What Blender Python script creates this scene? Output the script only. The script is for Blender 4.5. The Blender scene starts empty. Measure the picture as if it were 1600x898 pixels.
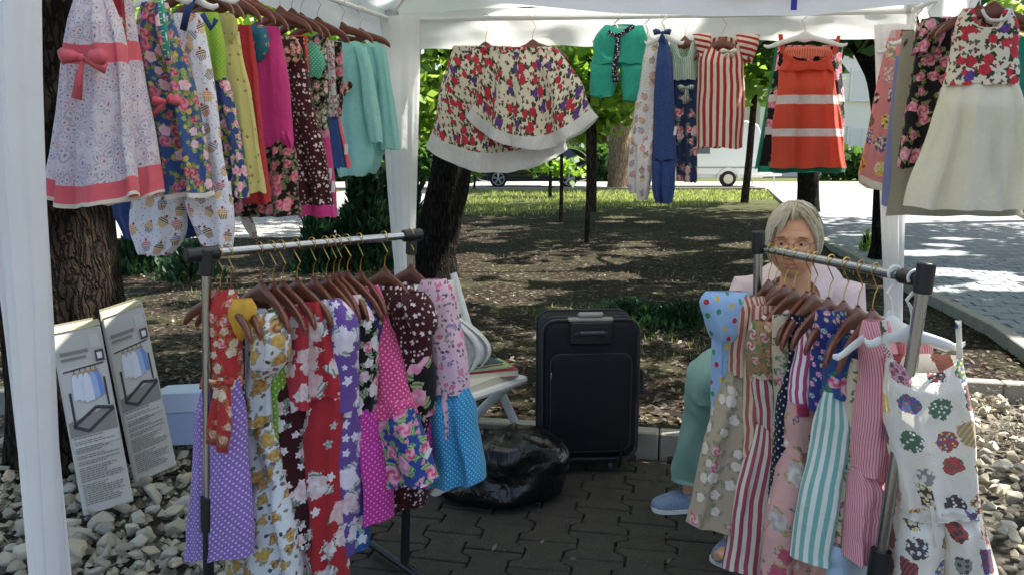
import bpy, bmesh, math, random
import numpy as np
from mathutils import Vector, Matrix, noise
R = math.radians
random.seed(7)
rng = np.random.default_rng(11)
scene = bpy.context.scene
COL = scene.collection

# ---------------------------------------------------------------- camera, sky, sun, exposure
CAM_H, FOC, TILT = 1.45, 1256.0, R(9.5)
cam_data = bpy.data.cameras.new("camera")
cam_data.sensor_width = 36.0
cam_data.lens = 36.0 * FOC / 1600.0
cam_data.clip_start = 0.05
cam_data.clip_end = 600.0
cam = bpy.data.objects.new("camera", cam_data)
COL.objects.link(cam)
cam.location = (0, 0, CAM_H)
cam.rotation_euler = (R(90) - TILT, 0, 0)
scene.camera = cam

SUN_TO = Vector((0.60, 0.22, 0.98)).normalized()
world = bpy.data.worlds.new("World")
scene.world = world
world.use_nodes = True
wn = world.node_tree
sky = wn.nodes.new("ShaderNodeTexSky")
sky.sky_type = 'NISHITA'
sky.sun_disc = False
sky.sun_elevation = math.asin(SUN_TO.z)
sky.sun_rotation = math.atan2(SUN_TO.x, SUN_TO.y)
sky.air_density, sky.dust_density, sky.ozone_density = 1.0, 2.5, 1.0
bg = wn.nodes["Background"]
wn.links.new(sky.outputs[0], bg.inputs[0])
bg.inputs[1].default_value = 0.095
sl = bpy.data.lights.new("sun", 'SUN')
sl.energy = 5.0
sl.angle = R(0.55)
sl.color = (1.0, 0.95, 0.87)
sun = bpy.data.objects.new("sun", sl)
COL.objects.link(sun)
sun.rotation_euler = SUN_TO.to_track_quat('Z', 'Y').to_euler()
sun.location = (8, 2, 14)
scene.view_settings.view_transform = 'Standard'
scene.view_settings.look = 'None'
scene.view_settings.exposure = 1.75
scene.view_settings.gamma = 1.0
scene.cycles.max_bounces = 8
scene.cycles.diffuse_bounces = 4
scene.cycles.transmission_bounces = 6
scene.cycles.transparent_max_bounces = 8

# ---------------------------------------------------------------- measuring helpers (photo pixel -> place)
CF = Vector((0, math.cos(TILT), -math.sin(TILT)))
CU = Vector((0, math.sin(TILT), math.cos(TILT)))
CPOS = Vector((0, 0, CAM_H))
def ray(px, py):
    return CF + Vector((1, 0, 0)) * ((px - 800) / FOC) - CU * ((py - 449) / FOC)
def P(px, py, Y):
    d = ray(px, py)
    return CPOS + d * (Y / d.y)
def G(px, py, z=0.0):
    d = ray(px, py)
    return CPOS + d * ((z - CAM_H) / d.z)
def hit(px, py, A, yaw):
    n = Vector((math.sin(yaw), math.cos(yaw), 0))
    d = ray(px, py)
    return CPOS + d * (n.dot(Vector((A[0], A[1], 0)) - Vector((0, 0, 0))) / n.dot(d))
def hitf(px, py, A, yaw, dy):
    return hit(px, py, (A[0], A[1] + dy), yaw)
def c3(h):
    if isinstance(h, (tuple, list)):
        return tuple(h)[:3]
    h = h.lstrip('#')
    v = [int(h[i:i + 2], 16) / 255 for i in (0, 2, 4)]
    return tuple(x / 12.92 if x <= 0.04045 else ((x + 0.055) / 1.055) ** 2.4 for x in v)
def c4(h):
    return c3(h) + (1.0,)

# ---------------------------------------------------------------- object helpers
def tag(o, label=None, cat=None, group=None, kind=None):
    if label: o['label'] = label
    if cat: o['category'] = cat
    if group: o['group'] = group
    if kind: o['kind'] = kind
    return o
def thing(name, loc, label, cat, group=None):
    o = bpy.data.objects.new(name, None)
    o.empty_display_size = 0.05
    COL.objects.link(o)
    o.location = Vector(loc)
    return tag(o, label, cat, group)
def adopt(o, parent):
    if parent is not None:
        o.parent = parent
        m = Matrix.Identity(4)
        p = parent
        while p is not None:
            if p.type == 'EMPTY':
                m = Matrix.Translation(p.location)
            p = p.parent
        o.matrix_parent_inverse = m.inverted() if parent.type == 'EMPTY' else Matrix.Identity(4)
    return o
def mesh_obj(name, me, mats, parent=None, smooth=True):
    if not isinstance(mats, (list, tuple)): mats = [mats]
    for m in mats: me.materials.append(m)
    if smooth and len(me.polygons):
        me.polygons.foreach_set('use_smooth', [True] * len(me.polygons))
    o = bpy.data.objects.new(name, me)
    COL.objects.link(o)
    return adopt(o, parent)
def fast_quads(name, V, n_per=4):
    """V: (n,4,3) array -> mesh of separate quads"""
    V = np.asarray(V, dtype=np.float32)
    n = V.shape[0]
    me = bpy.data.meshes.new(name)
    me.vertices.add(n * n_per)
    me.vertices.foreach_set('co', V.reshape(-1))
    me.loops.add(n * n_per)
    me.loops.foreach_set('vertex_index', np.arange(n * n_per, dtype=np.int32))
    me.polygons.add(n)
    me.polygons.foreach_set('loop_start', np.arange(0, n * n_per, n_per, dtype=np.int32))
    me.polygons.foreach_set('loop_total', np.full(n, n_per, dtype=np.int32))
    me.update(calc_edges=True)
    return me
def copy_tree(o, parent=None):
    c = o.copy()
    COL.objects.link(c)
    if parent is not None:
        c.parent = parent
    for ch in o.children:
        copy_tree(ch, c)
    return c

class MB:
    def __init__(self):
        self.v, self.f, self.mi = [], [], []
        self.cur = 0
    def face(self, idx):
        self.f.append(tuple(idx)); self.mi.append(self.cur)
    def poly(self, pts):
        b = len(self.v)
        self.v += [tuple(p) for p in pts]
        self.face(range(b, b + len(pts)))
    def box(self, c, s, rot=None):
        b = len(self.v)
        c = Vector(c)
        for x in (-.5, .5):
            for y in (-.5, .5):
                for z in (-.5, .5):
                    p = Vector((x * s[0], y * s[1], z * s[2]))
                    if rot is not None: p = rot @ p
                    self.v.append(tuple(c + p))
        for q in ((0,1,3,2),(4,6,7,5),(0,4,5,1),(2,3,7,6),(0,2,6,4),(1,5,7,3)):
            self.face([b + i for i in q])
    def prism(self, O, e1, e2, e3):
        """parallelepiped at corner O"""
        b = len(self.v)
        for i in (0, 1):
            for j in (0, 1):
                for k in (0, 1):
                    self.v.append(tuple(O + e1 * i + e2 * j + e3 * k))
        for q in ((0,1,3,2),(4,6,7,5),(0,4,5,1),(2,3,7,6),(0,2,6,4),(1,5,7,3)):
            self.face([b + i for i in q])
    def tube(self, pts, r, seg=8, caps=True, closed=False, flat=1.0, up=None):
        pts = [Vector(p) for p in pts]
        n = len(pts)
        if not isinstance(r, (list, tuple)): r = [r] * n
        b = len(self.v)
        t0 = (pts[1] - pts[0]).normalized()
        ref = Vector(up) if up is not None else (Vector((0, 0, 1)) if abs(t0.z) < .9 else Vector((1, 0, 0)))
        nrm = (ref - t0 * ref.dot(t0)).normalized()
        for i, p in enumerate(pts):
            if i == 0: t = (pts[1] - pts[0])
            elif i == n - 1: t = (pts[-1] - pts[-2])
            else: t = (pts[i + 1] - pts[i - 1])
            t.normalize()
            nrm = nrm - t * nrm.dot(t)
            if nrm.length < 1e-6: nrm = t.orthogonal()
            nrm.normalize()
            bi = t.cross(nrm)
            for k in range(seg):
                a = 2 * math.pi * k / seg
                self.v.append(tuple(p + nrm * (math.cos(a) * r[i]) + bi * (math.sin(a) * r[i] * flat)))
        for i in range(n - 1):
            for k in range(seg):
                k2 = (k + 1) % seg
                self.face((b + i * seg + k, b + i * seg + k2, b + (i + 1) * seg + k2, b + (i + 1) * seg + k))
        if caps:
            self.face([b + k for k in range(seg)][::-1])
            self.face([b + (n - 1) * seg + k for k in range(seg)])
    def rings(self, rings, caps=True):
        """rings: list of equal-length point lists"""
        b = len(self.v); m = len(rings[0])
        for rg in rings: self.v += [tuple(p) for p in rg]
        for i in range(len(rings) - 1):
            for k in range(m):
                k2 = (k + 1) % m
                self.face((b + i*m + k, b + i*m + k2, b + (i+1)*m + k2, b + (i+1)*m + k))
        if caps:
            self.face([b + k for k in range(m)][::-1])
            self.face([b + (len(rings)-1)*m + k for k in range(m)])
    def ellipsoid(self, c, s, nu=16, nv=10, rot=None):
        c = Vector(c); rg = []
        for i in range(nv + 1):
            th = math.pi * (i + .02) / (nv + .04)
            row = []
            for k in range(nu):
                a = 2 * math.pi * k / nu
                p = Vector((s[0]*math.sin(th)*math.cos(a), s[1]*math.sin(th)*math.sin(a), s[2]*math.cos(th)))
                if rot is not None: p = rot @ p
                row.append(c + p)
            rg.append(row)
        self.rings(rg)
    def build(self, name, mats, parent=None, smooth=True, bevel=None, bseg=2):
        me = bpy.data.meshes.new(name)
        me.from_pydata(self.v, [], self.f)
        if not isinstance(mats, (list, tuple)): mats = [mats]
        o = mesh_obj(name, me, mats, parent, smooth)
        me.polygons.foreach_set('material_index', self.mi)
        bm = bmesh.new(); bm.from_mesh(me)
        bmesh.ops.recalc_face_normals(bm, faces=bm.faces)
        if smooth:
            for e in bm.edges:
                if len(e.link_faces) == 2 and e.calc_face_angle(0) > R(38): e.smooth = False
        bm.to_mesh(me); bm.free()
        if bevel:
            md = o.modifiers.new('bevel', 'BEVEL'); md.width = bevel; md.segments = bseg; md.limit_method = 'ANGLE'; md.angle_limit = R(40)
        return o
# ---------------------------------------------------------------- materials
class X:
    """a socket with arithmetic"""
    def __init__(s, b, k): s.b, s.k = b, k
    def __add__(s, o): return s.b.m('ADD', s, o)
    def __radd__(s, o): return s.b.m('ADD', s, o)
    def __sub__(s, o): return s.b.m('SUBTRACT', s, o)
    def __rsub__(s, o): return s.b.m('SUBTRACT', o, s)
    def __mul__(s, o): return s.b.m('MULTIPLY', s, o)
    def __rmul__(s, o): return s.b.m('MULTIPLY', s, o)
    def __truediv__(s, o): return s.b.m('DIVIDE', s, o)
    def __lt__(s, o): return s.b.m('LESS_THAN', s, o)
    def __gt__(s, o): return s.b.m('GREATER_THAN', s, o)
class MatB:
    def __init__(s, name):
        s.mat = bpy.data.materials.new(name)
        s.mat.use_nodes = True
        s.nt = s.mat.node_tree
        s.pb = s.nt.nodes['Principled BSDF']
        s.out = s.nt.nodes['Material Output']
    def n(s, t, **kw):
        nd = s.nt.nodes.new(t)
        for k, v in kw.items(): setattr(nd, k, v)
        return nd
    def put(s, inp, v):
        if isinstance(v, X): s.nt.links.new(v.k, inp)
        elif isinstance(v, (str, tuple, list)) and inp.type == 'RGBA': inp.default_value = c4(v)
        else: inp.default_value = v
    def m(s, op, a, b=None, c=None, clamp=False):
        nd = s.n('ShaderNodeMath', operation=op, use_clamp=clamp)
        s.put(nd.inputs[0], a)
        if b is not None: s.put(nd.inputs[1], b)
        if c is not None: s.put(nd.inputs[2], c)
        return X(s, nd.outputs[0])
    def mix(s, f, a, b, mode='MIX'):
        nd = s.n('ShaderNodeMix', data_type='RGBA', blend_type=mode)
        s.put(nd.inputs[0], f); s.put(nd.inputs[6], a); s.put(nd.inputs[7], b)
        return X(s, nd.outputs[2])
    def ramp(s, f, stops, const=False):
        nd = s.n('ShaderNodeValToRGB')
        cr = nd.color_ramp
        if const: cr.interpolation = 'CONSTANT'
        while len(cr.elements) < len(stops): cr.elements.new(.5)
        for e, (p, c) in zip(cr.elements, stops):
            e.position = p; e.color = c4(c)
        s.put(nd.inputs[0], f)
        return X(s, nd.outputs[0])
    def pick(s, f, cols):
        return s.ramp(f, [(i / len(cols), c) for i, c in enumerate(cols)], True)
    def uv(s): return X(s, s.n('ShaderNodeTexCoord').outputs['UV'])
    def obj(s): return X(s, s.n('ShaderNodeTexCoord').outputs['Object'])
    def pos(s): return X(s, s.n('ShaderNodeNewGeometry').outputs['Position'])
    def island(s): return X(s, s.n('ShaderNodeNewGeometry').outputs['Random Per Island'])
    def orand(s): return X(s, s.n('ShaderNodeObjectInfo').outputs['Random'])
    def vec(s, v, loc=(0,0,0), rot=(0,0,0), scale=(1,1,1)):
        nd = s.n('ShaderNodeMapping')
        s.put(nd.inputs[0], v); nd.inputs[1].default_value = loc; nd.inputs[2].default_value = rot; nd.inputs[3].default_value = scale
        return X(s, nd.outputs[0])
    def vadd(s, a, b, op='ADD'):
        nd = s.n('ShaderNodeVectorMath', operation=op)
        s.put(nd.inputs[0], a); s.put(nd.inputs[1], b)
        return X(s, nd.outputs[0])
    def xy(s, v):
        nd = s.n('ShaderNodeSeparateXYZ'); s.put(nd.inputs[0], v)
        return X(s, nd.outputs[0]), X(s, nd.outputs[1]), X(s, nd.outputs[2])
    def rgb(s, v):
        nd = s.n('ShaderNodeSeparateColor'); s.put(nd.inputs[0], v)
        return X(s, nd.outputs[0]), X(s, nd.outputs[1]), X(s, nd.outputs[2])
    def noise(s, v, scale, detail=3, rough=.5, dist=0, col=False):
        nd = s.n('ShaderNodeTexNoise')
        if v is not None: s.put(nd.inputs['Vector'], v)
        nd.inputs['Scale'].default_value = scale; nd.inputs['Detail'].default_value = detail
        nd.inputs['Roughness'].default_value = rough; nd.inputs['Distortion'].default_value = dist
        return X(s, nd.outputs[1 if col else 0])
    def vor(s, v, scale=1, rand=1, dim='2D', feature='F1'):
        nd = s.n('ShaderNodeTexVoronoi', voronoi_dimensions=dim, feature=feature)
        s.put(nd.inputs['Vector'], v); nd.inputs['Scale'].default_value = scale; nd.inputs['Randomness'].default_value = rand
        return nd
    def bump(s, h, strength=.3, dist=.01):
        nd = s.n('ShaderNodeBump'); s.put(nd.inputs['Height'], h)
        nd.inputs['Strength'].default_value = strength; nd.inputs['Distance'].default_value = dist
        s.nt.links.new(nd.outputs[0], s.pb.inputs['Normal'])
        return nd
    def set(s, col=None, rough=None, metal=None, spec=None, **kw):
        if col is not None: s.put(s.pb.inputs['Base Color'], col)
        if rough is not None: s.put(s.pb.inputs['Roughness'], rough)
        if metal is not None: s.put(s.pb.inputs['Metallic'], metal)
        if spec is not None: s.put(s.pb.inputs['Specular IOR Level'], spec)
        for k, v in kw.items(): s.put(s.pb.inputs[k.replace('_', ' ')], v)
        return s
    def translucent(s, f, col):
        tr = s.n('ShaderNodeBsdfTranslucent'); s.put(tr.inputs[0], col)
        mx = s.n('ShaderNodeMixShader'); mx.inputs[0].default_value = f
        s.nt.links.new(s.pb.outputs[0], mx.inputs[1]); s.nt.links.new(tr.outputs[0], mx.inputs[2])
        s.nt.links.new(mx.outputs[0], s.out.inputs['Surface'])
        return s

# ---- cloth prints: each takes (b, uv) with uv in metres and gives a colour
def plain(c):
    def f(b, uv):
        return b.mix(b.m('MULTIPLY', b.noise(uv, 9, 3), .35), c, tuple(x * .8 for x in c3(c)))
    return f
def dots(base, dc, per=.016, r=.26, rot=45, multi=None):
    def f(b, uv):
        v = b.vec(uv, rot=(0, 0, R(rot)), scale=(1/per, 1/per, 1))
        vo = b.vor(v, 1, 0.0 if not multi else .35)
        mask = X(b, vo.outputs['Distance']) < r
        col = dc if not multi else b.pick(b.rgb(X(b, vo.outputs['Color']))[0], multi)
        return b.mix(mask, base, col)
    return f
def stripes(c1, c2, per=.02, ratio=.5, ang=0, c3_=None):
    def f(b, uv):
        v = b.vec(uv, rot=(0, 0, R(ang)), scale=(1/per, 1/per, 1))
        x = b.xy(v)[0] + 100.5
        fr = b.m('FRACT', x)
        col = b.mix(fr < ratio, c1, c2)
        if c3_:
            col = b.mix(b.m('FRACT', x * .5) < ratio * .5, col, c3_)
        return col
    return f
def floral(base, layers, wob=.14):
    def f(b, uv):
        col = base if isinstance(base, str) else base(b, uv)
        nz = b.noise(uv, 60, 2, col=True)
        nr = b.noise(uv, 130, 2, .7)
        for i, L in enumerate(layers):
            sc = L['n'] * L.get('k', 1.45)
            v = b.vec(uv, loc=(7.3 * i + .37, 3.1 * i + .11, 0), scale=(sc, sc, 1))
            v = b.vadd(v, b.vec(nz, loc=(-.5 * wob, -.5 * wob, 0), scale=(wob, wob, 0)))
            vo = b.vor(v, 1, L.get('rand', .85))
            loc = b.vadd(v, X(b, vo.outputs['Position']), 'SUBTRACT')
            lx, ly, _ = b.xy(loc)
            r = X(b, vo.outputs['Distance'])
            th = b.m('ARCTAN2', ly, lx)
            r1, r2, r3 = b.rgb(X(b, vo.outputs['Color']))
            rad = L.get('r', .3)
            pet = L.get('pet', 5)
            Rr = (r1 * .6 + .65) * rad * (.62 + nr * .76) * (1.0 + b.m('SINE', th * pet + r1 * 40) * L.get('wave', .16) * .55)
            pres = r2 < L.get('dens', .8)
            if 'leaf' in L:
                lm = (r < Rr * L.get('lr', 1.75)) * (b.m('SINE', th * 3.0 + r3 * 30) > L.get('lt', .15)) * pres
                lc = b.mix(b.m('SINE', r * (16 / max(rad, .1)) + th * 6) * .5 + .5, L['leaf'], L.get('leaf2', L['leaf']))
                col = b.mix(lm, col, lc)
            sw = b.m('SINE', r * (9.0 / rad) * .55 + th * 2.0 + r3 * 9) * .5 + .5
            cs = L['c']
            fc = b.pick(r3, cs) if len(cs) > 1 else None
            light = L.get('hi', '#f4e6e6')
            fc = b.mix(sw * L.get('hiamt', .65), fc if fc else cs[0], light)
            if 'eye' in L:
                fc = b.mix(r < Rr * .3, fc, L['eye'])
            col = b.mix((r < Rr) * pres, col, fc)
        return col
    return f
def cupcakes(base='#eeeef2', n=15):
    def f(b, uv):
        v = b.vec(uv, scale=(n, n, 1))
        vo = b.vor(v, 1, .55)
        loc = b.vadd(v, X(b, vo.outputs['Position']), 'SUBTRACT')
        r1, r2, r3 = b.rgb(X(b, vo.outputs['Color']))
        nd = b.n('ShaderNodeVectorRotate', rotation_type='Z_AXIS')
        b.put(nd.inputs['Vector'], loc); b.put(nd.inputs['Angle'], r1 * 1.6 - .8)
        lx, ly, _ = b.xy(X(b, nd.outputs[0]))
        ax = b.m('ABSOLUTE', lx)
        cup = (ax < ly * .35 + .27) * (ly < .02) * (ly > -.28)
        st = b.m('SINE', lx * 70) > 0
        col = b.mix(cup, base, b.mix(st, b.pick(r2, ['#c98f3a', '#3f5f8f', '#b0485a', '#5a3a2c', '#d8b040']), '#e6d2b8'))
        ly2 = ly - .04
        top = (b.m('SQRT', lx * lx + ly2 * ly2 * 1.3) < .29) * (ly > .0)
        tc = b.mix(b.m('SINE', ly * 60) > .3, b.pick(r3, ['#6b4030', '#d0607a', '#4e7fae', '#5c4038', '#e0a04a']), '#e8d8c8')
        col = b.mix(top, col, tc)
        ch = (b.m('SQRT', lx * lx + (ly - .36) * (ly - .36)) < .07)
        col = b.mix(ch, col, '#b02030')
        v2 = b.vor(b.vec(uv, scale=(n * 3.3, n * 3.3, 1)), 1, 1)
        sm = (X(b, v2.outputs['Distance']) < .11) * (1.0 - top) * (1.0 - cup)
        return b.mix(sm, col, '#8890b8')
    return f
def patches(base='#efece4', n=12.5):
    def f(b, uv):
        v = b.vec(uv, scale=(n, n, 1))
        vo = b.vor(v, 1, .6)
        nz = b.noise(uv, 55, 3, .7)
        loc = b.vadd(v, X(b, vo.outputs['Position']), 'SUBTRACT')
        lx, ly, _ = b.xy(loc)
        r1, r2, r3 = b.rgb(X(b, vo.outputs['Color']))
        rr = X(b, vo.outputs['Distance'])
        mx = b.m('MAXIMUM', b.m('ABSOLUTE', lx) * 1.25, b.m('ABSOLUTE', ly) * .8)
        useb = r2 > .66
        d = rr * (1.0 - useb) + mx * useb * 1.1
        inside = d < (r1 * .13 + .27) * (.45 + nz * 1.1)
        q = b.m('FRACT', r3 * 5.37 + r1 * 3.1)
        main = b.pick(q, ['#a81822', '#dcb92a', '#3a529c', '#2c1c1c', '#c08a98', '#e0c030', '#7a2030', '#b01c26', '#3a6a50', '#35201c', '#8a8a86'])
        q2 = b.m('FRACT', q * 7.31)
        sub = b.pick(q2, ['#20222c', '#e8e4da', '#b02028', '#30479c', '#2e6040', '#e8dcc0', '#d8b030'])
        sub2 = b.pick(b.m('FRACT', q2 * 3.7), ['#e8e4da', '#c03040', '#2a3f78', '#e0c040'])
        ss = (b.m('SINE', (lx * .8 + ly * .5) * 55) > .1)
        chk = (b.m('SINE', lx * 60) * b.m('SINE', ly * 60)) > 0
        va = b.vor(b.vec(uv, scale=(n * 5, n * 5, 1)), 1, 1)
        vc = b.vor(b.vec(uv, loc=(3, 5, 0), scale=(n * 6.5, n * 6.5, 1)), 1, 1)
        sel = r1 > .86
        sel2 = (r1 > .72) * (1.0 - sel)
        rest = (1.0 - sel) * (1.0 - sel2)
        col = b.mix((ss * sel + chk * sel2 + (X(b, va.outputs['Distance']) < .34) * rest) * .9, main, sub)
        col = b.mix((X(b, vc.outputs['Distance']) < .24) * rest * (r1 > .15), col, sub2)
        return b.mix(inside * (r2 < .96) * .92, base, col)
    return f
def swirl_print(base, cols, n=26):
    def f(b, uv):
        nz = b.noise(uv, n * .35, 2, col=True)
        v = b.vadd(b.vec(uv, scale=(n, n, 1)), b.vec(nz, scale=(2.2, 2.2, 0)))
        vo = b.vor(v, 1, 1)
        d = X(b, vo.outputs['Distance'])
        ring = b.m('SINE', d * 16) > .1
        cc = b.pick(b.rgb(X(b, vo.outputs['Color']))[0], cols)
        col = b.mix(ring * .62, base, cc)
        return b.mix((d < .085), col, '#6d6478')
    return f
def mottle(c1, c2, n=70):
    def f(b, uv):
        return b.mix(b.m('MULTIPLY_ADD', b.noise(uv, n, 4, .7), 2.2, -.6, clamp=True), c1, c2)
    return f
_fab = {}
def fabric(key, pr=None, transl=.16, rough=.85, wr=.35, off=None):
    if key in _fab: return _fab[key]
    b = MatB('fabric_' + key)
    o = off or (rng.uniform(0, 3), rng.uniform(0, 3), 0)
    uv = b.vec(b.uv(), loc=o)
    col = pr(b, uv)
    hs = b.n('ShaderNodeHueSaturation'); hs.inputs['Saturation'].default_value = .95; b.put(hs.inputs['Color'], col); col = X(b, hs.outputs[0])
    b.set(col, rough, 0, .25)
    b.put(b.pb.inputs['Sheen Weight'], .12)
    tx = b.noise(b.uv(), 26, 4, .6, .9) * 1.0 + b.noise(b.vec(b.uv(), rot=(0, 0, .7), scale=(60, 14, 1)), 1, 3, .6, 1.2) * .6 + b.noise(b.uv(), 420, 2) * .12
    b.bump(tx, wr, .016)
    if transl: b.translucent(transl, col)
    _fab[key] = b.mat
    return b.mat
def simple(name, col, rough=.5, metal=0, spec=.5, bump=0, bscale=80, var=0, vscale=6, **kw):
    b = MatB(name)
    c = col
    if var:
        c = b.mix(b.m('MULTIPLY_ADD', b.noise(b.obj(), vscale, 5, .6), 1.6, -.3, clamp=True), tuple(x * (1 - var) for x in c3(col)), tuple(min(1, x * (1 + var)) for x in c3(col)))
    b.set(c, rough, metal, spec, **kw)
    if bump: b.bump(b.noise(b.obj(), bscale, 4, .6), bump, .004)
    return b.mat

M = {}
M['chrome'] = simple('chrome', '#a4a8aa', .2, 1.0, bump=.04, bscale=40)
M['brass'] = simple('brass_wire', '#c9a860', .3, 1.0)
M['steel_wire'] = simple('steel_wire', '#b8bcc0', .3, 1.0)
M['black_plastic'] = simple('black_plastic', '#17181a', .42, var=.3)
M['white_plastic'] = simple('white_plastic', '#dcdcd6', .35)
M['white_paint'] = simple('white_paint', '#d8d8d4', .4, var=.05)
def _wood():
    b = MatB('hanger_wood')
    v = b.vec(b.obj(), scale=(6, 6, 60))
    nz = b.noise(v, 4, 4, .6, .8)
    b.set(b.mix(nz, '#4a2418', '#7c452e'), .32, 0, .5)
    b.bump(nz, .08, .002)
    return b.mat
M['wood'] = _wood()
def _tent():
    b = MatB('tent_fabric')
    nz = b.noise(b.pos(), 5, 5, .6)
    col = b.mix(nz, '#e2e3e2', '#f2f2f1')
    b.set(col, .6, 0, .3)
    v = b.vec(b.pos(), scale=(400, 400, 400))
    b.bump(b.noise(b.pos(), 9, 5, .6, .5) + b.noise(b.pos(), 300, 1) * .06, .35, .02)
    b.translucent(.5, '#f0f0ef')
    return b.mat
M['tent'] = _tent()
def _bark(name, c1, c2, sc=1.0, lich=None):
    b = MatB(name)
    wob = b.vec(b.noise(b.obj(), 9 * sc, 4, col=True), loc=(-.03, -.03, -.06), scale=(.06, .06, .12))
    v = b.vec(b.vadd(b.obj(), wob), scale=(34 * sc, 34 * sc, 4.2 * sc))
    vo = b.vor(v, 1.0, 1, '3D', 'DISTANCE_TO_EDGE')
    crack = b.m('MULTIPLY', X(b, vo.outputs['Distance']), 5.0, clamp=True)
    st = b.noise(b.vec(b.obj(), scale=(90 * sc, 90 * sc, 22 * sc)), 1.0, 6, .75, .3)
    nz = b.noise(b.obj(), 4 * sc, 5, .65)
    h = crack * .7 + st * .6
    col = b.mix(b.m('MULTIPLY_ADD', crack * (st * .9 + .25), 1.4, -.2, clamp=True), c1, c2)
    col = b.mix(b.m('MULTIPLY_ADD', nz, 2.0, -.7, clamp=True) * .6, col, c1)
    col = b.mix(b.m('MULTIPLY_ADD', b.noise(b.obj(), 11, 4), 5, -3.0, clamp=True) * .35, col, '#7f8068')
    b.set(col, .95, 0, .12)
    b.bump(h, 1.0, .03)
    return b.mat
M['bark'] = _bark('bark_dark', '#0f0c0a', '#2e261f')
M['bark_left'] = _bark('bark_rough', '#15110d', '#453a31', 1.25)
M['bark_sapling'] = _bark('bark_sapling', '#221b15', '#594c3f')
M['bark_pale'] = _bark('bark_pale', '#6a5844', '#a8937a', .6)
def _leaf(name, cols, tr, tcol, tf=.5, rough=.45):
    b = MatB(name)
    col = b.ramp(b.island(), [(i / (len(cols) - 1), c) for i, c in enumerate(cols)])
    b.set(col, rough, 0, .35)
    tc = b.mix(.7, col, tcol)
    b.translucent(tf, tc)
    return b.mat
M['leaf'] = _leaf('leaf_bright', ['#33561c', '#4f7a26', '#6e9a34'], .5, '#a4c846')
M['leaf_dark'] = _leaf('leaf_dark', ['#21391a', '#304f22', '#44652c'], .4, '#5f8a34', .4)
M['leaf_far'] = _leaf('leaf_far', ['#4a7028', '#6c9238', '#8cac48'], .5, '#bcd65c')
M['conifer'] = _leaf('conifer_leaf', ['#142a1a', '#1e3a24', '#2a4a2c'], .2, '#3a6038', .2)
M['litter'] = _leaf('dry_leaf', ['#1b1612', '#2b241d', '#433a2f', '#5f5445', '#38312a', '#4d4134', '#857b6b'], .2, '#8a6a40', .15, .7)
M['grass'] = _leaf('grass_blade', ['#46562c', '#65743c', '#8b9156', '#a39d70'], .4, '#b4c25e', .4)
# ---------------------------------------------------------------- the setting: ground, gravel, patio, kerb, road, paths
SOIL = 0.07
TX = Vector((math.cos(R(11)), -math.sin(R(11)), 0))      # along the back of the tent
TY = Vector((math.sin(R(11)), math.cos(R(11)), 0))
K0 = Vector((-0.64, 3.98, 0))                             # where kerb and tent axis meet
def TP(a, b, z=0): return K0 + TX * a + TY * b + Vector((0, 0, z))

def _soil():
    b = MatB('soil')
    n1 = b.noise(b.pos(), 1.1, 5, .65); n2 = b.noise(b.pos(), 28, 5, .7)
    col = b.mix(n2, '#13100d', '#312a23')
    gr = b.m('MULTIPLY_ADD', n1, 5, -2.4, clamp=True)
    x, y, z = b.xy(b.pos())
    far = b.m('MULTIPLY_ADD', y, .11, -1.75, clamp=True)
    gm = b.m('MULTIPLY', gr * .35 + far * .8, n2 * .6 + .6, clamp=True)
    col = b.mix(gm, col, b.mix(n2, '#3a4226', '#6a7348'))
    v = b.vor(b.pos(), 34, 1, '3D')
    lf = X(b, v.outputs['Color'])
    lr = b.rgb(lf)[0]
    col = b.mix((lr > .72) * (1.0 - far) * .8, col, b.pick(b.rgb(lf)[1], ['#443a2e', '#2d261e', '#665d4e', '#3a332b']))
    b.set(col, .95, 0, .1)
    b.bump(n2 + X(b, v.outputs['Distance']) * .4, .8, .03)
    return b.mat
M['soil'] = _soil()
M['asphalt'] = simple('asphalt', '#8b8884', .9, bump=.3, bscale=60, var=.12, vscale=1.2)
M['asphalt_road'] = simple('asphalt_road', '#a09c97', .9, bump=.3, bscale=60, var=.08, vscale=.4)
M['concrete'] = simple('concrete', '#8d887e', .9, bump=.5, bscale=70, var=.25, vscale=9)
def _paver():
    b = MatB('paver_concrete')
    rnd = b.orand()
    nz = b.noise(b.pos(), 14, 6, .7); sp = b.noise(b.pos(), 240, 2, .8)
    col = b.mix(b.m('MULTIPLY_ADD', nz, 1.5, -.25, clamp=True), '#26251f', '#3f3d36')
    col = b.mix(rnd * .35, col, '#32312c')
    col = b.mix((sp > .66) * .5, col, '#a09a8c')
    col = b.mix(b.m('MULTIPLY_ADD', b.noise(b.pos(), 3.1, 3), 5, -2.9, clamp=True) * .6, col, '#24231d')
    b.set(col, .82, 0, .3)
    b.bump(nz * .5 + sp * .3, .6, .006)
    return b.mat
M['paver'] = _paver()
def _paver_blue():
    b = MatB('paver_grey_blue')
    rnd = b.orand(); nz = b.noise(b.pos(), 10, 6, .7)
    col = b.mix(nz, '#6d7176', '#9a9ea2')
    col = b.mix(rnd * .5, col, '#7d8084')
    b.set(col, .85, 0, .3); b.bump(nz, .4, .01)
    return b.mat
M['paver_blue'] = _paver_blue()
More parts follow.
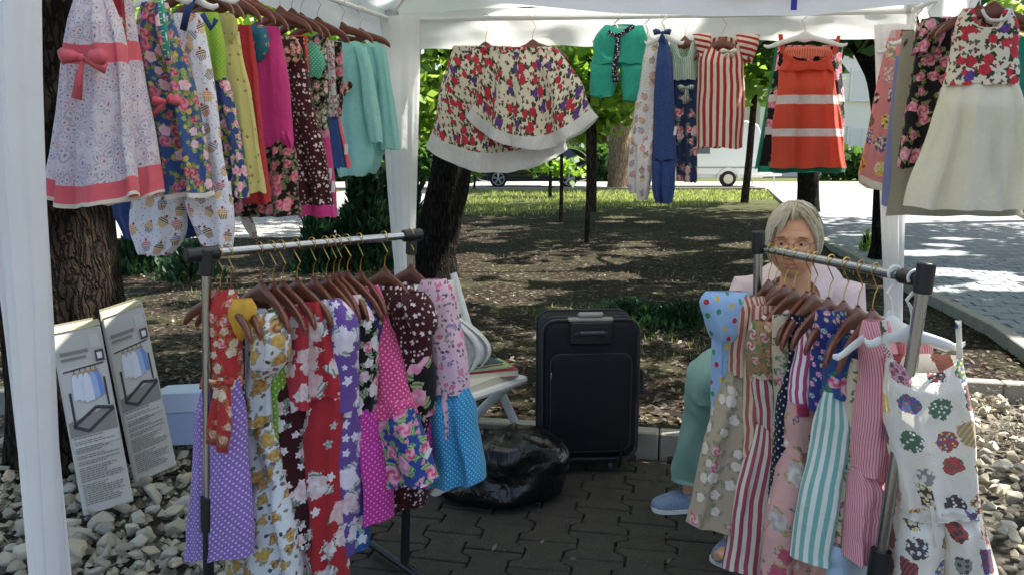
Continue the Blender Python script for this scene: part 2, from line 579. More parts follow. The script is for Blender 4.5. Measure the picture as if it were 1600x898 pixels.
def _brickpath():
    b = MatB('paved_path')
    v = b.vec(b.pos(), rot=(0, 0, R(-14)))
    nd = b.n('ShaderNodeTexBrick'); b.put(nd.inputs['Vector'], v)
    nd.inputs['Scale'].default_value = 1.0; nd.inputs['Brick Width'].default_value = .2; nd.inputs['Row Height'].default_value = .16
    nd.inputs['Mortar Size'].default_value = .008; nd.inputs['Mortar'].default_value = c4('#3f4042')
    nd.inputs['Color1'].default_value = c4('#74787d'); nd.inputs['Color2'].default_value = c4('#94989d')
    nz = b.noise(b.pos(), 3, 5, .6)
    b.set(b.mix(nz * .5, X(b, nd.outputs[0]), '#8a8884'), .88, 0, .2)
    b.bump(X(b, nd.outputs[1]), -.5, .01)
    return b.mat
M['brickpath'] = _brickpath()
def _gravelbase():
    b = MatB('gravel_bed')
    vo = b.vor(b.pos(), 24, 1, '3D')
    col = b.mix(b.rgb(X(b, vo.outputs['Color']))[0], '#3c382f', '#8a857a')
    b.set(b.mix(b.m('MULTIPLY', X(b, vo.outputs['Distance']), .9, clamp=True), col, '#1e1a15'), .95, 0, .1)
    b.bump(X(b, vo.outputs['Distance']), -1, .03)
    return b.mat
M['gravel'] = _gravelbase()
def _stone():
    b = MatB('crushed_stone')
    rnd = b.orand(); nz = b.noise(b.obj(), 26, 6, .7)
    c1 = b.pick(rnd, ['#c6beaa', '#aca38d', '#d8d0ba', '#b9b09a', '#9c9582', '#d0be9a'])
    col = b.mix(b.m('MULTIPLY_ADD', nz, 1.6, -.3, clamp=True), c1, b.mix(.5, c1, '#d8d4c6'))
    col = b.mix(b.m('MULTIPLY_ADD', b.noise(b.obj(), 9, 3), 5, -3.1, clamp=True) * .7, col, '#75664c')
    b.set(col, .88, 0, .25)
    b.bump(nz, .7, .012)
    return b.mat
M['stone'] = _stone()
def _stone_small():
    b = MatB('small_stone'); col = b.ramp(b.island(), [(0, '#6a6454'), (.5, '#9a927e'), (1, '#c6bda6')]); b.set(col, .9, 0, .2); return b.mat
M['stone_small'] = _stone_small()

def sheet(name, pts, z, mat, kind='structure'):
    m = MB(); m.poly([(p[0], p[1], z) for p in pts])
    o = m.build(name, mat, None, False)
    return tag(o, None, None, None, kind)
# base ground under everything, soil bed beyond the kerb
sheet('ground', [(-150, -8), (150, -8), (150, 250), (-150, 250)], -.03, M['gravel'])
a0, a1 = TP(-60, .1), TP(60, .1)
sheet('soil', [a0, TP(2.35, .1), TP(2.35, 1.45), TP(60, 1.45), (150, 250), (-150, 250)], SOIL, M['soil'])
# road beyond the lawn, path, side path
sheet('road', [(-90, 30.2), (90, 30.2), (90, 38.5), (-90, 38.5)], SOIL + .012, M['asphalt_road'])
sheet('side_path', [(-16, 12.6), (-2.9, 13.2), (-2.0, 30.1), (-6, 30.1), (-7, 20), (-16, 19)], SOIL + .008, M['asphalt'])
PL = [(3.35, 4.6), (3.75, 6.0), (4.05, 7.9), (4.65, 11.4), (6.4, 18.0), (9.6, 30.1)]
path_poly = PL + [(17, 30.1), (11.5, 18.5), (9.6, 14.5), (9.4, 4.6)]
sheet('paved_path', path_poly, SOIL + .006, M['brickpath'])
# path edging kerbs (each a part of the edging)
edging = thing('path_kerb', (3.8, 6, 0), None, None); edging['kind'] = 'structure'
def strip_blocks(pts, L, w, h, z0, parent, name, mat, gap=.008, jitter=.004):
    me = None
    for (xa, ya), (xb, yb) in zip(pts[:-1], pts[1:]):
        d = Vector((xb - xa, yb - ya, 0)); n = max(1, int(round(d.length / L))); st = d / n
        ang = math.atan2(d.y, d.x)
        for i in range(n):
            c = Vector((xa, ya, 0)) + st * (i + .5)
            m = MB()
            m.box((c.x, c.y, z0 + h / 2 + random.uniform(-jitter, jitter)), (st.length - gap, w, h), Matrix.Rotation(ang + random.uniform(-.006, .006), 3, 'Z'))
            m.build(name, mat, parent, False, .008, 1)
strip_blocks([(p[0] - .06, p[1]) for p in PL[:4]], .5, .1, .16, SOIL - .06, edging, 'kerb_block', M['concrete'])
strip_blocks([(p[0] - .06, p[1]) for p in PL[3:]], 2.0, .1, .14, SOIL - .06, edging, 'kerb_block', M['concrete'])
rk = thing('road_kerb', (0, 30, 0), None, None); rk['kind'] = 'structure'
strip_blocks([(-26, 30.1), (9.4, 30.1)], 2.0, .16, .16, SOIL - .05, rk, 'kerb_block', M['concrete'])
# pieces of the paved path that are large enough to tell apart
path_pav = thing('paved_path_near', (5, 6, 0), None, None); path_pav['kind'] = 'structure'
ca, sa = math.cos(R(14)), math.sin(R(14))
pm = MB(); pm.box((0, 0, 0), (.192, .152, .05)); _p0 = pm.build('paver', M['paver_blue'], None, False, .006, 1)
_rest = MB(); cnt = 0
cells = []
for j in range(0, 46):
    for i in range(-4, 40):
        lx, ly = 3.2 + (i + .5 * (j % 2)) * .2, 4.9 + j * .16
        u, v = lx - 3.2, ly - 4.9
        x, y = 3.2 + u * ca + v * sa * .6, 4.9 - u * sa * .6 + v
        x, y = 3.25 + u * ca + v * sa, 5.0 - u * sa + v * ca
        xl = np.interp(y, [p[1] for p in PL], [p[0] for p in PL])
        if x < xl + .1 or x > 9.3 or y < 5.0 or y > 10.2: continue
        if (x - 0) / y > .66: continue
        cells.append((y, x))
cells.sort()
for k, (y, x) in enumerate(cells):
    z = SOIL + random.uniform(-.006, .002)
    if k < 300:
        o = _p0 if k == 0 else _p0.copy()
        if k: COL.objects.link(o)
        o.location = (x, y, z); o.rotation_euler = (random.uniform(-.012, .012), random.uniform(-.012, .012), R(-14) + random.uniform(-.01, .01))
        adopt(o, path_pav)
    else:
        _rest.box((x, y, z), (.192, .152, .05), Matrix.Rotation(R(-14), 3, 'Z'))
if _rest.v:
    o = _rest.build('paver_field', M['paver_blue'], path_pav, False); o['kind'] = 'stuff'

# ---- patio under the tent: interlocking bone pavers, every block a part
patio = thing('patio', (0, 2.5, 0), None, None); patio['kind'] = 'structure'
sheet('patio_bed', [TP(.06, .0), TP(2.12, .0), TP(2.12, -3.4), TP(.06, -3.4)], -.022, M['gravel'])
PW, PLn = .185, .215
def bone(L=PLn, W=PW, o=.021, g=.0035):
    def hw(y):
        q = abs(y) / L
        if q < .19: return W / 2 - o
        if q > .31: return W / 2 + o
        return W / 2 - o + 2 * o * (q - .19) / .12
    ys = [-L/2 + g, -.31 * L, -.19 * L, .19 * L, .31 * L, L/2 - g]
    pr = [(hw(y) - g, y) for y in ys]
    pl = [(-(hw(y) - g), y) for y in ys[::-1]]
    return pr + pl
def bone_mesh(seed):
    r_ = random.Random(seed)
    m = MB(); out = bone(); n = len(out)
    jit = [(x + r_.uniform(-.0016, .0016), y + r_.uniform(-.0016, .0016)) for x, y in out]
    ins = [(x * .94, y * .95) for x, y in jit]
    zz = r_.uniform(-.001, .002)
    m.v = [(x, y, -.06) for x, y in jit] + [(x, y, -.005) for x, y in jit] + [(x, y, zz) for x, y in ins]
    for lv in (0, 1):
        for k in range(n):
            k2 = (k + 1) % n; m.face((lv*n + k, lv*n + k2, (lv+1)*n + k2, (lv+1)*n + k))
    m.face([2*n + k for k in range(n)])
    me = bpy.data.meshes.new('paver'); me.from_pydata(m.v, [], m.f); me.materials.append(M['paver'])
    return me
bms = [bone_mesh(s) for s in range(8)]
for i in range(-4, 13):
    for j in range(-16, 1):
        a = i * PW + .05
        b_ = j * PLn - .1 + (PLn / 2 if i % 2 else 0)
        p = TP(a, b_)
        if b_ > -.0 or a < .1 or a > 2.06: continue
        if p.y < 1.75 or abs(p.x) / p.y > .72: continue
        o = bpy.data.objects.new('paver', random.choice(bms)); COL.objects.link(o)
        o.location = (p.x, p.y, random.uniform(-.003, .002)); o.rotation_euler = (random.uniform(-.012, .012), random.uniform(-.012, .012), R(-11) + random.choice((0, math.pi)))
        adopt(o, patio)
# kerb behind the patio
kerb = thing('patio_kerb', TP(1, 0), None, None); kerb['kind'] = 'structure'
kpts = [(TP(a, b_).x, TP(a, b_).y) for a, b_ in ((-3.0, .05), (2.35, .05))]
kp2 = [(TP(a, b_).x, TP(a, b_).y) for a, b_ in ((2.35, .1), (2.35, 1.4), (5.5, 1.4))]
strip_blocks(kpts, .5, .09, .20, -.09, kerb, 'kerb_block', M['concrete'], .006, .003)
strip_blocks(kp2, .5, .09, .18, -.09, kerb, 'kerb_block', M['concrete'], .006, .003)

# ---- loose crushed stones: every stone its own thing
def stone_mesh(seed):
    r_ = random.Random(seed)
    bm = bmesh.new()
    s = (1.0, r_.uniform(.65, .95), r_.uniform(.5, .75))
    for _ in range(15):
        d = Vector((r_.gauss(0, 1), r_.gauss(0, 1), r_.gauss(0, 1))).normalized() * r_.uniform(.8, 1.0)
        bm.verts.new((d.x * s[0], d.y * s[1], d.z * s[2]))
    bmesh.ops.convex_hull(bm, input=bm.verts)
    for v in [v for v in bm.verts if not v.link_faces]: bm.verts.remove(v)
    me = bpy.data.meshes.new('stone'); 
    bmesh.ops.bevel(bm, geom=list(bm.edges), offset=.045, segments=1, affect='EDGES')
    bm.to_mesh(me); bm.free(); me.materials.append(M['stone'])
    return me
sms = [stone_mesh(s) for s in range(14)]
def scatter_stones(n, region, lab, grp, rmin, rmax, tries=6000):
    placed = []
    t = 0
    while len(placed) < n and t < tries:
        t += 1
        px = random.uniform(region[0], region[2]); py = random.uniform(region[1], region[3])
        p = G(px, py, .02)
        r = random.uniform(rmin, rmax) * random.choice((.8, 1, 1, 1.25))
        ab = p - K0
        u, v = ab.dot(TX), ab.dot(TY)
        if .08 < u < 2.14 and v < .0: continue
        if (v > -.06 and u < 2.4) or v > 1.3: continue
        if (Vector((p.x, p.y)) - Vector((-2.13, 3.75))).length < .3: continue
        if any((Vector((p.x, p.y)) - q[0]).length < (r + q[1]) * .56 for q in placed): continue
        placed.append((Vector((p.x, p.y)), r))
        o = bpy.data.objects.new('stone', random.choice(sms)); COL.objects.link(o)
        o.location = (p.x, p.y, .010 + random.uniform(0, .035)); o.scale = (r, r, r * random.uniform(.8, 1.1))
        o.rotation_euler = (random.uniform(-.5, .5), random.uniform(-.5, .5), random.uniform(0, 6.28))
        tag(o, lab, 'stone', grp)
    return placed
def small_gravel(n, fn, name, lab, seed):
    g = random.Random(seed); m = MB()
    for _ in range(n):
        x, y = fn(g); r = g.uniform(.007, .026)
        b0 = len(m.v); rot = g.uniform(0, 6.28)
        for k in range(4):
            a = rot + k * math.pi / 2 + g.uniform(-.35, .35); m.v.append((x + r * math.cos(a), y + r * math.sin(a), .0 + r * .1))
        m.v.append((x + g.uniform(-.3, .3) * r, y + g.uniform(-.3, .3) * r, r * g.uniform(.8, 1.3)))
        for k in range(4): m.face((b0 + k, b0 + (k + 1) % 4, b0 + 4))
    o = m.build(name, M['stone_small'], None, False); tag(o, lab, 'gravel', None, 'stuff')
# ---------------------------------------------------------------- trees and plants
# holes in the canopy: where the sun comes through to the ground, the kerb, the roof
_g = random.Random(12)
GAPS = [(G(1568, 650), .75), (G(1575, 600), .6), (G(1040, 688), .36), (P(165, 390, 3.5), .22), (P(150, 440, 3.48), .14), (G(790, 482), .24), (G(845, 468), .2), (G(258, 528), .22), (G(1470, 438), .35), (G(1560, 446), .4), (G(1420, 405), .3), (G(230, 690), .15)]
for _ in range(38):
    GAPS.append((G(_g.uniform(690, 1190), _g.uniform(318, 470)), _g.uniform(.14, .42)))
for _ in range(14):
    GAPS.append((G(_g.uniform(190, 420), _g.uniform(380, 520)), _g.uniform(.12, .3)))
for _ in range(10):
    GAPS.append((G(_g.uniform(1390, 1600), _g.uniform(350, 520)), _g.uniform(.12, .3)))
for _ in range(34):
    GAPS.append((Vector((_g.uniform(-1.0, 2.1), _g.uniform(2.0, 4.8), 2.4)), _g.uniform(.07, .22)))
def leaf_quads(n, center, radii, size, clumps=40, spread=.22, shell=.55, seed=0, elong=1.5, flat=.35, gaps=True):
    g = np.random.default_rng(seed)
    d = g.normal(size=(clumps, 3)); d /= np.linalg.norm(d, axis=1, keepdims=True)
    rad = (shell + (1 - shell) * g.random(clumps)) 
    cc = d * rad[:, None] * np.array(radii)
    k = g.integers(0, clumps, n)
    sc = spread * np.array(radii) * (0.6 + .8 * g.random(clumps))[k][:, None]
    p = cc[k] + g.normal(size=(n, 3)) * sc
    p += np.array(center)
    keep = np.ones(n, bool)
    if gaps:
        sd = np.array(SUN_TO)
        for gp, gr in GAPS:
            w = p - np.array(gp); t_ = w @ sd
            keep &= np.linalg.norm(w - t_[:, None] * sd, axis=1) > gr + .06
    p = p[keep]; n = len(p)
    nv = g.normal(size=(n, 3)); nv[:, 2] = np.abs(nv[:, 2]) + flat
    nv /= np.linalg.norm(nv, axis=1, keepdims=True)
    a = g.normal(size=(n, 3)); a -= nv * np.sum(a * nv, 1, keepdims=True); a /= np.linalg.norm(a, axis=1, keepdims=True)
    b = np.cross(nv, a)
    s = size * (.6 + .8 * g.random((n, 1)))
    q = np.stack([p - a * s * elong * .5, p + b * s * .42 - nv * s * .06, p + a * s * elong * .5 - nv * s * .12, p - b * s * .42 - nv * s * .06], axis=1)
    return q
def crown_obj(name, clouds, mat, parent):
    q = np.concatenate(clouds)
    return mesh_obj(name, fast_quads(name, q), mat, parent, False)
def trunk_obj(pts, radii, mat, parent, seg=18, lump=.06, name='trunk', sub=6, seed=0, ridge=.09):
    """smooth trunk through pts with lumpy radius"""
    P_ = np.array([tuple(p) for p in pts], float); t = np.linspace(0, 1, len(P_)); tt = np.linspace(0, 1, (len(P_) - 1) * sub + 1)
    C = np.stack([np.interp(tt, t, P_[:, k]) for k in range(3)], 1)
    for _ in range(2):
        C[1:-1] = .25 * C[:-2] + .5 * C[1:-1] + .25 * C[2:]
    rr = np.interp(tt, t, radii)
    m = MB(); rg = []
    for i, (c, r) in enumerate(zip(C, rr)):
        tg = C[min(i + 1, len(C) - 1)] - C[max(i - 1, 0)]
        tg = Vector(tg).normalized()
        ax = Vector((1, 0, 0)); ax = (ax - tg * ax.dot(tg)).normalized(); ay = tg.cross(ax)
        row = []
        for k in range(seg):
            a = 2 * math.pi * k / seg
            n_ = noise.noise(Vector((math.cos(a) * 1.3 + seed, math.sin(a) * 1.3, c[2] * 1.2))) * 1.0 + .5 * noise.noise(Vector((math.cos(a) * 4 + seed, math.sin(a) * 4, c[2] * 3)))
            q = r * (1 + lump * n_ + ridge * (abs(noise.noise(Vector((math.cos(a) * 7 + seed, math.sin(a) * 7, c[2] * 1.6)))) - .2))
            row.append(Vector(c) + ax * (q * math.cos(a)) + ay * (q * math.sin(a)))
        rg.append(row)
    m.rings(rg)
    return m.build(name, mat, parent)
def limbs(base, targets, r0, mat, parent):
    m = MB()
    for tgt in targets:
        b0 = Vector(base); t = Vector(tgt)
        mid = b0.lerp(t, .5) + Vector((random.uniform(-.2, .2), random.uniform(-.2, .2), .15)) * (t - b0).length * .3
        m.tube([b0, b0.lerp(mid, .5), mid, mid.lerp(t, .5), t], [r0, r0 * .8, r0 * .6, r0 * .4, r0 * .12], 7)
    m.build('limb', mat, parent)
def tree(label, base, pts, radii, clouds, trunk_mat, leaf_mat, limb_t=(), group=None, name='tree', seed=0, seg=18, lump=.06):
    t = thing(name, base, label, 'tree', group)
    tr = trunk_obj(pts, radii, trunk_mat, t, seg, lump, seed=seed, sub=14 if seg > 24 else 6)
    if limb_t:
        for tg in limb_t: limbs(pts[-1], [tg], radii[-1] * .8, trunk_mat, t)
    if clouds: crown_obj('crown', clouds, leaf_mat, t)
    return t
NEAR = 'park trees around the tent'
# huge rough trunk beside the boxes
tree('massive rough barked trunk the two rack cartons lean on', (-2.13, 3.75, 0),
     [(-2.10, 3.76, -.05), (-2.13, 3.75, .25), (-2.13, 3.75, .8), (-2.14, 3.76, 1.6), (-2.15, 3.78, 2.6), (-2.17, 3.8, 4.2), (-2.17, 3.85, 5.4)],
     [.34, .285, .262, .25, .24, .22, .16],
     [leaf_quads(4200, (-2.0, 4.4, 7.0), (3.6, 3.4, 1.8), .17, 34, .13, .35, 1)], M['bark_left'], M['leaf'],
     [(-4, 3, 7), (0, 4, 7.2), (-2, 6.5, 7.4), (-1.5, 2, 7.6)], seed=1, seg=80, lump=.08)
# leaning trunk behind the floral skirts
b = G(677, 432, SOIL)
b2 = P(722, 160, b.y + .15)
tree('dark trunk leaning over behind the rose print skirts', b,
     [b - Vector((.0, 0, .1)), b + Vector((.0, 0, .25)), b.lerp(b2, .5), b2, b2 + Vector((.25, .1, 1.6)), b2 + Vector((.3, .2, 3.2))],
     [.31, .245, .225, .21, .19, .14],
     [leaf_quads(2700, (-.2, 9.8, 7.0), (3.6, 3.6, 2.0), .2, 34, .14, .3, 2), leaf_quads(1300, (.4, 13.4, 7.6), (2.8, 2.4, 1.2), .2, 20, .16, .3, 22)], M['bark'], M['leaf'],
     [(-3, 9, 7), (2.2, 10, 7), (0, 12.5, 7.6), (-.5, 7.4, 7.6)], seed=2, seg=60, lump=.08)
# pale big trunk near the road
b = G(968, 293, SOIL)
tree('tall pale trunk at the road edge beside the parked car', b,
     [b - Vector((0, 0, .1)), b + Vector((0, 0, .5)), b + Vector((0, .1, 3.0)), b + Vector((-.1, .2, 6.5))], [.52, .46, .42, .3],
     [leaf_quads(5000, (b.x - .3, b.y, 8.2), (4.2, 3.6, 3.0), .34, 50, .17, .3, 3), leaf_quads(900, (b.x - 1.2, b.y - 1.0, 4.6), (1.6, .8, 1.0), .26, 18, .2, .3, 33)], M['bark_pale'], M['leaf_far'],
     [(b.x - 3, b.y, 8), (b.x + 3, b.y, 8.5)], seed=3)
# trunk behind the orange dress
b = G(1262, 331, SOIL)
tree('dark trunk rising behind the orange dress and the woman', b,
     [b - Vector((0, 0, .1)), b + Vector((-.02, 0, .4)), b + Vector((-.1, .05, 2.2)), b + Vector((-.15, .1, 4.6))], [.30, .24, .22, .18],
     [leaf_quads(2600, (b.x - .5, b.y - .5, 6.4), (4.6, 4.0, 2.4), .24, 60, .15, .35, 4), leaf_quads(2600, (b.x - 1.6, b.y - 2.5, 4.1), (2.6, 2.0, .9), .22, 30, .18, .3, 34)], M['bark'], M['leaf_dark'],
     [(b.x - 3, b.y, 6.5), (b.x + 3, b.y, 6.5), (b.x, b.y - 3, 6)], seed=4)
# curved trunk by the paved path
b = G(1381, 404, SOIL)
q1, q2, q3 = P(1386, 240, b.y), P(1375, 120, b.y), P(1342, 62, b.y - .1)
tree('slim dark curving trunk beside the paved path', b,
     [b - Vector((0, 0, .1)), b + Vector((0, 0, .2)), b.lerp(q1, .5), q1, q2, q3, q3 + Vector((-.9, -.2, .7))], [.22, .17, .15, .14, .15, .13, .08],
     [leaf_quads(2300, (b.x - .6, b.y - .3, 5.6), (3.4, 3.2, 1.9), .19, 60, .16, .35, 5), leaf_quads(1700, (b.x - 1.2, b.y - .2, 3.15), (1.3, .9, .5), .16, 30, .2, .3, 35)], M['bark'], M['leaf_dark'],
     [(b.x - 2.6, b.y, 5.5), (b.x + 2, b.y, 5.8), (b.x, b.y + 2, 6)], seed=5)
# saplings on the lawn; some carry unseen high crowns added to dapple the ground
SAP = 'saplings on the lawn'
def sapling(px, py, tpx, tpy, r, lab, cl, seed):
    b = G(px, py, SOIL); t_ = P(tpx, tpy, b.y)
    clouds = [leaf_quads(n, P(cx, cy, b.y), (rx, rx * .8, rz), sz, 14, .25, .2, seed + i) for i, (cx, cy, rx, rz, n, sz) in enumerate(cl)]
    t = tree(lab, b, [b - Vector((0, 0, .05)), b.lerp(t_, .3) + Vector((.012, 0, 0)), b.lerp(t_, .65) - Vector((.012, 0, 0)), t_], [r * 1.2, r, r * .9, r * .7], clouds, M['bark_sapling'], M['leaf'],
         [], SAP, 'sapling', seed, 8, .05)
sapling(876, 346, 879, 90, .035, 'thin sapling in front of the car rear wheel', [(900, 150, .9, .5, 500, .16), (870, 120, .8, .5, 400, .16)], 60)
sapling(917, 379, 922, 80, .036, 'straight sapling nearest the tent, beside the turquoise shorts', [(960, -420, 3.4, 1.6, 1500, .22), (940, 130, .8, .5, 600, .15), (905, 100, .8, .4, 400, .15)], 70)
sapling(925, 331, 930, 90, .085, 'thicker dark sapling directly behind the straight one', [(960, -160, 4.2, 1.8, 1700, .26), (760, -190, 3.4, 1.4, 1100, .26), (935, 160, 1.1, .6, 500, .2)], 80)
sapling(859, 309, 862, 180, .05, 'short sapling with low yellow green leaves before the car', [(868, 262, 1.0, .42, 160, .2), (858, 190, 1.1, .5, 200, .2)], 90)
sapling(740, 298, 744, 258, .045, 'tiny bushy sapling at the car bonnet', [(744, 262, .35, .42, 260, .13)], 95)
sapling(1163, 317, 1186, 90, .10, 'leaning dark sapling left of the orange dress', [(1130, -90, 3.6, 1.6, 1100, .28), (1185, 120, 1.7, 1.0, 1100, .24), (1130, 90, 1.4, .9, 700, .24)], 100)
# shade trees just outside the frame (their crowns dapple the whole place)
for k, (x, y, z, rx, ry, rz, n, sz) in enumerate([(6.4, 3.2, 7.2, 3.6, 3.6, 1.8, 8000, .2), (5.6, 7.4, 8.2, 3.8, 3.6, 2.0, 8000, .2), (10.5, 12.5, 8.0, 4.0, 4.2, 2.2, 6500, .24), (2.6, 6.0, 9.2, 3.4, 3.2, 1.6, 6500, .18), (-6.5, 8.0, 7.0, 4.2, 4.0, 2.4, 6500, .24), (7.6, 16.5, 9.5, 4.2, 3.6, 2.2, 5500, .26), (9.6, 10.4, 7.5, 3.8, 3.4, 1.6, 20000, .19), (12.6, 14.5, 8.0, 3.4, 4.0, 1.8, 9000, .22), (8.6, 8.2, 8.6, 2.6, 2.4, 1.4, 9000, .18)]):
    bx, by = [(6.6, 2.2), (8.6, 6.6), (11.0, 12.5), (5.9, 2.0), (-7.0, 8.0), (12.4, 17), (10.6, 8.6), (13.4, 14.5), (8.4, 4.4)][k]
    b = Vector((bx, by, SOIL))
    tree(['leafy shade tree spreading over the near end of the stall', 'leafy shade tree over the gravel beyond the racks', 'leafy shade tree at the far side of the paved path', 'slender high crowned shade tree over the tent roof', 'leafy shade tree over the side path', 'tall shade tree over the lawn edge', 'dense shade tree arching over the paved path', 'dense shade tree over the far half of the paved path', 'small shade tree by the near end of the paved path'][k], b, [b - Vector((0, 0, .1)), b + Vector((0, 0, 1.5)), Vector(((bx * .7 + x * .3), (by * .7 + y * .3), z * .55)), Vector((x, y, z * .85))], [.3, .25, .2, .12],
         [leaf_quads(int(n * .34), (x, y, z), (rx, ry, rz), sz, 30, .12, .3, 40 + k)], M['bark'], M['leaf'], [], 'shade trees outside the view', seed=40 + k)
# trees beyond the road
FARG = 'trees across the road'
far = [(-25, 44, 6.5, 5.5, 5.5), (-17, 47, 7.5, 5.5, 6), (-10.5, 42.5, 5.6, 4.6, 4.6), (-4.0, 46, 6.6, 5.4, 5.6), (1.6, 44, 5.6, 4.4, 4.6), (7.4, 47, 6.6, 5.0, 5.6), (-31, 50, 8, 6, 7), (25, 52, 6, 4.6, 5), (33, 50, 7, 5.5, 6)]
for k, (x, y, z, r_, rz) in enumerate(far):
    b = Vector((x, y, SOIL))
    tree(['broad', 'tall', 'low', 'dense', 'airy', 'slender', 'high', 'lone', 'spreading'][k] + ' sunlit leafy tree across the road behind ' + ['the tree trunk', 'the lilac dresses', 'the leaning trunk', 'the rose skirts', 'the black car', 'the white caravan', 'the tent curtain', 'the patchwork dress', 'the cream dress'][k], b, [b, b + Vector((0, 0, 2)), b + Vector((.3, 0, z))], [.35, .28, .15],
         [leaf_quads(3600, (x, y, z), (r_, r_ * .8, rz), .5, 60, .16, .3, 200 + k)], M['bark'], M['leaf_far'], [(x - 2, y, z + 1), (x + 2, y, z + 1)], FARG, seed=k)
# hedges across the road
def hedge(x0, x1, y, h, lab, mat='leaf_dark'):
    g = np.random.default_rng(int(abs(x0) * 10))
    n = int((x1 - x0) * h * 170)
    p = np.stack([g.uniform(x0, x1, n), y + g.normal(0, .35, n), SOIL + h * g.random(n) ** .7 * (1 + .12 * np.sin(g.uniform(x0, x1, n) * 2))], 1)
    nv = g.normal(size=(n, 3)); nv /= np.linalg.norm(nv, axis=1, keepdims=True)
    a = np.cross(nv, g.normal(size=(n, 3))); a /= np.linalg.norm(a, axis=1, keepdims=True); b = np.cross(nv, a); s = .2 * (.6 + g.random((n, 1)))
    q = np.stack([p - a * s, p + b * s * .6, p + a * s, p - b * s * .6], 1)
    root = thing('hedge', (x0, y, SOIL), lab, 'hedge', 'hedges across the road')
    mesh_obj('foliage', fast_quads('foliage', q), M[mat], root, False)
    m = MB()
    for i in range(int((x1 - x0) / .8)):
        xx = x0 + .4 + i * .8
        m.tube([(xx, y, SOIL), (xx + .1, y, SOIL + h * .8)], [.03, .015], 5)
    m.build('stem', M['bark'], root)
hedge(-14, -3.6, 39.6, 1.7, 'clipped green hedge across the road behind the leaning trunk')
hedge(2.2, 6.0, 39.8, 1.6, 'dark green hedge between the car and the pale trunk')
hedge(15.5, 19.5, 41.0, 1.5, 'low hedge at the road end beneath the orange dress')
hedge(-24, -14.5, 40, 1.8, 'long hedge across the road behind the rack cartons')
# thuja bushes beside the side path
def bush(lab, base, h, r, n, sz, mat, seed, upright=True, cat='shrub', name='shrub', grp=None):
    g = np.random.default_rng(seed)
    root = thing(name, base, lab, cat, grp)
    z = g.random(n) ** 1.25
    rr = r * np.sqrt(g.random(n)) * np.clip(1.15 - z, .05, 1) * (1 + .25 * np.sin(z * 17 + seed))
    a = g.random(n) * 6.283
    p = np.stack([base[0] + rr * np.cos(a), base[1] + rr * np.sin(a), base[2] + z * h], 1)
    nv = g.normal(size=(n, 3)); nv /= np.linalg.norm(nv, axis=1, keepdims=True)
    d = np.stack([np.cos(a) * .5, np.sin(a) * .5, np.full(n, 1.0)], 1) + g.normal(size=(n, 3)) * .35
    d /= np.linalg.norm(d, axis=1, keepdims=True); b = np.cross(d, nv); b /= np.linalg.norm(b, axis=1, keepdims=True)
    s = sz * (.5 + g.random((n, 1)))
    q = np.stack([p - d * s, p + b * s * .28, p + d * s, p - b * s * .28], 1)
    mesh_obj('foliage', fast_quads('foliage', q), M[mat], root, False)
    m = MB()
    for k in range(4):
        aa = k * 1.6 + seed
        m.tube([base, (base[0] + math.cos(aa) * r * .2, base[1] + math.sin(aa) * r * .2, base[2] + h * .4), (base[0] + math.cos(aa) * r * .3, base[1] + math.sin(aa) * r * .3, base[2] + h * .75)], [.03, .02, .006], 5)
    m.build('stem', M['bark'], root)
EV = 'dark evergreens beside the side path'
bush('upright dark evergreen behind the turquoise shirts', G(572, 415, SOIL), 1.35, .45, 2600, .085, 'conifer', 1, grp=EV)
bush('small dark evergreen just beyond the chrome rack rail', G(500, 420, SOIL), .75, .38, 1600, .07, 'conifer', 2, grp=EV)
bush('dark evergreen beside the leaning trunk foot', G(628, 400, SOIL), 1.5, .5, 2600, .09, 'conifer', 3, grp=EV)
bush('low leafy plant behind the cupcake print trousers', G(215, 425, SOIL), .5, .45, 900, .06, 'conifer', 4, cat='plant', name='plant')
bush('straggly plant between the rough trunk and the rack', G(300, 435, SOIL), .4, .4, 600, .05, 'conifer', 5, cat='plant', name='plant')
bush('bushy green plant growing in leaf litter behind the suitcase', G(985, 505, SOIL), .20, .55, 2600, .026, 'conifer', 6, cat='plant', name='plant')
bush('green plant growing in leaf litter left of the dotted collar', G(1070, 508, SOIL), .19, .45, 2000, .026, 'conifer', 7, cat='plant', name='plant')
bush('small weed with yellow green leaves by the path edge', G(1352, 392, SOIL), .3, .12, 60, .06, 'leaf', 8, cat='plant', name='plant')
# dry leaves on the soil
def flat_leaves(n, fx, fy, size, z0, seed, lift=.35):
    g = np.random.default_rng(seed)
    x, y = fx(g, n), fy(g, n)
    p = np.stack([x, y, z0 + .004 + g.random(n) * .012], 1)
    nv = g.normal(size=(n, 3)) * lift; nv[:, 2] = 1; nv /= np.linalg.norm(nv, axis=1, keepdims=True)
    a = g.normal(size=(n, 3)); a -= nv * np.sum(a * nv, 1, keepdims=True); a /= np.linalg.norm(a, axis=1, keepdims=True)
    b = np.cross(nv, a); s = size * (.5 + g.random((n, 1)))
    return np.stack([p - a * s, p + b * s * .5 + nv * s * .12, p + a * s, p - b * s * .5 + nv * s * .12], 1)
def wedge_y(y0, y1, pw=1.0): return lambda g, n: y0 + (y1 - y0) * g.random(n) ** pw
q = []
g_ = np.random.default_rng(5)
yy = 4.15 + 17 * g_.random(26000) ** 1.7
xx = (g_.random(26000) * 1.5 - .75) * yy
xx += 0; yy2 = yy - .2 * (xx + .6)
keep = (yy2 > 4.1 - .195 * (xx + .64) + .16) & ~((xx > np.interp(yy2, [p[1] for p in PL], [p[0] for p in PL])))
xx, yy2 = xx[keep], yy2[keep]; n = len(xx)
lq = flat_leaves(n, lambda g, m: xx, lambda g, m: yy2, .021, SOIL, 9)
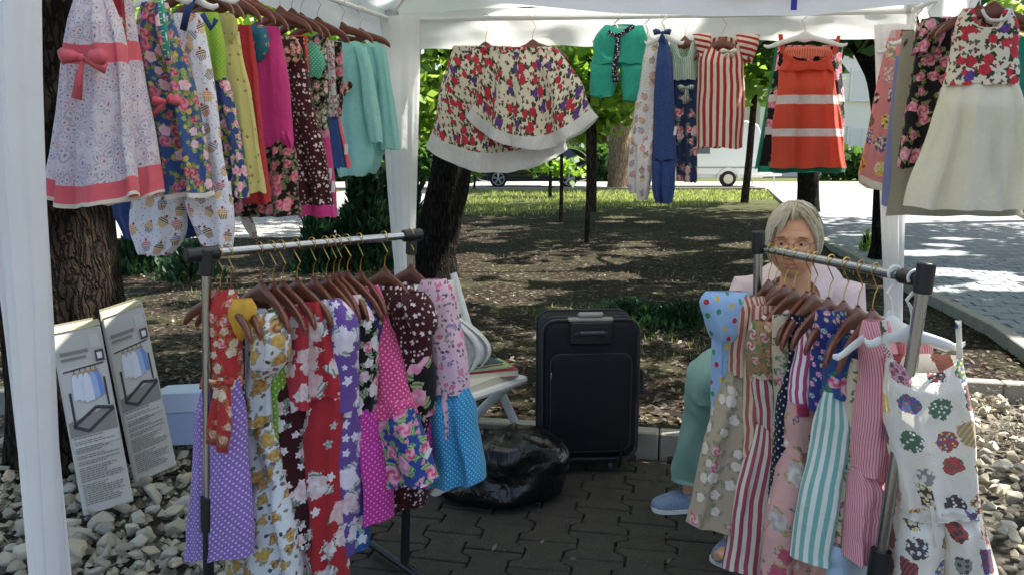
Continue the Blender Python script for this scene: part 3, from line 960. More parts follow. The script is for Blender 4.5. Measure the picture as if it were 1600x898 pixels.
tag(mesh_obj('leaf_litter', fast_quads('leaf_litter', lq), M['litter'], None, False), 'dry brown leaves strewn over the shaded soil', 'leaf litter', None, 'stuff')
# grass blades
def blades(n, poly_fn, h, seed, w=.006):
    g = np.random.default_rng(seed)
    x, y = poly_fn(g, n)
    n = len(x)
    p = np.stack([x, y, np.full(n, SOIL)], 1)
    a = g.random(n) * 6.283; L = h * (.5 + g.random(n))
    d = np.stack([np.cos(a) * .4 * L, np.sin(a) * .4 * L, L], 1); s = np.stack([-np.sin(a), np.cos(a), 0 * a], 1) * (w * y / 8)[:, None]
    return np.stack([p - s, p + s, p + d * .6 + s * .7, p + d], 1)
def lawn(g, n):
    y = 11.5 + 18.3 * g.random(n) ** .9; x = (g.random(n) * 1.35 - .75) * y
    nz = np.sin(x * .9 + 1.3) * np.cos(y * .7) + np.sin(x * .37 - y * .5) 
    ok = (nz * 1.3 + (y - 20.5) * .15 + .09 * x + g.normal(0, .3, n) > .35) & (x < np.interp(y, [p[1] for p in PL], [p[0] for p in PL]) - .15)
    ok &= ~((x < -2.2) & (y > 12.6) & (x > -16))
    ok &= y > 15.5
    return x[ok], y[ok]
tag(mesh_obj('grass', fast_quads('grass', np.concatenate([blades(60000, lawn, .075, 21)])), M['grass'], None, False), 'patchy sunlit grass on the lawn before the road', 'grass', None, 'stuff')
def lawn2(g, n):
    y = 13 + 14 * g.random(n); x = 9.4 + (y - 13) * .42 + 3 * g.random(n); return x, y
tag(mesh_obj('grass', fast_quads('grass', blades(9000, lawn2, .1, 22)), M['grass'], None, False), 'strip of green grass along the far side of the paved path', 'grass', None, 'stuff')
def weeds(g, n):
    x = (g.random(n) * 1.1 - .45); y = 5.2 + 5.5 * g.random(n); x = x * y
    nz = np.sin(x * 2.3 + 1.3) * np.cos(y * 1.7) + np.sin(x * 1.1 - y * .9)
    ok = (nz + g.normal(0, .3, n) > 1.05) & (x < np.interp(y, [p[1] for p in PL], [p[0] for p in PL]) - .15); return x[ok], y[ok]
tag(mesh_obj('weeds', fast_quads('weeds', blades(7000, weeds, .045, 23, .005)), M['grass'], None, False), 'sparse green weeds sprouting through the leaf litter', 'weeds', None, 'stuff')

# fallen leaves on the pavers and among the stones
g_ = np.random.default_rng(8)
nl = 260
lx_, ly_ = g_.uniform(-2.1, 2.4, nl), g_.uniform(1.8, 3.9, nl)
lq = flat_leaves(nl, lambda g, m: lx_, lambda g, m: ly_, .013, .010, 19, .5)
tag(mesh_obj('leaf_litter', fast_quads('leaf_litter', lq), M['litter'], None, False), 'a few dry leaves blown over the pavers and stones', 'leaf litter', None, 'stuff')
# ---------------------------------------------------------------- the tent
TFL, TBL, TBR = Vector((-1.19, 1.97, 0)), Vector((-.66, 4.60, 0)), Vector((1.95, 4.09, 0))
TFR = TFL + (TBR - TBL)
RAILZ_B, RAILZ_F = 2.17, 2.07
M['grey_joint'] = simple('grey_joint', '#a9acad', .45)
tent = thing('market_tent', (.4, 3.0, 0), 'white pop up market tent with curtains gathered at its posts', 'tent')
def sheet_grid(name, fn, nu, nv, mat, parent, thick=0):
    m = MB()
    for i in range(nu + 1):
        for j in range(nv + 1):
            m.v.append(tuple(fn(i / nu, j / nv)))
    for i in range(nu):
        for j in range(nv):
            a = i * (nv + 1) + j
            m.face((a, a + 1, a + nv + 2, a + nv + 1))
    o = m.build(name, mat, parent)
    if thick:
        md = o.modifiers.new('solid', 'SOLIDIFY'); md.thickness = thick
    return o
def rail(a, b, za, zb, r=.013):
    m = MB(); m.tube([(a.x, a.y, za), (a.x * .5 + b.x * .5, a.y * .5 + b.y * .5, (za + zb) / 2 - .004), (b.x, b.y, zb)], r, 8)
    m.build('rail', M['white_paint'], tent)
rail(TFL, TBL, RAILZ_F, RAILZ_B); rail(TBL, TBR, RAILZ_B, RAILZ_B - .04); rail(TBR, TFR, RAILZ_B - .04, RAILZ_F)
rail(TFL, TFR, RAILZ_B + .06, RAILZ_B + .06)
def strut(a, b):
    m = MB(); m.tube([a, b], .011, 8); m.build('strut', M['white_paint'], tent)
apex = (TFL + TBR) / 2 + Vector((0, 0, 2.95))
for c in (TFL, TBL, TBR, TFR):
    zc = RAILZ_B + .03
    strut(Vector((c.x, c.y, zc)), apex)
    m = MB(); m.box((c.x, c.y, 1.1), (.035, .035, 2.25), Matrix.Rotation(R(-11), 3, 'Z')); 
    m.build('post', M['white_paint'], tent, False, .003, 1)
    m = MB(); m.box((c.x, c.y, zc - .03), (.062, .062, .10), Matrix.Rotation(R(-11), 3, 'Z')); m.build('corner_joint', M['grey_joint'], tent, False, .006, 2)
    m = MB(); m.box((c.x, c.y, .01), (.11, .11, .02), Matrix.Rotation(R(-11), 3, 'Z')); m.build('foot_plate', M['steel_wire'], tent, False)
EZ = RAILZ_B + .045
def roof(a, b):
    def fn(u, v):
        p = a.lerp(b, u); p = Vector((p.x, p.y, EZ)) 
        w = p.lerp(apex, v)
        sag = .09 * math.sin(math.pi * u) * math.sin(math.pi * min(1, v * 1.05)) 
        return w - Vector((0, 0, sag + .022 * noise.noise(w * 3) + .008 * noise.noise(w * 9)))
    sheet_grid('roof_panel', fn, 44, 26, M['tent'], tent)
cs = [TFL, TBL, TBR, TFR]
ctr = (TFL + TBR) / 2
cs = [c + (c - ctr).normalized() * .045 for c in cs]
for k in range(4): roof(cs[k], cs[(k + 1) % 4])
def valance(a, b, h, amp=.012, z0=EZ, name='valance'):
    n_ = Vector((-(b - a).y, (b - a).x, 0)).normalized()
    def fn(u, v):
        p = a.lerp(b, u)
        w = amp * v * (math.sin(u * 31 + 1) + .6 * math.sin(u * 67)) + .022 * noise.noise(Vector((u * 7, v * 2, h))) + .010 * noise.noise(Vector((u * 22, v * 4, h)))
        return Vector((p.x, p.y, z0 - h * v - .004 * math.sin(u * 50))) + n_ * w
    sheet_grid(name, fn, 110, 8, M['tent'], tent)
valance(cs[0], cs[1], .20); valance(cs[1], cs[2], .205); valance(cs[2], cs[3], .20)
# gathered curtains round the posts, built from their outline at the post's own distance
def curtain(rows, Y, seed, depth=.07, name='curtain'):
    m = MB(); rg = []
    pys = [r[0] for r in rows]
    for py in np.linspace(pys[0], pys[-1], 40):
        l = P(np.interp(py, pys, [r[1] for r in rows]), py, Y); r = P(np.interp(py, pys, [r[2] for r in rows]), py, Y)
        c, h = (l + r) / 2, (r - l) / 2
        row = []
        for k in range(44):
            a = 2 * math.pi * k / 44
            f = 1 + .16 * math.sin(a * 5 + seed + py * .003) + .09 * math.sin(a * 11 + seed * 2)
            row.append(c + h * math.cos(a) * (1 + .04 * math.sin(a * 7 + seed)) + Vector((0, 1, 0)) * (depth * math.sin(a) * f))
        rg.append(row)
    m.rings(rg, caps=False)
    return m.build(name, M['tent'], tent)
curtain([(-260, -40, 62), (0, -28, 60), (120, -26, 62), (300, -12, 68), (500, 15, 75), (700, 38, 80), (900, 60, 92), (1200, 95, 118)], 1.90, 1, .06)
curtain([(28, 592, 656), (120, 597, 655), (240, 602, 652), (320, 608, 650), (390, 614, 648), (480, 624, 648), (640, 632, 650)], 4.57, 2, .07)
curtain([(40, 1366, 1420), (160, 1370, 1418), (340, 1377, 1412), (480, 1383, 1408), (600, 1386, 1406)], 4.07, 3, .05)
# lettered banner slung across the front of the tent
ban = thing('banner', (.3, 1.62, 1.7), 'white banner with blue lettering slung across the tent front', 'banner')
def banfn(u, v):
    px = 560 + 1080 * u
    low = np.interp(px, [560, 745, 850, 1000, 1180, 1260, 1370, 1480, 1640], [-40, 0, 12, 23, 26, 25, 13, 0, -24])
    pb = P(px, low, 1.62 - .06 * u)
    top = 2.20
    z = pb.z * (1 - v) + top * v
    return Vector((pb.x, pb.y + .012 * math.sin(u * 17) * v + .006 * math.sin(u * 40 + v * 3), z))
sheet_grid('banner_cloth', banfn, 60, 10, M['tent'], ban)
M['ink'] = simple('blue_ink', '#2c2a8c', .6)
cu = bpy.data.curves.new('lettering', 'FONT'); cu.body = 'camp'; cu.size = .088; cu.extrude = .0008; cu.space_character = 1.02; cu.resolution_u = 6; cu.offset = .0016
to = bpy.data.objects.new('lettering_font', cu); COL.objects.link(to)
dg = bpy.context.evaluated_depsgraph_get()
tm = bpy.data.meshes.new_from_object(to.evaluated_get(dg)); bpy.data.objects.remove(to)
base_pt = P(1108, -1, 1.575)
for v in tm.vertices:
    x, y, z = v.co
    v.co = Vector((base_pt.x + x * 1.0, base_pt.y - .012 + z, base_pt.z + y))
mesh_obj('lettering', tm, M['ink'], ban, False)

# ---------------------------------------------------------------- clothes racks
def rack(label, L0, L1, p0, p1, pole_r=.0125, foot=True):
    """L0/L1: bar ends; p0/p1: (top, low) of the two posts"""
    t = thing('clothes_rack', (p0[1].x, p0[1].y, 0), label, 'clothes rack', 'chrome garment racks')
    m = MB(); m.tube([L0, L1], .0125, 14); m.build('hanging_rail', M['chrome'], t)
    d = (L1 - L0).normalized()
    for (top, low), sgn in ((p0, -1), (p1, 1)):
        ax = (low - top).normalized()
        gnd = top + ax * ((top.z - .05) / -ax.z)
        mid = top + ax * ((top.z - .42) / -ax.z)
        m = MB(); m.tube([top, mid], pole_r, 14); m.build('post', M['chrome'], t)
        m = MB(); m.tube([mid + ax * -.05, gnd], pole_r * 1.25, 12); m.build('lower_post', M['black_plastic'], t)
        m = MB(); m.tube([mid - ax * .07, mid + ax * .03], pole_r * 1.7, 12); m.build('collar', M['black_plastic'], t)
        m = MB(); m.tube([top - ax * .022, top + ax * .05], pole_r * 1.45, 14); m.build('end_joint', M['black_plastic'], t, bevel=.004)
        side = Vector((-d.y, d.x, 0)).normalized()
        m = MB(); m.tube([gnd - side * .22 + Vector((0, 0, -.02)), gnd + side * .22 + Vector((0, 0, -.02))], .014, 10); m.build('foot', M['black_plastic'], t)
    return t
LB0, LB1 = P(316, 397, 2.15), P(650, 367, 2.6)
rkL = rack('chrome garment rack of floral dresses beside the rough trunk', LB0, LB1, (P(322, 402, 2.15), P(326, 898, 2.15)), (P(643, 374, 2.6), P(632, 898, 2.6)))
m = MB(); dL = (LB1 - LB0).normalized(); m.tube([LB0 - dL * .045, LB0 + dL * .045], .0195, 12); m.build('elbow', M['black_plastic'], rkL, bevel=.004)
m = MB(); m.tube([LB1 - dL * .05, LB1 + dL * .02], .0195, 12); m.build('elbow', M['black_plastic'], rkL, bevel=.004)
RB0, RB1 = P(1190, 388, 2.55), P(1440, 437, 1.86)
rkR = rack('chrome garment rack of striped dresses before the seated woman', RB0, RB1, (P(1185, 372, 2.55), P(1176, 898, 2.55)), (P(1446, 425, 1.84), P(1371, 898, 1.84)), .0145)
dR = (RB1 - RB0).normalized(); m = MB(); m.tube([RB1 - dR * .07, RB1 + dR * .02], .019, 12); m.build('elbow', M['black_plastic'], rkR, bevel=.004)

# ---------------------------------------------------------------- hangers
def hook_pts(top_c, r, d, neck):
    """wire hook over a bar whose centre is top_c, in direction d, down to neck"""
    pts = []
    for k in range(9):
        a = R(-35) + R(215) * k / 8
        pts.append(top_c + d * (r * math.cos(a)) * 1 + Vector((0, 0, r * math.sin(a))))
    # from the far tip over the top to the near side, then down to the neck
    last = pts[-1]
    pts.append(last + d * (r * .15) + Vector((0, 0, -.010)))
    L_ = (last.z - neck.z)
    pts.append(Vector((neck.x, neck.y, last.z - L_ * .48)) + d * (r * .95)); pts.append(Vector((neck.x, neck.y, last.z - L_ * .62)) + d * (r * .35)); pts.append(neck + Vector((0, 0, L_ * .2))); pts.append(neck)
    return pts
def hanger(A, yaw, kind, label, group, drop=.105, half=.17, slope=.07, barr=.0125, tilt=None):
    hr0 = random.Random(hash(label) % 9973 if False else sum(map(ord, label)))
    yaw = yaw + R(hr0.uniform(-7, 7)); tilt = hr0.uniform(-.06, .06) if tilt is None else tilt; drop += hr0.uniform(-.006, .006)
    d = Vector((math.cos(yaw), -math.sin(yaw), 0))
    t = thing('clothes_hanger', A, label, 'hanger', group)
    neck = A - Vector((0, 0, drop))
    n_ = Vector((d.y, -d.x, 0))
    hk = MB(); hk.tube(hook_pts(A + Vector((0, 0, .003)), barr + .005, d * (1 if kind != 'white' else -1), neck + Vector((0, 0, .004))), .0017 if kind != 'white' else .0042, 6)
    mats = {'wood': ('wood', 'brass'), 'brown': ('wood', 'steel_wire'), 'white': ('white_plastic', 'white_plastic')}[kind]
    hk.build('hook', M[mats[1]], t)
    m = MB(); rg = []
    N_ = 22
    for i in range(N_ + 1):
        s = -1 + 2 * i / N_
        a = abs(s)
        z = -slope * (a ** 1.35) - .012 * max(0, a - .85) / .15
        bow = .020 * a * a      # gentle forward bow
        hgt = (.021 - .006 * a) if kind != 'white' else (.011 + .004 * (1 - a))
        if a < .16: hgt += .014 * (1 - a / .16) ** .7
        th = .0095 if kind != 'white' else .0045
        if kind == 'white' and a > .8: z += .030 * ((a - .8) / .2) ** 2; hgt *= .8
        if a > .96: hgt *= .7; th *= .7
        c = neck + d * (half * s) + n_ * bow + Vector((0, 0, z - .022))
        if tilt: c += Vector((0, 0, tilt * s * half))
        row = []
        for k in range(10):
            q = 2 * math.pi * k / 10
            row.append(c + Vector((0, 0, hgt * math.cos(q))) + n_ * (th * math.sin(q)))
        rg.append(row)
    m.rings(rg); m.build('shoulder_bar', M[mats[0]], t)
    if kind != 'white':
        c = MB(); c.tube([neck - Vector((0, 0, .006)), neck + Vector((0, 0, .010))], .006, 8); c.build('collar', M[mats[0]], t)
    return t

# ---------------------------------------------------------------- cloth
def cloth(name, rows, A, yaw, mat, parent, thick=.022, folds=5, amp=.010, seed=0, neck=None, arc=(0, 0), nu=None, nv=None, fan=False, off=0.0, g0=.25, wav=.009, bands=()):
    """a folded cloth tube hung in the vertical plane through A; rows (py, left px, right px) give its outline.
    bands: (name, py0, py1, material) lengths of the same tube made of another cloth, each an object of its own"""
    r_ = random.Random(seed * 131 + 7)
    pys = np.array([r[0] for r in rows], float)
    if nv is None: nv = int(max(9, min(46, (pys[-1] - pys[0]) / 7)))
    nu = nu or (72 if (max(r[2] - r[1] for r in rows) > 45) else 44)
    py = np.linspace(pys[0], pys[-1], nv)
    cuts = sorted({v for bd in bands for v in (bd[1], bd[2]) if pys[0] < v < pys[-1]})
    if cuts: py = np.array(sorted(set([p for p in py if all(abs(p - c) > 2 for c in cuts)] + cuts + [pys[0], pys[-1]])))
    nv = len(py)
    t = (py - pys[0]) / (pys[-1] - pys[0])
    xl = np.interp(py, pys, [r[1] for r in rows]); xr = np.interp(py, pys, [r[2] for r in rows])
    for a_ in (xl, xr):
        for _ in range(2): a_[1:-1] = .25 * a_[:-2] + .5 * a_[1:-1] + .25 * a_[2:]
    nrm = Vector((-math.sin(yaw), -math.cos(yaw), 0))
    A2 = (A[0] + nrm.x * off, A[1] + nrm.y * off)
    ph = [r_.uniform(0, 6.28) for _ in range(6)]
    dr = [r_.uniform(-1.2, 1.2) for _ in range(4)]
    fk = [folds * r_.uniform(.8, 1.1) * 3.14 / 2, folds * r_.uniform(1.5, 1.9) * 3.14 / 2, folds * .55 * 3.14 / 2]
    Ls = [hit(x, y, A2, yaw) for x, y in zip(xl, py)]; Rs = [hit(x, y, A2, yaw) for x, y in zip(xr, py)]
    slen = 0; c_prev = None
    rg, UV = [], []
    for i in range(nv):
        c, h = (Ls[i] + Rs[i]) / 2, (Rs[i] - Ls[i]) / 2
        if c_prev is not None: slen += (c - c_prev).length
        c_prev = c
        w = h.length; v = t[i]; g = g0 + (1 - g0) * v ** .8
        th = thick * (min(1.0, .45 + v * 3)) * min(1.0, w / .05)
        row = []
        for k in range(nu):
            a = -math.pi / 2 + 2 * math.pi * k / nu
            ca_, sa_ = math.cos(a), math.sin(a)
            x = math.copysign(abs(ca_) ** .7, ca_)
            sy = math.copysign(abs(sa_) ** .8, sa_)
            dv = .8 * noise.noise(Vector((v * 2.2, seed * 1.7, x * .7)))
            s1 = math.sin(fk[0] * x + ph[0] + dr[0] * v + dv); s2 = math.sin(fk[1] * x + ph[1] + dr[1] * v * 2 + dv * 1.5); s3 = math.sin(fk[2] * x + ph[2] + dr[2] * v)
            s1 = math.copysign(abs(s1) ** .8, s1)
            f = (s1 * .62 + s2 * .3 + s3 * .45) * amp * 1.25 * g
            f += .0045 * noise.noise(Vector((x * 7 * w / .15, v * 6, seed * 3.1))) + .002 * noise.noise(Vector((x * 19 * w / .15, v * 17, seed * 2.1)))
            edge = min(1.0, (1 - abs(x)) * 5 + .35)
            if i >= nv - 2 and nv > 12: f += .0022
            p = c + h * (x * (1 + .03 * math.sin(v * 9 + ph[3]) * (1 if v < .97 else .5))) + nrm * (th * sy + f * edge * (1.0 if sa_ > 0 else .8))
            z = -(arc[0] + (arc[1] - arc[0]) * v) * (1 - x * x)
            if neck:
                nw, df, db = neck
                dep = df if sa_ > 0 else db
                z -= dep * math.exp(-(x / nw) ** 4) * max(0, 1 - v * (3.0 if nv > 10 else 1.5)) ** 1.5
            if v > .9: z += wav * 1.3 * noise.noise(Vector((x * 3.1 + ph[4], seed * 1.3, sa_ * .5))) * (v - .9) * 10
            row.append(p + Vector((0, 0, z)))
        rg.append(row)
        cum = [0.0]
        for k in range(nu): cum.append(cum[-1] + (row[(k + 1) % nu] - row[k]).length)
        UV.append((np.array(cum) - cum[nu // 2], slen))
    lens = [u[0][-1] for u in UV]; ref = sum(lens) / len(lens)
    def piece(nm, i0, i1, mt):
        V = [tuple(p) for row in rg[i0:i1 + 1] for p in row]; Fc = []; L = []
        for i in range(i1 - i0):
            ua, ub = UV[i0 + i], UV[i0 + i + 1]
            fa, fb = (ref / lens[i0 + i], ref / lens[i0 + i + 1]) if fan else (1, 1)
            for k in range(nu):
                k2 = (k + 1) % nu
                Fc.append((i * nu + k, i * nu + k2, (i + 1) * nu + k2, (i + 1) * nu + k))
                L += [ua[0][k] * fa, -ua[1], ua[0][k + 1] * fa, -ua[1], ub[0][k + 1] * fb, -ub[1], ub[0][k] * fb, -ub[1]]
        me = bpy.data.meshes.new(nm); me.from_pydata(V, [], Fc)
        uo = np.tile(np.array([(seed * .377) % 1.7, (seed * .613) % 1.9], dtype=np.float32), len(L) // 2)
        me.uv_layers.new(name='UVMap').data.foreach_set('uv', np.array(L, dtype=np.float32) + uo)
        return mesh_obj(nm, me, mt, parent, True)
    if not bands: return piece(name, 0, nv - 1, mat)
    idx = lambda y: int(np.argmin(abs(py - y)))
    edges_ = sorted({0, nv - 1} | {idx(bd[1]) for bd in bands} | {idx(bd[2]) for bd in bands})
    for e0, e1 in zip(edges_[:-1], edges_[1:]):
        mid = (py[e0] + py[e1]) / 2
        hitb = [bd for bd in bands if bd[1] < mid < bd[2]]
        piece(hitb[0][0] if hitb else name, e0, e1, F[hitb[0][3]] if hitb else mat)
    return None
def ribbon_obj(name, pts, w, mat, parent, th=.002, up=(0, -1, 0)):
    """a flat cloth ribbon along pts, facing 'up'"""
    m = MB(); rg = []; UV = []
    pts = [Vector(p) for p in pts]; n = len(pts); u = Vector(up).normalized(); s = 0
    if not isinstance(w, (list, tuple)): w = [w] * n
    for i, p in enumerate(pts):
        t = (pts[min(i + 1, n - 1)] - pts[max(i - 1, 0)]).normalized()
        b = t.cross(u).normalized()
        if i: s += (p - pts[i - 1]).length
        rg.append([p - b * w[i] / 2 + u * th, p + u * th * 1.8, p + b * w[i] / 2 + u * th, p + b * w[i] / 2 - u * th, p - b * w[i] / 2 - u * th])
        UV += [(-w[i] / 2, s), (0, s), (w[i] / 2, s), (w[i] / 2 + .01, s), (-w[i] / 2 - .01, s)]
    m.rings(rg)
    me = bpy.data.meshes.new(name); me.from_pydata(m.v, [], m.f)
    uvl = me.uv_layers.new(name='UVMap')
    idx = np.empty(len(me.loops), dtype=np.int32); me.loops.foreach_get('vertex_index', idx)
    uvl.data.foreach_set('uv', np.array(UV, dtype=np.float32)[idx].reshape(-1))
    return mesh_obj(name, me, mat, parent, True)
def bow(c, size, mat, parent, tails=((-.5, -1.6), (.35, -1.2)), up=(0, -1, 0), name='bow'):
    c = Vector(c); rt = Vector((1, 0, 0)); u = Vector(up); z = Vector((0, 0, 1)); s = size
    m = MB(); UV = []
    def add(pts, ws):
        n = len(pts); rg = []
        for i, p in enumerate(pts):
            t = (pts[min(i + 1, n - 1)] - pts[max(i - 1, 0)]).normalized(); b = t.cross(u).normalized()
            rg.append([p - b * ws[i] / 2, p + u * .005, p + b * ws[i] / 2, p - u * .002])
            for q in rg[-1]: UV.append((q.x, q.z))
        m.rings(rg)
    for sg in (-1, 1):
        add([c, c + rt * sg * .3 * s + u * .016 + z * .05 * s, c + rt * sg * .62 * s + u * .02 + z * .06 * s, c + rt * sg * .8 * s + u * .008], [.12 * s, .42 * s, .55 * s, .5 * s])
    add([c + z * .12 * s + u * .02, c + u * .026, c - z * .12 * s + u * .02], [.16 * s, .2 * s, .16 * s])
    for tx, tz in tails:
        add([c + u * .008, c + rt * tx * .4 * s + z * tz * .4 * s + u * .014, c + rt * tx * s + z * tz * s + u * .008], [.12 * s, .26 * s, .38 * s])
    me = bpy.data.meshes.new(name); me.from_pydata(m.v, [], m.f)
    uvl = me.uv_layers.new(name='UVMap')
    idx = np.empty(len(me.loops), dtype=np.int32); me.loops.foreach_get('vertex_index', idx)
    uvl.data.foreach_set('uv', np.array(UV, dtype=np.float32)[idx].reshape(-1))
    return mesh_obj(name, me, mat, parent, True)
# ---------------------------------------------------------------- prints
GL, GL2 = '#3f6a3a', '#7c9a5a'
def roses(base, c, n=16, r=.34, hi='#f2dfe2', leaf=GL, leaf2=GL2, dens=.85, small=None, **kw):
    L = []
    if small: L.append(dict(n=n * 2.3, r=.3, c=small, dens=.6, pet=5, leaf=leaf, leaf2=leaf2, lr=1.6, hiamt=.3))
    L.append(dict(n=n, r=r, c=c, hi=hi, leaf=leaf, leaf2=leaf2, dens=dens, **kw))
    return floral(base, L)
F = {}
F['lilac'] = fabric('lilac_swirl', swirl_print('#dcd4da', ['#a79cbc', '#cc98aa', '#9a94b2', '#e8dee2', '#c4aec2'], 46))
F['coral'] = fabric('coral', plain('#e8606c'))
F['cream'] = fabric('cream', plain('#ebe4d2'), .25)
F['redfloral'] = fabric('red_floral', roses('#a81e2c', ['#e8dcc0', '#d8b88a', '#e0c8c0'], 20, .36))
F['navyfloral'] = fabric('navy_floral', floral('#33508c', [dict(n=30, r=.34, c=['#c8a83c', '#6f8a3a', '#8aa04a'], dens=.6, hiamt=.2, leaf='#55743c'), dict(n=17, r=.4, c=['#b02a3c', '#c2406a', '#e8c8d0', '#a02438'], hi='#e8a0a8', leaf='#5c7a3a', leaf2='#a8a04a', dens=.8)]))
F['cupcake'] = fabric('cupcake', cupcakes('#e6e6ee', 17))
F['navy'] = fabric('navy_plain', mottle('#1c2f62', '#2a4480', 60))
F['lime'] = fabric('lime', dots('#8fb82c', '#a9cc4a', .01))
F['limefloral'] = fabric('lime_skirt_floral', roses('#2a4078', ['#d05878', '#c03a52', '#e08aa0'], 17, .36, leaf='#7d9a3a', leaf2='#b4b84a'))
F['paleyellow'] = fabric('pale_yellow', floral('#d8cf80', [dict(n=22, r=.16, c=['#b8783c', '#a8683a'], dens=.6, hiamt=.2)]), .3)
F['red'] = fabric('red_plain', mottle('#b01820', '#c4242c'))
F['whitered'] = fabric('white_red_floral', roses('#e2dcd2', ['#b8243a', '#cc5a6a'], 24, .34))
F['teal'] = fabric('teal_floral', roses('#1f6f84', ['#b02a3a', '#8f2438'], 20, .22, dens=.7))
F['magenta'] = fabric('magenta', dots('#c81e78', '#da3c8e', .009, .2))
F['blackrose'] = fabric('black_rose', roses('#241518', ['#c8405e', '#d86a80', '#a82a40'], 15, .38, hi='#eea8b0', leaf='#4c5c34', leaf2='#8a8a5a', small=['#b03a4e', '#6a7a4a'], k=1.2))
F['maroon'] = fabric('maroon_ditsy', floral('#421318', [dict(n=46, r=.24, c=['#e0c8c0', '#c89a94'], dens=.45, wave=.4), dict(n=24, r=.2, c=['#ddd0c8'], dens=.5, wave=.5)]))
F['orangefloral'] = fabric('orange_floral', roses('#3a1a12', ['#e07a24', '#e8a83a', '#c8481e'], 24, .42))
F['orange'] = fabric('orange_plain', mottle('#d8401c', '#e25428'))
F['blackpink'] = fabric('black_pink', roses('#1e1618', ['#c84a66', '#8a8a5a', '#d8a0a8'], 20, .34, small=['#a0405a', '#5e7048']))
F['mintdots'] = fabric('mint_dots', dots('#3fb08c', '#bfe4d4', .011, .22), .2)
F['pinkribbon'] = fabric('pink_ribbon', plain('#d27e94'), .2)
F['denim'] = fabric('denim', mottle('#2b4a80', '#3a5c96', 200))
F['turq'] = fabric('pale_turquoise', mottle('#90d0c9', '#a0dad2', 40), .25, wr=.3)
F['skirtrose'] = fabric('cream_rose', floral('#e2dac2', [dict(k=1.0, n=38, r=.28, c=['#5c3a30', '#30502e', '#5a5044', '#a83040'], dens=.85, wave=.6, pet=3, hiamt=.1), dict(k=1.0, n=19, r=.33, c=['#b8122c', '#c41c38', '#bc1832', '#c0182e', '#2c3c94'], hi='#e04058', hiamt=.28, leaf='#24502e', leaf2='#3c3a2a', lr=1.75, dens=.8)]))
F['lace'] = fabric('white_lace', mottle('#e2e2e0', '#f4f4f2', 160), .3, wr=.9)
F['turqshort'] = fabric('turquoise_shorts', mottle('#22a08a', '#2cb096', 30), .22)
F['navyditsy'] = fabric('navy_ditsy', floral('#1c2440', [dict(n=60, r=.3, c=['#c8b8c0', '#8a5a64', '#d8d0d0'], dens=.7)]))
F['icecream'] = fabric('icecream', cupcakes('#e4e2e2', 17), .3)
F['bluejean'] = fabric('blue_ditsy', floral('#2c4a86', [dict(n=60, r=.2, c=['#18284e'], dens=.8, hiamt=0, wave=.5)]))
F['greenstripe'] = fabric('pale_green_stripe', stripes('#c8d8c8', '#8aa894', .011, .5), .25)
F['navyrose'] = fabric('navy_rose', roses('#26335c', ['#c43a52', '#d89aa0', '#b82440'], 14, .32, leaf='#4a6a5a', leaf2='#8a9a7a', k=1.05))
F['redstripe'] = fabric('red_stripe', stripes('#b01c2a', '#e8dcc4', .034, .52), .25)
F['redstripe_h'] = fabric('red_stripe_across', stripes('#b01c2a', '#e8dcc4', .028, .52, 78), .25)
F['orangedress'] = fabric('orange_cotton', mottle('#e0421e', '#ea5834', 120), .38)
F['orangepale'] = fabric('orange_smock', stripes('#e88a70', '#dd5a38', .012, .5), .38)
F['greentrim'] = fabric('green_trim', mottle('#12866a', '#1f9a7c'), .25)
F['darkrose'] = fabric('dark_rose', roses('#181418', ['#d0587a', '#d8809a', '#b83a52'], 15, .38, hi='#f0c0cc', leaf='#4a5c30', leaf2='#98a060', k=1.2))
F['pinkpatch'] = fabric('pink_patchwork', patches('#d88a86', 10), .2)
F['lavender'] = fabric('lavender_blue', plain('#7f8cc0'))
F['linen'] = fabric('grey_linen', mottle('#8d8a78', '#aaa692', 180), .25)
F['ivory'] = fabric('ivory', mottle('#e8e4cf', '#f0ecd9', 60), .4, wr=.2)
F['purpledots'] = fabric('purple_dots', dots('#9470bd', '#dcd0ee', .0145, .22))
F['redgold'] = fabric('red_gold_floral', roses('#c0241e', ['#d8a060', '#e0c890', '#d85030'], 18, .36, leaf='#8a5a2c', leaf2='#c88a4a'))
F['yellow'] = fabric('yellow', mottle('#e0a81c', '#e8b42c'), .2)
F['mustard'] = fabric('mustard_roses', floral('#e6eae8', [dict(k=1.12, n=30, r=.24, c=['#7d7f6a', '#3a3a30', '#8a5a70'], dens=.55, wave=.5, pet=2, hiamt=.1), dict(k=1.12, n=15, r=.33, c=['#c0862c', '#8a4a24', '#d0a040', '#b87828'], hi='#e2c478', leaf='#8a9078', leaf2='#b8b8a0', lr=1.5, dens=.82)]), .22)
F['limedots'] = fabric('lime_dots', dots('#7aa52c', '#c4dc86', .015, .2))
F['winefloral'] = fabric('wine_floral', floral('#3c1016', [dict(k=1.2, n=24, r=.32, c=['#e4dcd8', '#d8c8c4', '#5a7060'], dens=.6, wave=.4), dict(k=1.2, n=12, r=.34, c=['#e8e0dc', '#dcb8b4'], leaf='#5c6e5c', leaf2='#8c9a88', dens=.6, wave=.3)]))
F['redwhite'] = fabric('red_white_floral', floral('#b3101f', [dict(k=1.0, n=20, r=.26, c=['#e8e2dc', '#8a9a88'], dens=.4, wave=.5), dict(k=1.0, n=10.5, r=.36, c=['#ece6e0', '#e6c8c4', '#f0e8e4'], hi='#e0a8a4', leaf='#e8e4dc', leaf2='#6f8068', lr=1.5, lt=.0, dens=.82, wave=.28)]))
F['palepinkred'] = fabric('pale_red_floral', floral('#c02a3a', [dict(k=1.15, n=16, r=.42, c=['#ecdcd8', '#e8c8c4', '#8c9c88'], hi='#f4ecea', dens=.95, wave=.3)]))
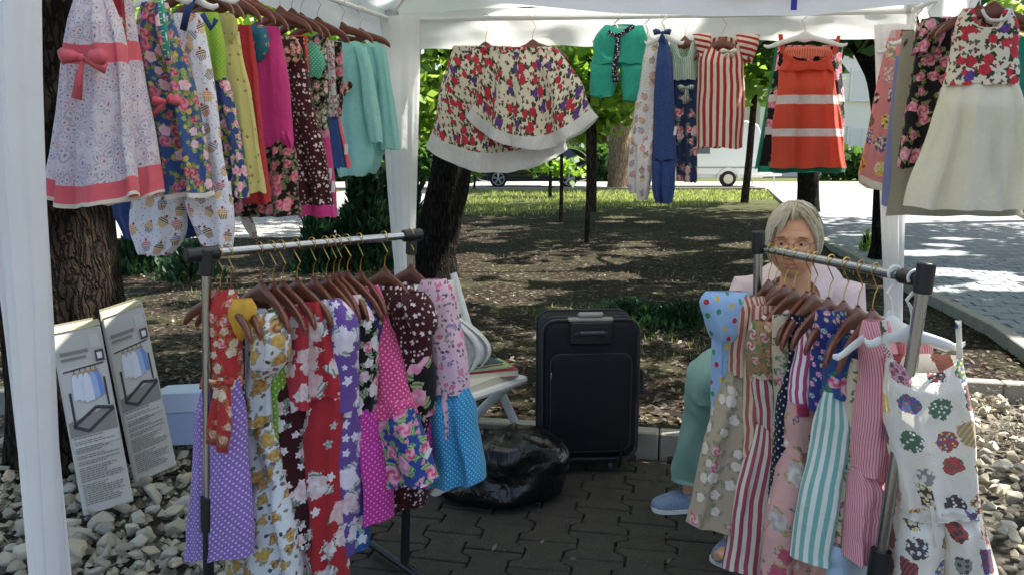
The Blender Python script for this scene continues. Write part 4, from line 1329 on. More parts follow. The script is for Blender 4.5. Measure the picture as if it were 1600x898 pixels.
F['purplewhite'] = fabric('purple_white_floral', floral('#6d4a98', [dict(k=1.0, n=22, r=.26, c=['#e0d8e8'], dens=.35, wave=.5), dict(k=1.0, n=10, r=.34, c=['#e8e0ea', '#e0b8c4'], leaf='#d8d8e0', leaf2='#7d8f80', lr=1.45, lt=0, dens=.6, wave=.3)]))
F['bluewhite'] = fabric('blue_white_floral', floral('#1d4f96', [dict(k=1.1, n=16, r=.34, c=['#dfe6ea', '#e4c8c8'], leaf='#9ab0a8', dens=.55, wave=.4)]))
F['blackwhite'] = fabric('black_cream_floral', roses('#15171a', ['#dfd8d0', '#c8486a', '#e4b8c0'], 14, .36, leaf='#5d7050', leaf2='#aeb89a', k=1.2))
F['navymulti'] = fabric('navy_multi', floral('#28387e', [dict(n=34, r=.36, c=['#d05a78', '#3a8a7a', '#d8a43c', '#c04090'], dens=.85)]))
F['pinkdots'] = fabric('hot_pink_dots', dots('#e0367e', '#f4c4d8', .0135, .19))
F['magdots'] = fabric('magenta_dots', dots('#c81f94', '#f0b0dc', .0135, .17))
F['bluerose'] = fabric('blue_rose', roses('#22418c', ['#d8467c', '#e07aa0', '#c82a62'], 12.5, .38, hi='#f6ccdc', leaf='#5a8a44', leaf2='#a4c07c', small=['#dc5a8c', '#7ea45a'], k=1.2))
F['blackroses'] = fabric('black_big_rose', roses('#141214', ['#d03a6a', '#dc7a98'], 11, .38, hi='#f0c8d4', leaf='#5a7440', leaf2='#b0b880', k=1.0))
F['pinkditsy'] = fabric('pink_ditsy', floral('#e4bccb', [dict(n=42, r=.3, c=['#7a7a6a', '#5a5058', '#9a8a7a'], dens=.55, pet=2, wave=.6, hiamt=.1), dict(n=22, r=.3, c=['#d02a62', '#e05a86', '#c8305a', '#4a7ab0'], hi='#f0a8bc', dens=.55)]))
F['turqdots'] = fabric('turquoise_dots', dots('#2394c4', '#a8dcee', .0115, .18))
F['multidot'] = fabric('blue_multi_dots', dots('#9cc0e6', '', .046, .19, 20, ['#c8242e', '#2f9a50', '#e4c02c', '#c8242e', '#3a9a60']))
F['rosestripe'] = fabric('rose_stripe', stripes('#ad4a5c', '#e8ddc8', .0235, .5))
F['rosestripe2'] = fabric('beige_rose_stripe', stripes('#b05858', '#dcc9a0', .022, .5))
F['berrystripe'] = fabric('berry_stripe', stripes('#b24672', '#f0e8ec', .021, .5))
F['redwhitestripe'] = fabric('red_white_stripe_slant', stripes('#a0141f', '#ece4d4', .026, .55, 62))
F['beigefloral'] = fabric('beige_floral', floral('#b3a284', [dict(k=1.15, n=18, r=.34, c=['#d8cdb8', '#c05a70', '#e0d6c8'], hi='#e8dccc', leaf='#7a806a', leaf2='#a89c80', dens=.65)]))
F['brownfloral'] = fabric('brown_floral', roses('#b08458', ['#c86a4a', '#d8b48c', '#a0503a'], 17, .36))
F['creamfloral'] = fabric('cream_floral', roses('#d8caa8', ['#c85a6a', '#d8a04a', '#8a9a6a'], 17, .34))
F['navydot'] = fabric('navy_pin_dots', dots('#1a1e34', '#d0d0d8', .018, .18))
F['pinkprint'] = fabric('pink_antique_print', floral('#d9a79c', [dict(k=1.1, n=22, r=.25, c=['#6a5450', '#8a7a70', '#e4dcd4'], dens=.4, wave=.5, pet=4, hiamt=.5), dict(k=1.1, n=11, r=.34, c=['#e0d8cc', '#7e6c68', '#cfc4b8', '#c8405e'], hi='#8a7a78', hiamt=.5, dens=.6, wave=.22, leaf='#a08a60', leaf2='#c8a860', lr=1.3)]))
F['bluefloral'] = fabric('blue_pink_rose', roses('#244a86', ['#d0356a', '#e0a0b4', '#c42a52'], 13, .36, leaf='#2f6a54', leaf2='#5a8a70', k=1.15))
F['mintstripe'] = fabric('mint_stripe', stripes('#7fb8ac', '#e8ebdc', .024, .5))
F['pinkfine'] = fabric('pink_fine_stripe', stripes('#d5707c', '#eab4b8', .0075, .55))
F['patchwork'] = fabric('white_patchwork_print', patches('#e9e3d3', 12.5), .2)
F['paleblue'] = fabric('pale_blue', plain('#b8cfe0'))
F['magpocket'] = fabric('berry_pocket', plain('#c02a5c'))

# ---------------------------------------------------------------- garments on their hangers
gseed = [0]
M['care_white'] = simple('care_label_white', '#d8d8d6', .7)
def on_line(px, a, b, za, zb, Yoff=0.0):
    """point of the line a-b (plan) seen at column px"""
    k = (px - 800) / FOC
    # account for the tilt: x/depth with depth along the view ~ use iterative plan ratio
    best = None
    for i in range(0, 401):
        t = -.15 + 1.3 * i / 400
        p = Vector((a.x + (b.x - a.x) * t, a.y + (b.y - a.y) * t, za + (zb - za) * t))
        dep = (p - CPOS).dot(CF)
        e = abs(p.x / dep - k)
        if best is None or e < best[0]: best = (e, p)
    return best[1]
def at_t(a, b, za, zb, Y):
    t = (Y - a.y) / (b.y - a.y)
    return Vector((a.x + (b.x - a.x) * t, Y, za + (zb - za) * t))
def garment(A, yaw, label, cat, grp, parts, hang=None, hlabel=None, hgrp=None, hkw={}, care=None):
    gseed[0] += 1
    root = None
    if len(parts) == 1 and not (len(parts[0]) > 3 and parts[0][3].get('bands')):
        p = parts[0]; kw = dict(p[3]) if len(p) > 3 else {}
        kw.setdefault('seed', gseed[0] * 5)
        root = cloth(cat.replace(' ', '_'), p[1], A, yaw, F[p[2]], None, **kw)
        tag(root, label, cat, grp)
    else:
        root = thing(cat.replace(' ', '_'), A, label, cat, grp)
        for j, p in enumerate(parts):
            kw = dict(p[3]) if len(p) > 3 else {}
            kw.setdefault('seed', gseed[0] * 5 + j)
            cloth(p[0], p[1], A, yaw, F[p[2]], root, **kw)
    if care:
        mb_ = MB(); mb_.box(hitf(care[0], care[1], A, yaw, -.035), (.014, .004, .045), Matrix.Rotation(R(6), 3, 'Y')); mb_.build('care_label', M['care_white'], root, False)
    if hang:
        hanger(A, yaw, hang, hlabel, hgrp, **hkw)
    return root
YL = R(11)
LG, LH = 'clothes hung along the tent side rail', 'hangers on the tent side rail'
zF, zM = 2.06, 2.06
def LA(Y): return at_t(TFL, TBL, RAILZ_F, RAILZ_B, Y)
hk = dict(half=.145, drop=.11, slope=.065, barr=.014)
# -- side rail, front to back
A = LA(2.2)
g = garment(A, YL, 'lilac print sleeveless dress with coral bow and coral hem', 'dress', LG, [
    ('dress_body', [(-30, 128, 160), (-5, 118, 168), (30, 112, 178), (75, 103, 187), (150, 93, 195), (220, 82, 200), (284, 73, 206), (306, 70, 210)], 'lilac', dict(arc=(0, .03), folds=5, amp=.024, thick=.045, neck=(.5, .05, .01), bands=[('sash', 67, 97, 'coral'), ('hem_band', 275, 300, 'coral'), ('underskirt', 300, 306, 'cream')]))],
    'brown', 'brown hanger holding the lilac dress with the coral bow', LH, hk)
bow(hitf(133, 92, A, YL, -.075), .075, F['coral'], g, ((-.35, -1.35), (.75, -.35)))
A = LA(2.36)
garment(A, YL, 'second lilac print dress with coral sash, tucked behind the bowed one', 'dress', LG, [
    ('dress_body', [(-25, 178, 202), (60, 176, 212), (120, 180, 222), (200, 184, 240), (262, 186, 249), (302, 184, 256)], 'lilac', dict(arc=(0, .015), folds=4, amp=.024, thick=.04, bands=[('sash', 65, 95, 'coral'), ('hem_band', 257, 298, 'coral'), ('underskirt', 298, 302, 'cream')]))],
    'brown', 'brown hanger holding the lilac dress tucked behind', LH, hk)
A = LA(2.28)
garment(A, YL, 'slim red floral garment between the two lilac dresses', 'dress', LG, [
    ('dress_body', [(-20, 168, 192), (60, 172, 198), (150, 178, 204), (270, 180, 208)], 'redfloral', dict(folds=3, amp=.012, thick=.02))])
A = LA(2.46)
g = garment(A, YL, 'navy floral dress with coral sash and cream hem', 'dress', LG, [
    ('dress_body', [(5, 222, 262), (40, 214, 272), (90, 218, 290), (150, 230, 305), (220, 240, 320), (305, 247, 333)], 'navyfloral', dict(arc=(0, .008), folds=5, amp=.022, thick=.04, bands=[('hem_band', 298, 305, 'cream')]))],
    'white', 'white plastic hanger holding the navy floral dress', LH, dict(half=.19, drop=.12, slope=.075, barr=.014))
bow(hitf(262, 160, A, YL, -.06), .05, F['coral'], g, ((-.9, -.8), (.4, .4)))
A = LA(2.57)
g = garment(A, YL, 'white dungarees printed with cupcakes', 'dungarees', LG, [
    ('bib', [(22, 268, 314), (50, 264, 320), (90, 262, 326), (160, 266, 336), (230, 262, 346), (300, 222, 359)], 'cupcake', dict(folds=5, amp=.010, thick=.035)),
    ('trouser_leg', [(284, 212, 292), (330, 206, 291), (360, 208, 289), (382, 216, 282), (397, 224, 266)], 'cupcake', dict(folds=4, amp=.010, thick=.04)),
    ('trouser_leg', [(284, 284, 360), (330, 295, 362), (360, 308, 363), (380, 318, 362), (394, 330, 360)], 'cupcake', dict(folds=4, amp=.010, thick=.04))],
    'white', 'white plastic hanger holding the cupcake dungarees', LH, dict(half=.19, drop=.12, slope=.075, barr=.014))
ribbon_obj('strap', [hitf(286, 48, A, YL, -.045), hitf(292, 20, A, YL, -.05), hitf(303, -6, A, YL, -.03), hit(309, -20, A, YL)], .02, F['navy'], g)
ribbon_obj('strap', [hitf(316, 22, A, YL, -.045), hitf(330, 45, A, YL, -.05), hitf(338, 30, A, YL, -.05)], .016, F['navy'], g)
garment(LA(2.74), YL, 'navy trousers hanging behind the cupcake dungarees', 'trousers', LG, [
    ('waist', [(150, 215, 300), (300, 178, 345)], 'navy', dict(folds=4, thick=.03)),
    ('trouser_leg', [(292, 174, 235), (330, 178, 238), (372, 198, 240)], 'navy', dict(folds=3, thick=.03)),
    ('trouser_leg', [(292, 255, 345), (330, 258, 330), (370, 272, 310)], 'navy', dict(folds=3, thick=.03))],
    'brown', 'brown hanger holding the navy trousers', LH, hk)
A = LA(2.68)
garment(A, YL, 'lime green top with dark floral skirt', 'dress', LG, [
    ('bodice', [(20, 306, 340), (70, 310, 351), (128, 316, 353)], 'lime', dict(folds=3, thick=.028)),
    ('skirt', [(122, 318, 356), (200, 332, 374), (306, 345, 388)], 'limefloral', dict(folds=4, amp=.014, thick=.035, off=.002))],
    'white', 'white plastic hanger holding the lime green dress', LH, dict(half=.19, drop=.1, slope=.07, barr=.014))
A = LA(2.82)
garment(A, YL, 'pale yellow cap sleeved blouse with rust specks', 'blouse', LG, [
    ('blouse_body', [(22, 330, 362), (50, 340, 370), (100, 350, 380), (140, 357, 390), (215, 366, 400), (301, 374, 414)], 'paleyellow', dict(folds=3, amp=.010, thick=.03)),
    ('sleeve', [(22, 345, 364), (36, 347, 372), (52, 352, 371), (66, 355, 362)], 'paleyellow', dict(folds=2, thick=.03, off=.03, amp=.004))],
    'brown', 'brown hanger holding the pale yellow blouse', LH, hk)
garment(LA(2.93), YL, 'white and red floral strip of a dress behind the yellow blouse', 'dress', LG, [
    ('dress_body', [(50, 348, 374), (150, 362, 384), (212, 372, 392)], 'whitered', dict(folds=3, thick=.03))], 'brown', 'brown hanger holding the white and red floral dress', LH, hk)
garment(LA(3.0), YL, 'plain bright red dress beside the yellow blouse', 'dress', LG, [
    ('dress_body', [(40, 358, 392), (120, 366, 402), (200, 375, 410), (318, 380, 424)], 'red', dict(folds=3, amp=.012, thick=.03))], 'brown', 'brown hanger holding the plain red dress', LH, hk)
A = LA(3.12)
g = garment(A, YL, 'magenta top with teal sleeve over a black rose skirt', 'dress', LG, [
    ('bodice', [(42, 402, 436), (80, 386, 442), (130, 386, 450), (200, 392, 457), (228, 396, 458)], 'magenta', dict(folds=3, amp=.008, thick=.04)),
    ('sleeve', [(40, 386, 412), (58, 381, 421), (80, 382, 424), (96, 386, 410)], 'teal', dict(folds=3, thick=.04, off=.03, amp=.008)),
    ('skirt', [(210, 396, 457), (270, 374, 464), (338, 362, 470)], 'blackrose', dict(folds=5, amp=.016, thick=.045)),
    ('hanging_sash', [(205, 438, 452), (226, 446, 460), (232, 450, 458)], 'magenta', dict(folds=2, thick=.02, off=.05)),
    ('hanging_sash', [(330, 372, 388), (350, 378, 398), (372, 392, 404)], 'whitered', dict(folds=2, thick=.02, off=.0))],
    'brown', 'brown hanger holding the magenta and teal top', LH, hk)
A = LA(3.32)
garment(A, YL, 'dark maroon ditsy dress with orange floral sleeve and magenta hem', 'dress', LG, [
    ('dress_body', [(58, 438, 474), (100, 440, 478), (160, 448, 488), (220, 458, 503), (322, 468, 521), (337, 469, 525)], 'maroon', dict(folds=4, amp=.016, thick=.04, bands=[('hem_band', 320, 337, 'magenta')])),
    ('sleeve', [(58, 438, 462), (76, 440, 472), (94, 442, 470), (108, 444, 455)], 'orangefloral', dict(folds=2, thick=.04, off=.03))],
    'brown', 'brown hanger holding the maroon ditsy dress', LH, hk, (521, 292))
garment(LA(3.42), YL, 'plain orange strap top between maroon and black florals', 'top', LG, [
    ('top_body', [(56, 452, 480), (110, 458, 482), (172, 466, 486)], 'orange', dict(folds=2, thick=.03))], 'brown', 'brown hanger holding the orange strap top', LH, hk)
A = LA(3.5)
garment(A, YL, 'black floral dress with mint dotted sleeve and magenta skirt', 'dress', LG, [
    ('bodice', [(58, 478, 510), (130, 480, 513), (204, 484, 512)], 'blackpink', dict(folds=3, thick=.035)),
    ('sleeve', [(68, 471, 494), (84, 471, 504), (104, 474, 508), (122, 478, 500)], 'mintdots', dict(folds=3, thick=.04, off=.03, amp=.008)),
    ('ribbon_band', [(200, 484, 512), (217, 487, 514)], 'pinkribbon', dict(folds=2, thick=.037, off=.003)),
    ('skirt', [(214, 487, 514), (280, 500, 523), (336, 508, 527)], 'magenta', dict(folds=3, amp=.012, thick=.04))],
    'brown', 'brown hanger holding the black floral dress with mint sleeve', LH, hk, (516, 272))
A = LA(3.66)
garment(A, YL, 'narrow white and red print top over denim skirt', 'dress', LG, [
    ('bodice', [(64, 508, 528), (110, 514, 535), (182, 514, 532)], 'whitered', dict(folds=2, thick=.03)),
    ('side_panel', [(66, 522, 534), (150, 526, 537), (182, 526, 534)], 'blackrose', dict(folds=2, thick=.03, off=.004)),
    ('skirt', [(180, 513, 527), (262, 522, 541)], 'denim', dict(folds=2, thick=.03)),
    ('side_stripe', [(184, 524, 531), (262, 538, 549)], 'coral', dict(folds=2, thick=.028))],
    'brown', 'brown hanger holding the narrow top with denim skirt', LH, hk, (541, 234))
A = LA(3.92)
g = garment(A, YL, 'pale turquoise long sleeved shirt, the nearer of two', 'shirt', LG, [
    ('shirt_body', [(66, 528, 562), (78, 522, 573), (110, 524, 567), (150, 526, 570), (180, 527, 576), (240, 528, 583), (266, 528, 580), (275, 532, 570)], 'turq', dict(folds=3, amp=.010, thick=.045, neck=(.35, .012, .004))),
    ('sleeve', [(74, 552, 572), (100, 562, 580), (150, 567, 588), (200, 574, 596), (223, 580, 598)], 'turq', dict(folds=2, thick=.045, off=.035, amp=.006))],
    'brown', 'brown hanger holding the nearer turquoise shirt', LH, dict(half=.16, drop=.10, slope=.05, barr=.014))
def heart(c, s, mat, parent):
    m = MB(); pts = []
    for k in range(24):
        a = 2 * math.pi * k / 24
        pts.append((16 * math.sin(a) ** 3 / 17, (13 * math.cos(a) - 5 * math.cos(2*a) - 2 * math.cos(3*a) - math.cos(4*a)) / 17))
    fr = [c + Vector((x * s, -.004, y * s)) for x, y in pts]; bk = [p + Vector((0, .006, 0)) for p in fr]
    m.rings([bk, fr]); me = bpy.data.meshes.new('patch'); me.from_pydata(m.v, [], m.f)
    uvl = me.uv_layers.new(name='UVMap')
    idx = np.empty(len(me.loops), dtype=np.int32); me.loops.foreach_get('vertex_index', idx)
    uvl.data.foreach_set('uv', np.array([(v[0], v[2]) for v in m.v], dtype=np.float32)[idx].reshape(-1))
    mesh_obj('heart_patch', me, mat, parent, False)
heart(hitf(538, 137, A, YL, -.085), .042, F['orangefloral'], g)
A = LA(4.14)
g = garment(A, YL, 'pale turquoise long sleeved shirt nearest the tent corner', 'shirt', LG, [
    ('shirt_body', [(66, 552, 592), (78, 544, 604), (110, 546, 604), (200, 552, 600), (240, 552, 597), (262, 552, 594), (271, 556, 586)], 'turq', dict(folds=3, amp=.010, thick=.045, neck=(.35, .012, .004))),
    ('sleeve', [(74, 580, 602), (100, 588, 606), (150, 592, 614), (200, 594, 621), (234, 596, 626)], 'turq', dict(folds=2, thick=.045, off=.03, amp=.006))],
    'brown', 'brown hanger holding the turquoise shirt in the tent corner', LH, dict(half=.16, drop=.10, slope=.05, barr=.014))
heart(hitf(575, 137, A, YL, -.075), .040, F['orangefloral'], g)
# tape measure round the front hangers
tm_ = thing('tape_measure', LA(2.42), 'green tape measure hanging down over the navy floral dress', 'tape measure')
b = MatB('tape_green'); uvs_ = b.xy(b.uv())
tick = (b.m('FRACT', uvs_[1] * 60.0 + 50.0) < .16) * (uvs_[0] > .002)
num = (b.m('FRACT', uvs_[1] * 20.0 + 50.2) < .42) * (uvs_[0] < -.0015) * (uvs_[0] > -.0065) * (b.noise(b.uv(), 420, 0) > .46)
b.set(b.mix(b.m('MAXIMUM', tick, num), '#1f8a6c', '#e8efe8'), .45); M['tape'] = b.mat
At = LA(2.40); pA = lambda px, py, o: hitf(px, py, At, YL, -o)
ribbon_obj('tape', [pA(250, -40, .03), pA(250, -15, .06), pA(252, 10, .09), pA(257, 45, .095), pA(260, 75, .095), pA(262, 95, .09)], .018, M['tape'], tm_, .0008)
m = MB(); m.tube([pA(262, 91, .095), pA(262, 93, .1)], .006, 10); m.build('metal_tip', M['chrome'], tm_)

# -- back rail
BG, BH = 'clothes hung along the back rail of the tent', 'hangers on the back rail of the tent'
def BA(px): return on_line(px, TBL, TBR, RAILZ_B, RAILZ_B - .04)
hb = dict(half=.19, drop=.13, slope=.075, barr=.014)
A = BA(757)
garment(A, YL, 'cream skirt with red roses and wide lace hem, the hindmost of two', 'skirt', BG, [
    ('skirt', [(74, 708, 800), (84, 702, 806), (110, 697, 830), (160, 684, 860), (212, 671, 880), (233, 667, 886)], 'skirtrose', dict(arc=(0, .13), folds=7, amp=.034, thick=.07, wav=.01, bands=[('lace_hem', 208, 233, 'lace')])),
    ('waistband', [(72, 708, 800), (82, 706, 803)], 'skirtrose', dict(folds=9, amp=.008, thick=.03, off=.01))],
    'wood', 'brown hanger holding the hindmost rose skirt', BH, hb)
A = BA(838) + Vector((-.02, -.09, 0))
garment(A, YL, 'cream skirt with red roses and narrow lace hem, hung in front', 'skirt', BG, [
    ('skirt', [(75, 776, 870), (84, 770, 880), (130, 752, 908), (172, 733, 927), (184, 729, 935)], 'skirtrose', dict(arc=(0, .17), folds=7, amp=.036, thick=.075, wav=.01, bands=[('lace_hem', 170, 184, 'lace')])),
    ('waistband', [(74, 778, 866), (84, 774, 872)], 'skirtrose', dict(folds=9, amp=.008, thick=.035, off=.012))],
    'wood', 'brown hanger holding the rose skirt in front', BH, hb)
A = BA(966)
g = garment(A, YL, 'turquoise shorts with navy floral drawstring', 'shorts', BG, [
    ('hip', [(40, 944, 1006), (50, 932, 1010), (70, 927, 1012), (102, 924, 1012)], 'turqshort', dict(folds=3, amp=.010, thick=.06, neck=(.6, .02, -.01))),
    ('shorts_leg', [(98, 923, 967), (125, 922, 966), (151, 922, 958)], 'turqshort', dict(folds=2, thick=.06, amp=.008)),
    ('shorts_leg', [(98, 967, 1012), (130, 970, 1010), (158, 974, 1000)], 'turqshort', dict(folds=2, thick=.06, amp=.008))],
    'white', 'white hanger holding the turquoise shorts', BH, dict(half=.13, drop=.08, slope=.04, barr=.014))
o_ = Vector((0, -.075, 0)); h_ = lambda x, y: hit(x, y, A + o_, YL)
ribbon_obj('drawstring', [h_(950, 50), h_(958, 54), h_(966, 58), h_(964, 80), h_(960, 105), h_(962, 129)], [.02, .022, .024, .03, .03, .032], F['navyditsy'], g)
ribbon_obj('drawstring', [h_(966, 56), h_(974, 52), h_(984, 45), h_(990, 41)], .024, F['navyditsy'], g)
A = BA(1012)
garment(A, YL, 'white romper printed with small ice creams, hung edge on', 'romper', BG, [
    ('romper_body', [(62, 1008, 1034), (110, 1000, 1030), (160, 992, 1026), (226, 986, 1022)], 'icecream', dict(folds=3, amp=.014, thick=.06)),
    ('trouser_leg', [(220, 984, 1004), (270, 980, 1002), (302, 982, 998)], 'icecream', dict(folds=2, thick=.06)),
    ('trouser_leg', [(220, 995, 1022), (290, 992, 1017), (312, 997, 1012)], 'icecream', dict(folds=2, thick=.07, off=.03))],
    'white', 'white hanger holding the ice cream print romper', BH, dict(half=.13, drop=.1, slope=.04, barr=.014))
A = BA(1036) + Vector((.0, -.05, 0))
g = garment(A, YL, 'blue romper with tied shoulder strap', 'romper', BG, [
    ('romper_body', [(62, 1030, 1043), (90, 1026, 1050), (160, 1021, 1054), (250, 1019, 1057)], 'bluejean', dict(folds=3, amp=.014, thick=.06)),
    ('trouser_leg', [(244, 1019, 1040), (300, 1018, 1038), (316, 1024, 1036)], 'bluejean', dict(folds=2, thick=.06)),
    ('trouser_leg', [(244, 1034, 1057), (300, 1034, 1054), (318, 1036, 1050)], 'bluejean', dict(folds=2, thick=.06, off=.02))],
    'white', 'white hanger holding the blue romper', BH, dict(half=.10, drop=.09, slope=.04, barr=.014), (1055, 205))
bow(hitf(1034, 52, A, YL, -.05), .055, F['bluejean'], g, ((.3, -1.0), (-.2, -.9)))
A = BA(1072)
g = garment(A, YL, 'pale green striped top with navy rose trousers and bow', 'romper', BG, [
    ('bodice', [(64, 1048, 1090), (85, 1047, 1090), (126, 1049, 1089)], 'greenstripe', dict(folds=3, amp=.008, thick=.05, neck=(.45, .09, .01))),
    ('trouser_leg', [(122, 1049, 1072), (200, 1053, 1070), (283, 1057, 1072)], 'navyrose', dict(folds=2, thick=.05)),
    ('trouser_leg', [(122, 1068, 1090), (200, 1069, 1090), (285, 1070, 1089)], 'navyrose', dict(folds=2, thick=.055, off=.01))],
    'wood', 'brown hanger holding the pale green striped top', BH, dict(half=.12, drop=.12, slope=.06, barr=.014))
bow(hitf(1071, 138, A, YL, -.06), .05, F['greenstripe'], g, ((-.1, -1.6), (.25, -.8)))
A = BA(1128) + Vector((0, -.03, 0))
g = garment(A, YL, 'red and cream striped tunic with flared sleeves', 'tunic', BG, [
    ('tunic_body', [(66, 1098, 1162), (90, 1090, 1163), (150, 1089, 1164), (231, 1087, 1161)], 'redstripe', dict(folds=4, amp=.014, thick=.06, neck=(.62, .05, -.03), fan=True)),
    ('sleeve', [(54, 1082, 1112), (66, 1085, 1112), (80, 1090, 1110), (96, 1094, 1106)], 'redstripe_h', dict(folds=2, thick=.05, amp=.008)),
    ('sleeve', [(55, 1150, 1187), (70, 1152, 1186), (85, 1156, 1180), (98, 1160, 1175)], 'redstripe_h', dict(folds=2, thick=.05, amp=.008))],
    'wood', 'brown hanger holding the red striped tunic', BH, dict(half=.14, drop=.12, slope=.07, barr=.014))
bow(hitf(1138, 82, A, YL, -.07), .05, F['cream'], g, ((-.5, -.5), (.5, -.5)))
A = BA(1256)
garment(A + Vector((0, .05, 0)), YL, 'black floral dress with green trim behind the orange one', 'dress', BG, [
    ('dress_body', [(72, 1213, 1318), (100, 1209, 1316), (180, 1196, 1318), (260, 1183, 1322), (270, 1184, 1320)], 'darkrose', dict(folds=6, amp=.018, thick=.06, bands=[('lace_band', 149, 160, 'lace'), ('lace_band', 199, 211, 'lace'), ('hem_band', 260, 270, 'greentrim')])),
    ('trim', [(56, 1213, 1222), (100, 1208, 1218), (180, 1194, 1205), (264, 1179, 1190)], 'greentrim', dict(folds=1, thick=.062))])
g = garment(A + Vector((0, -.03, 0)), YL, 'orange smocked strap dress with two white lace bands', 'dress', BG, [
    ('bodice', [(80, 1225, 1299), (96, 1223, 1299), (112, 1217, 1302)], 'orangedress', dict(folds=14, amp=.006, thick=.06, neck=(.75, .06, .0), fan=True)),
    ('smocking', [(74, 1226, 1298), (92, 1222, 1300)], 'orangepale', dict(folds=16, amp=.005, thick=.05, fan=True)),
    ('skirt', [(108, 1217, 1302), (150, 1213, 1309), (200, 1208, 1315), (262, 1202, 1324)], 'orangedress', dict(folds=6, amp=.026, thick=.07, bands=[('lace_band', 150, 164, 'lace'), ('lace_band', 202, 214, 'lace')])),
    ('shoulder_strap', [(54, 1216, 1223), (84, 1219, 1227)], 'orangedress', dict(folds=1, thick=.012, amp=.001)),
    ('shoulder_strap', [(56, 1308, 1314), (84, 1299, 1306)], 'orangedress', dict(folds=1, thick=.012, amp=.001))],
    'white', 'white plastic hanger holding the orange smocked dress', BH, dict(half=.20, drop=.10, slope=.06, barr=.014))

# -- far side rail at the other end
RG, RH = 'clothes hung along the opposite side rail', 'hangers on the opposite side rail'
def RA(Y): return at_t(TBR, TFR, RAILZ_B - .04, RAILZ_F, Y)
hr = dict(half=.18, drop=.12, slope=.07, barr=.014)
A = RA(3.97)
garment(A, YL, 'pink patchwork print dress with rounded hem by the tent post', 'dress', RG, [
    ('dress_body', [(48, 1392, 1428), (70, 1384, 1430), (100, 1378, 1430), (180, 1362, 1426), (270, 1341, 1422), (284, 1343, 1421)], 'pinkpatch', dict(arc=(0, .045), folds=4, amp=.018, thick=.06, bands=[('hem_band', 272, 284, 'cream')]))],
    'white', 'white plastic hanger holding the pink patchwork dress', RH, hr)
garment(RA(3.75), YL, 'lavender blue strip of a dress beside the pink patchwork', 'dress', RG, [
    ('dress_body', [(88, 1400, 1428), (180, 1390, 1426), (320, 1377, 1425)], 'lavender', dict(folds=3, thick=.04))], 'white', 'white plastic hanger holding the lavender dress', RH, hr)
garment(RA(3.5), YL, 'grey linen dress hanging longest behind the cream one', 'dress', RG, [
    ('dress_body', [(50, 1410, 1470), (90, 1404, 1490), (140, 1400, 1520), (220, 1394, 1570), (336, 1385, 1625)], 'linen', dict(folds=6, amp=.02, thick=.06))], 'brown', 'brown hanger holding the grey linen dress', RH, hr)
garment(RA(3.28), YL, 'black dress with pink roses and short sleeve beside the cream one', 'dress', RG, [
    ('dress_body', [(28, 1450, 1520), (60, 1440, 1520), (120, 1424, 1520), (180, 1412, 1512), (262, 1403, 1500)], 'darkrose', dict(folds=5, amp=.016, thick=.05)),
    ('sleeve', [(30, 1440, 1478), (55, 1430, 1476), (84, 1426, 1462)], 'darkrose', dict(folds=3, thick=.05, off=.03))],
    'brown', 'brown hanger holding the black dress with pink roses', RH, hr)
garment(RA(3.16), YL, 'green dress edge showing beyond the cream dress', 'dress', RG, [
    ('dress_body', [(60, 1540, 1612), (160, 1560, 1622), (260, 1550, 1640)], 'greentrim', dict(folds=3, thick=.04))], 'brown', 'brown hanger holding the green dress', RH, hr)
A = RA(3.02)
g = garment(A, YL, 'cream dress with red rose bodice and wide plain skirt', 'dress', RG, [
    ('bodice', [(14, 1504, 1582), (40, 1490, 1590), (80, 1484, 1592), (134, 1475, 1590)], 'skirtrose', dict(folds=3, amp=.006, thick=.05, neck=(.48, .075, -.01))),
    ('skirt', [(131, 1475, 1590), (160, 1468, 1596), (220, 1444, 1608), (322, 1411, 1628)], 'ivory', dict(folds=7, amp=.026, thick=.075, off=.002, arc=(0, .012)))],
    'wood', 'brown hanger holding the cream dress with rose bodice', RH, dict(half=.19, drop=.13, slope=.08, barr=.014))
pts = []
for k in range(13):
    x = -1 + 2 * k / 12
    q = hit(1543 + 22 * x, 14 + 22 * math.exp(-(x * 1.0) ** 4) * (1 if abs(x) < .99 else .6), A, YL) + Vector((0, -.055, 0)); pts.append(q)
m = MB(); m.tube(pts, .006, 6); m.build('neck_trim', F['lace'], g)
# ---------------------------------------------------------------- dresses on the two racks
KG, KH = 'dresses on the rack beside the rough trunk', 'brown hangers on the rack beside the rough trunk'
YK = R(38)
def KA(px, back=0): return on_line(px, LB0, LB1, LB0.z, LB1.z)
def K(px, label, cat, parts, hl, tilt=0, hkind='wood'):
    A = KA(px)
    return A, garment(A, YK, label, cat, KG, parts, hkind, 'brown wooden hanger ' + hl, KH, dict(half=.155, drop=.105, slope=.075)) 
fl = dict(folds=4, amp=.014, thick=.035)
A, g = K(342, 'purple polka dot dress with red floral top and ties', 'dress', [
    ('bodice', [(452, 338, 362), (475, 332, 366), (520, 328, 368), (560, 326, 368), (604, 322, 372)], 'redgold', dict(folds=3, amp=.010, thick=.04)),
    ('skirt', [(592, 324, 371), (680, 311, 379), (760, 303, 384), (866, 296, 387)], 'purpledots', dict(folds=4, amp=.018, thick=.05))], 'holding the purple polka dot dress')
o_ = Vector((-.02, -.06, 0)); h_ = lambda x, y: hit(x, y, A + o_, YK)
ribbon_obj('tie', [h_(346, 596), h_(340, 630), h_(334, 665), h_(333, 694)], [.03, .035, .04, .04], F['redgold'], g)
ribbon_obj('tie', [h_(350, 596), h_(352, 630), h_(350, 668), h_(347, 706)], [.03, .035, .04, .03], F['redgold'], g)
bow(h_(348, 596), .04, F['redgold'], g, ())
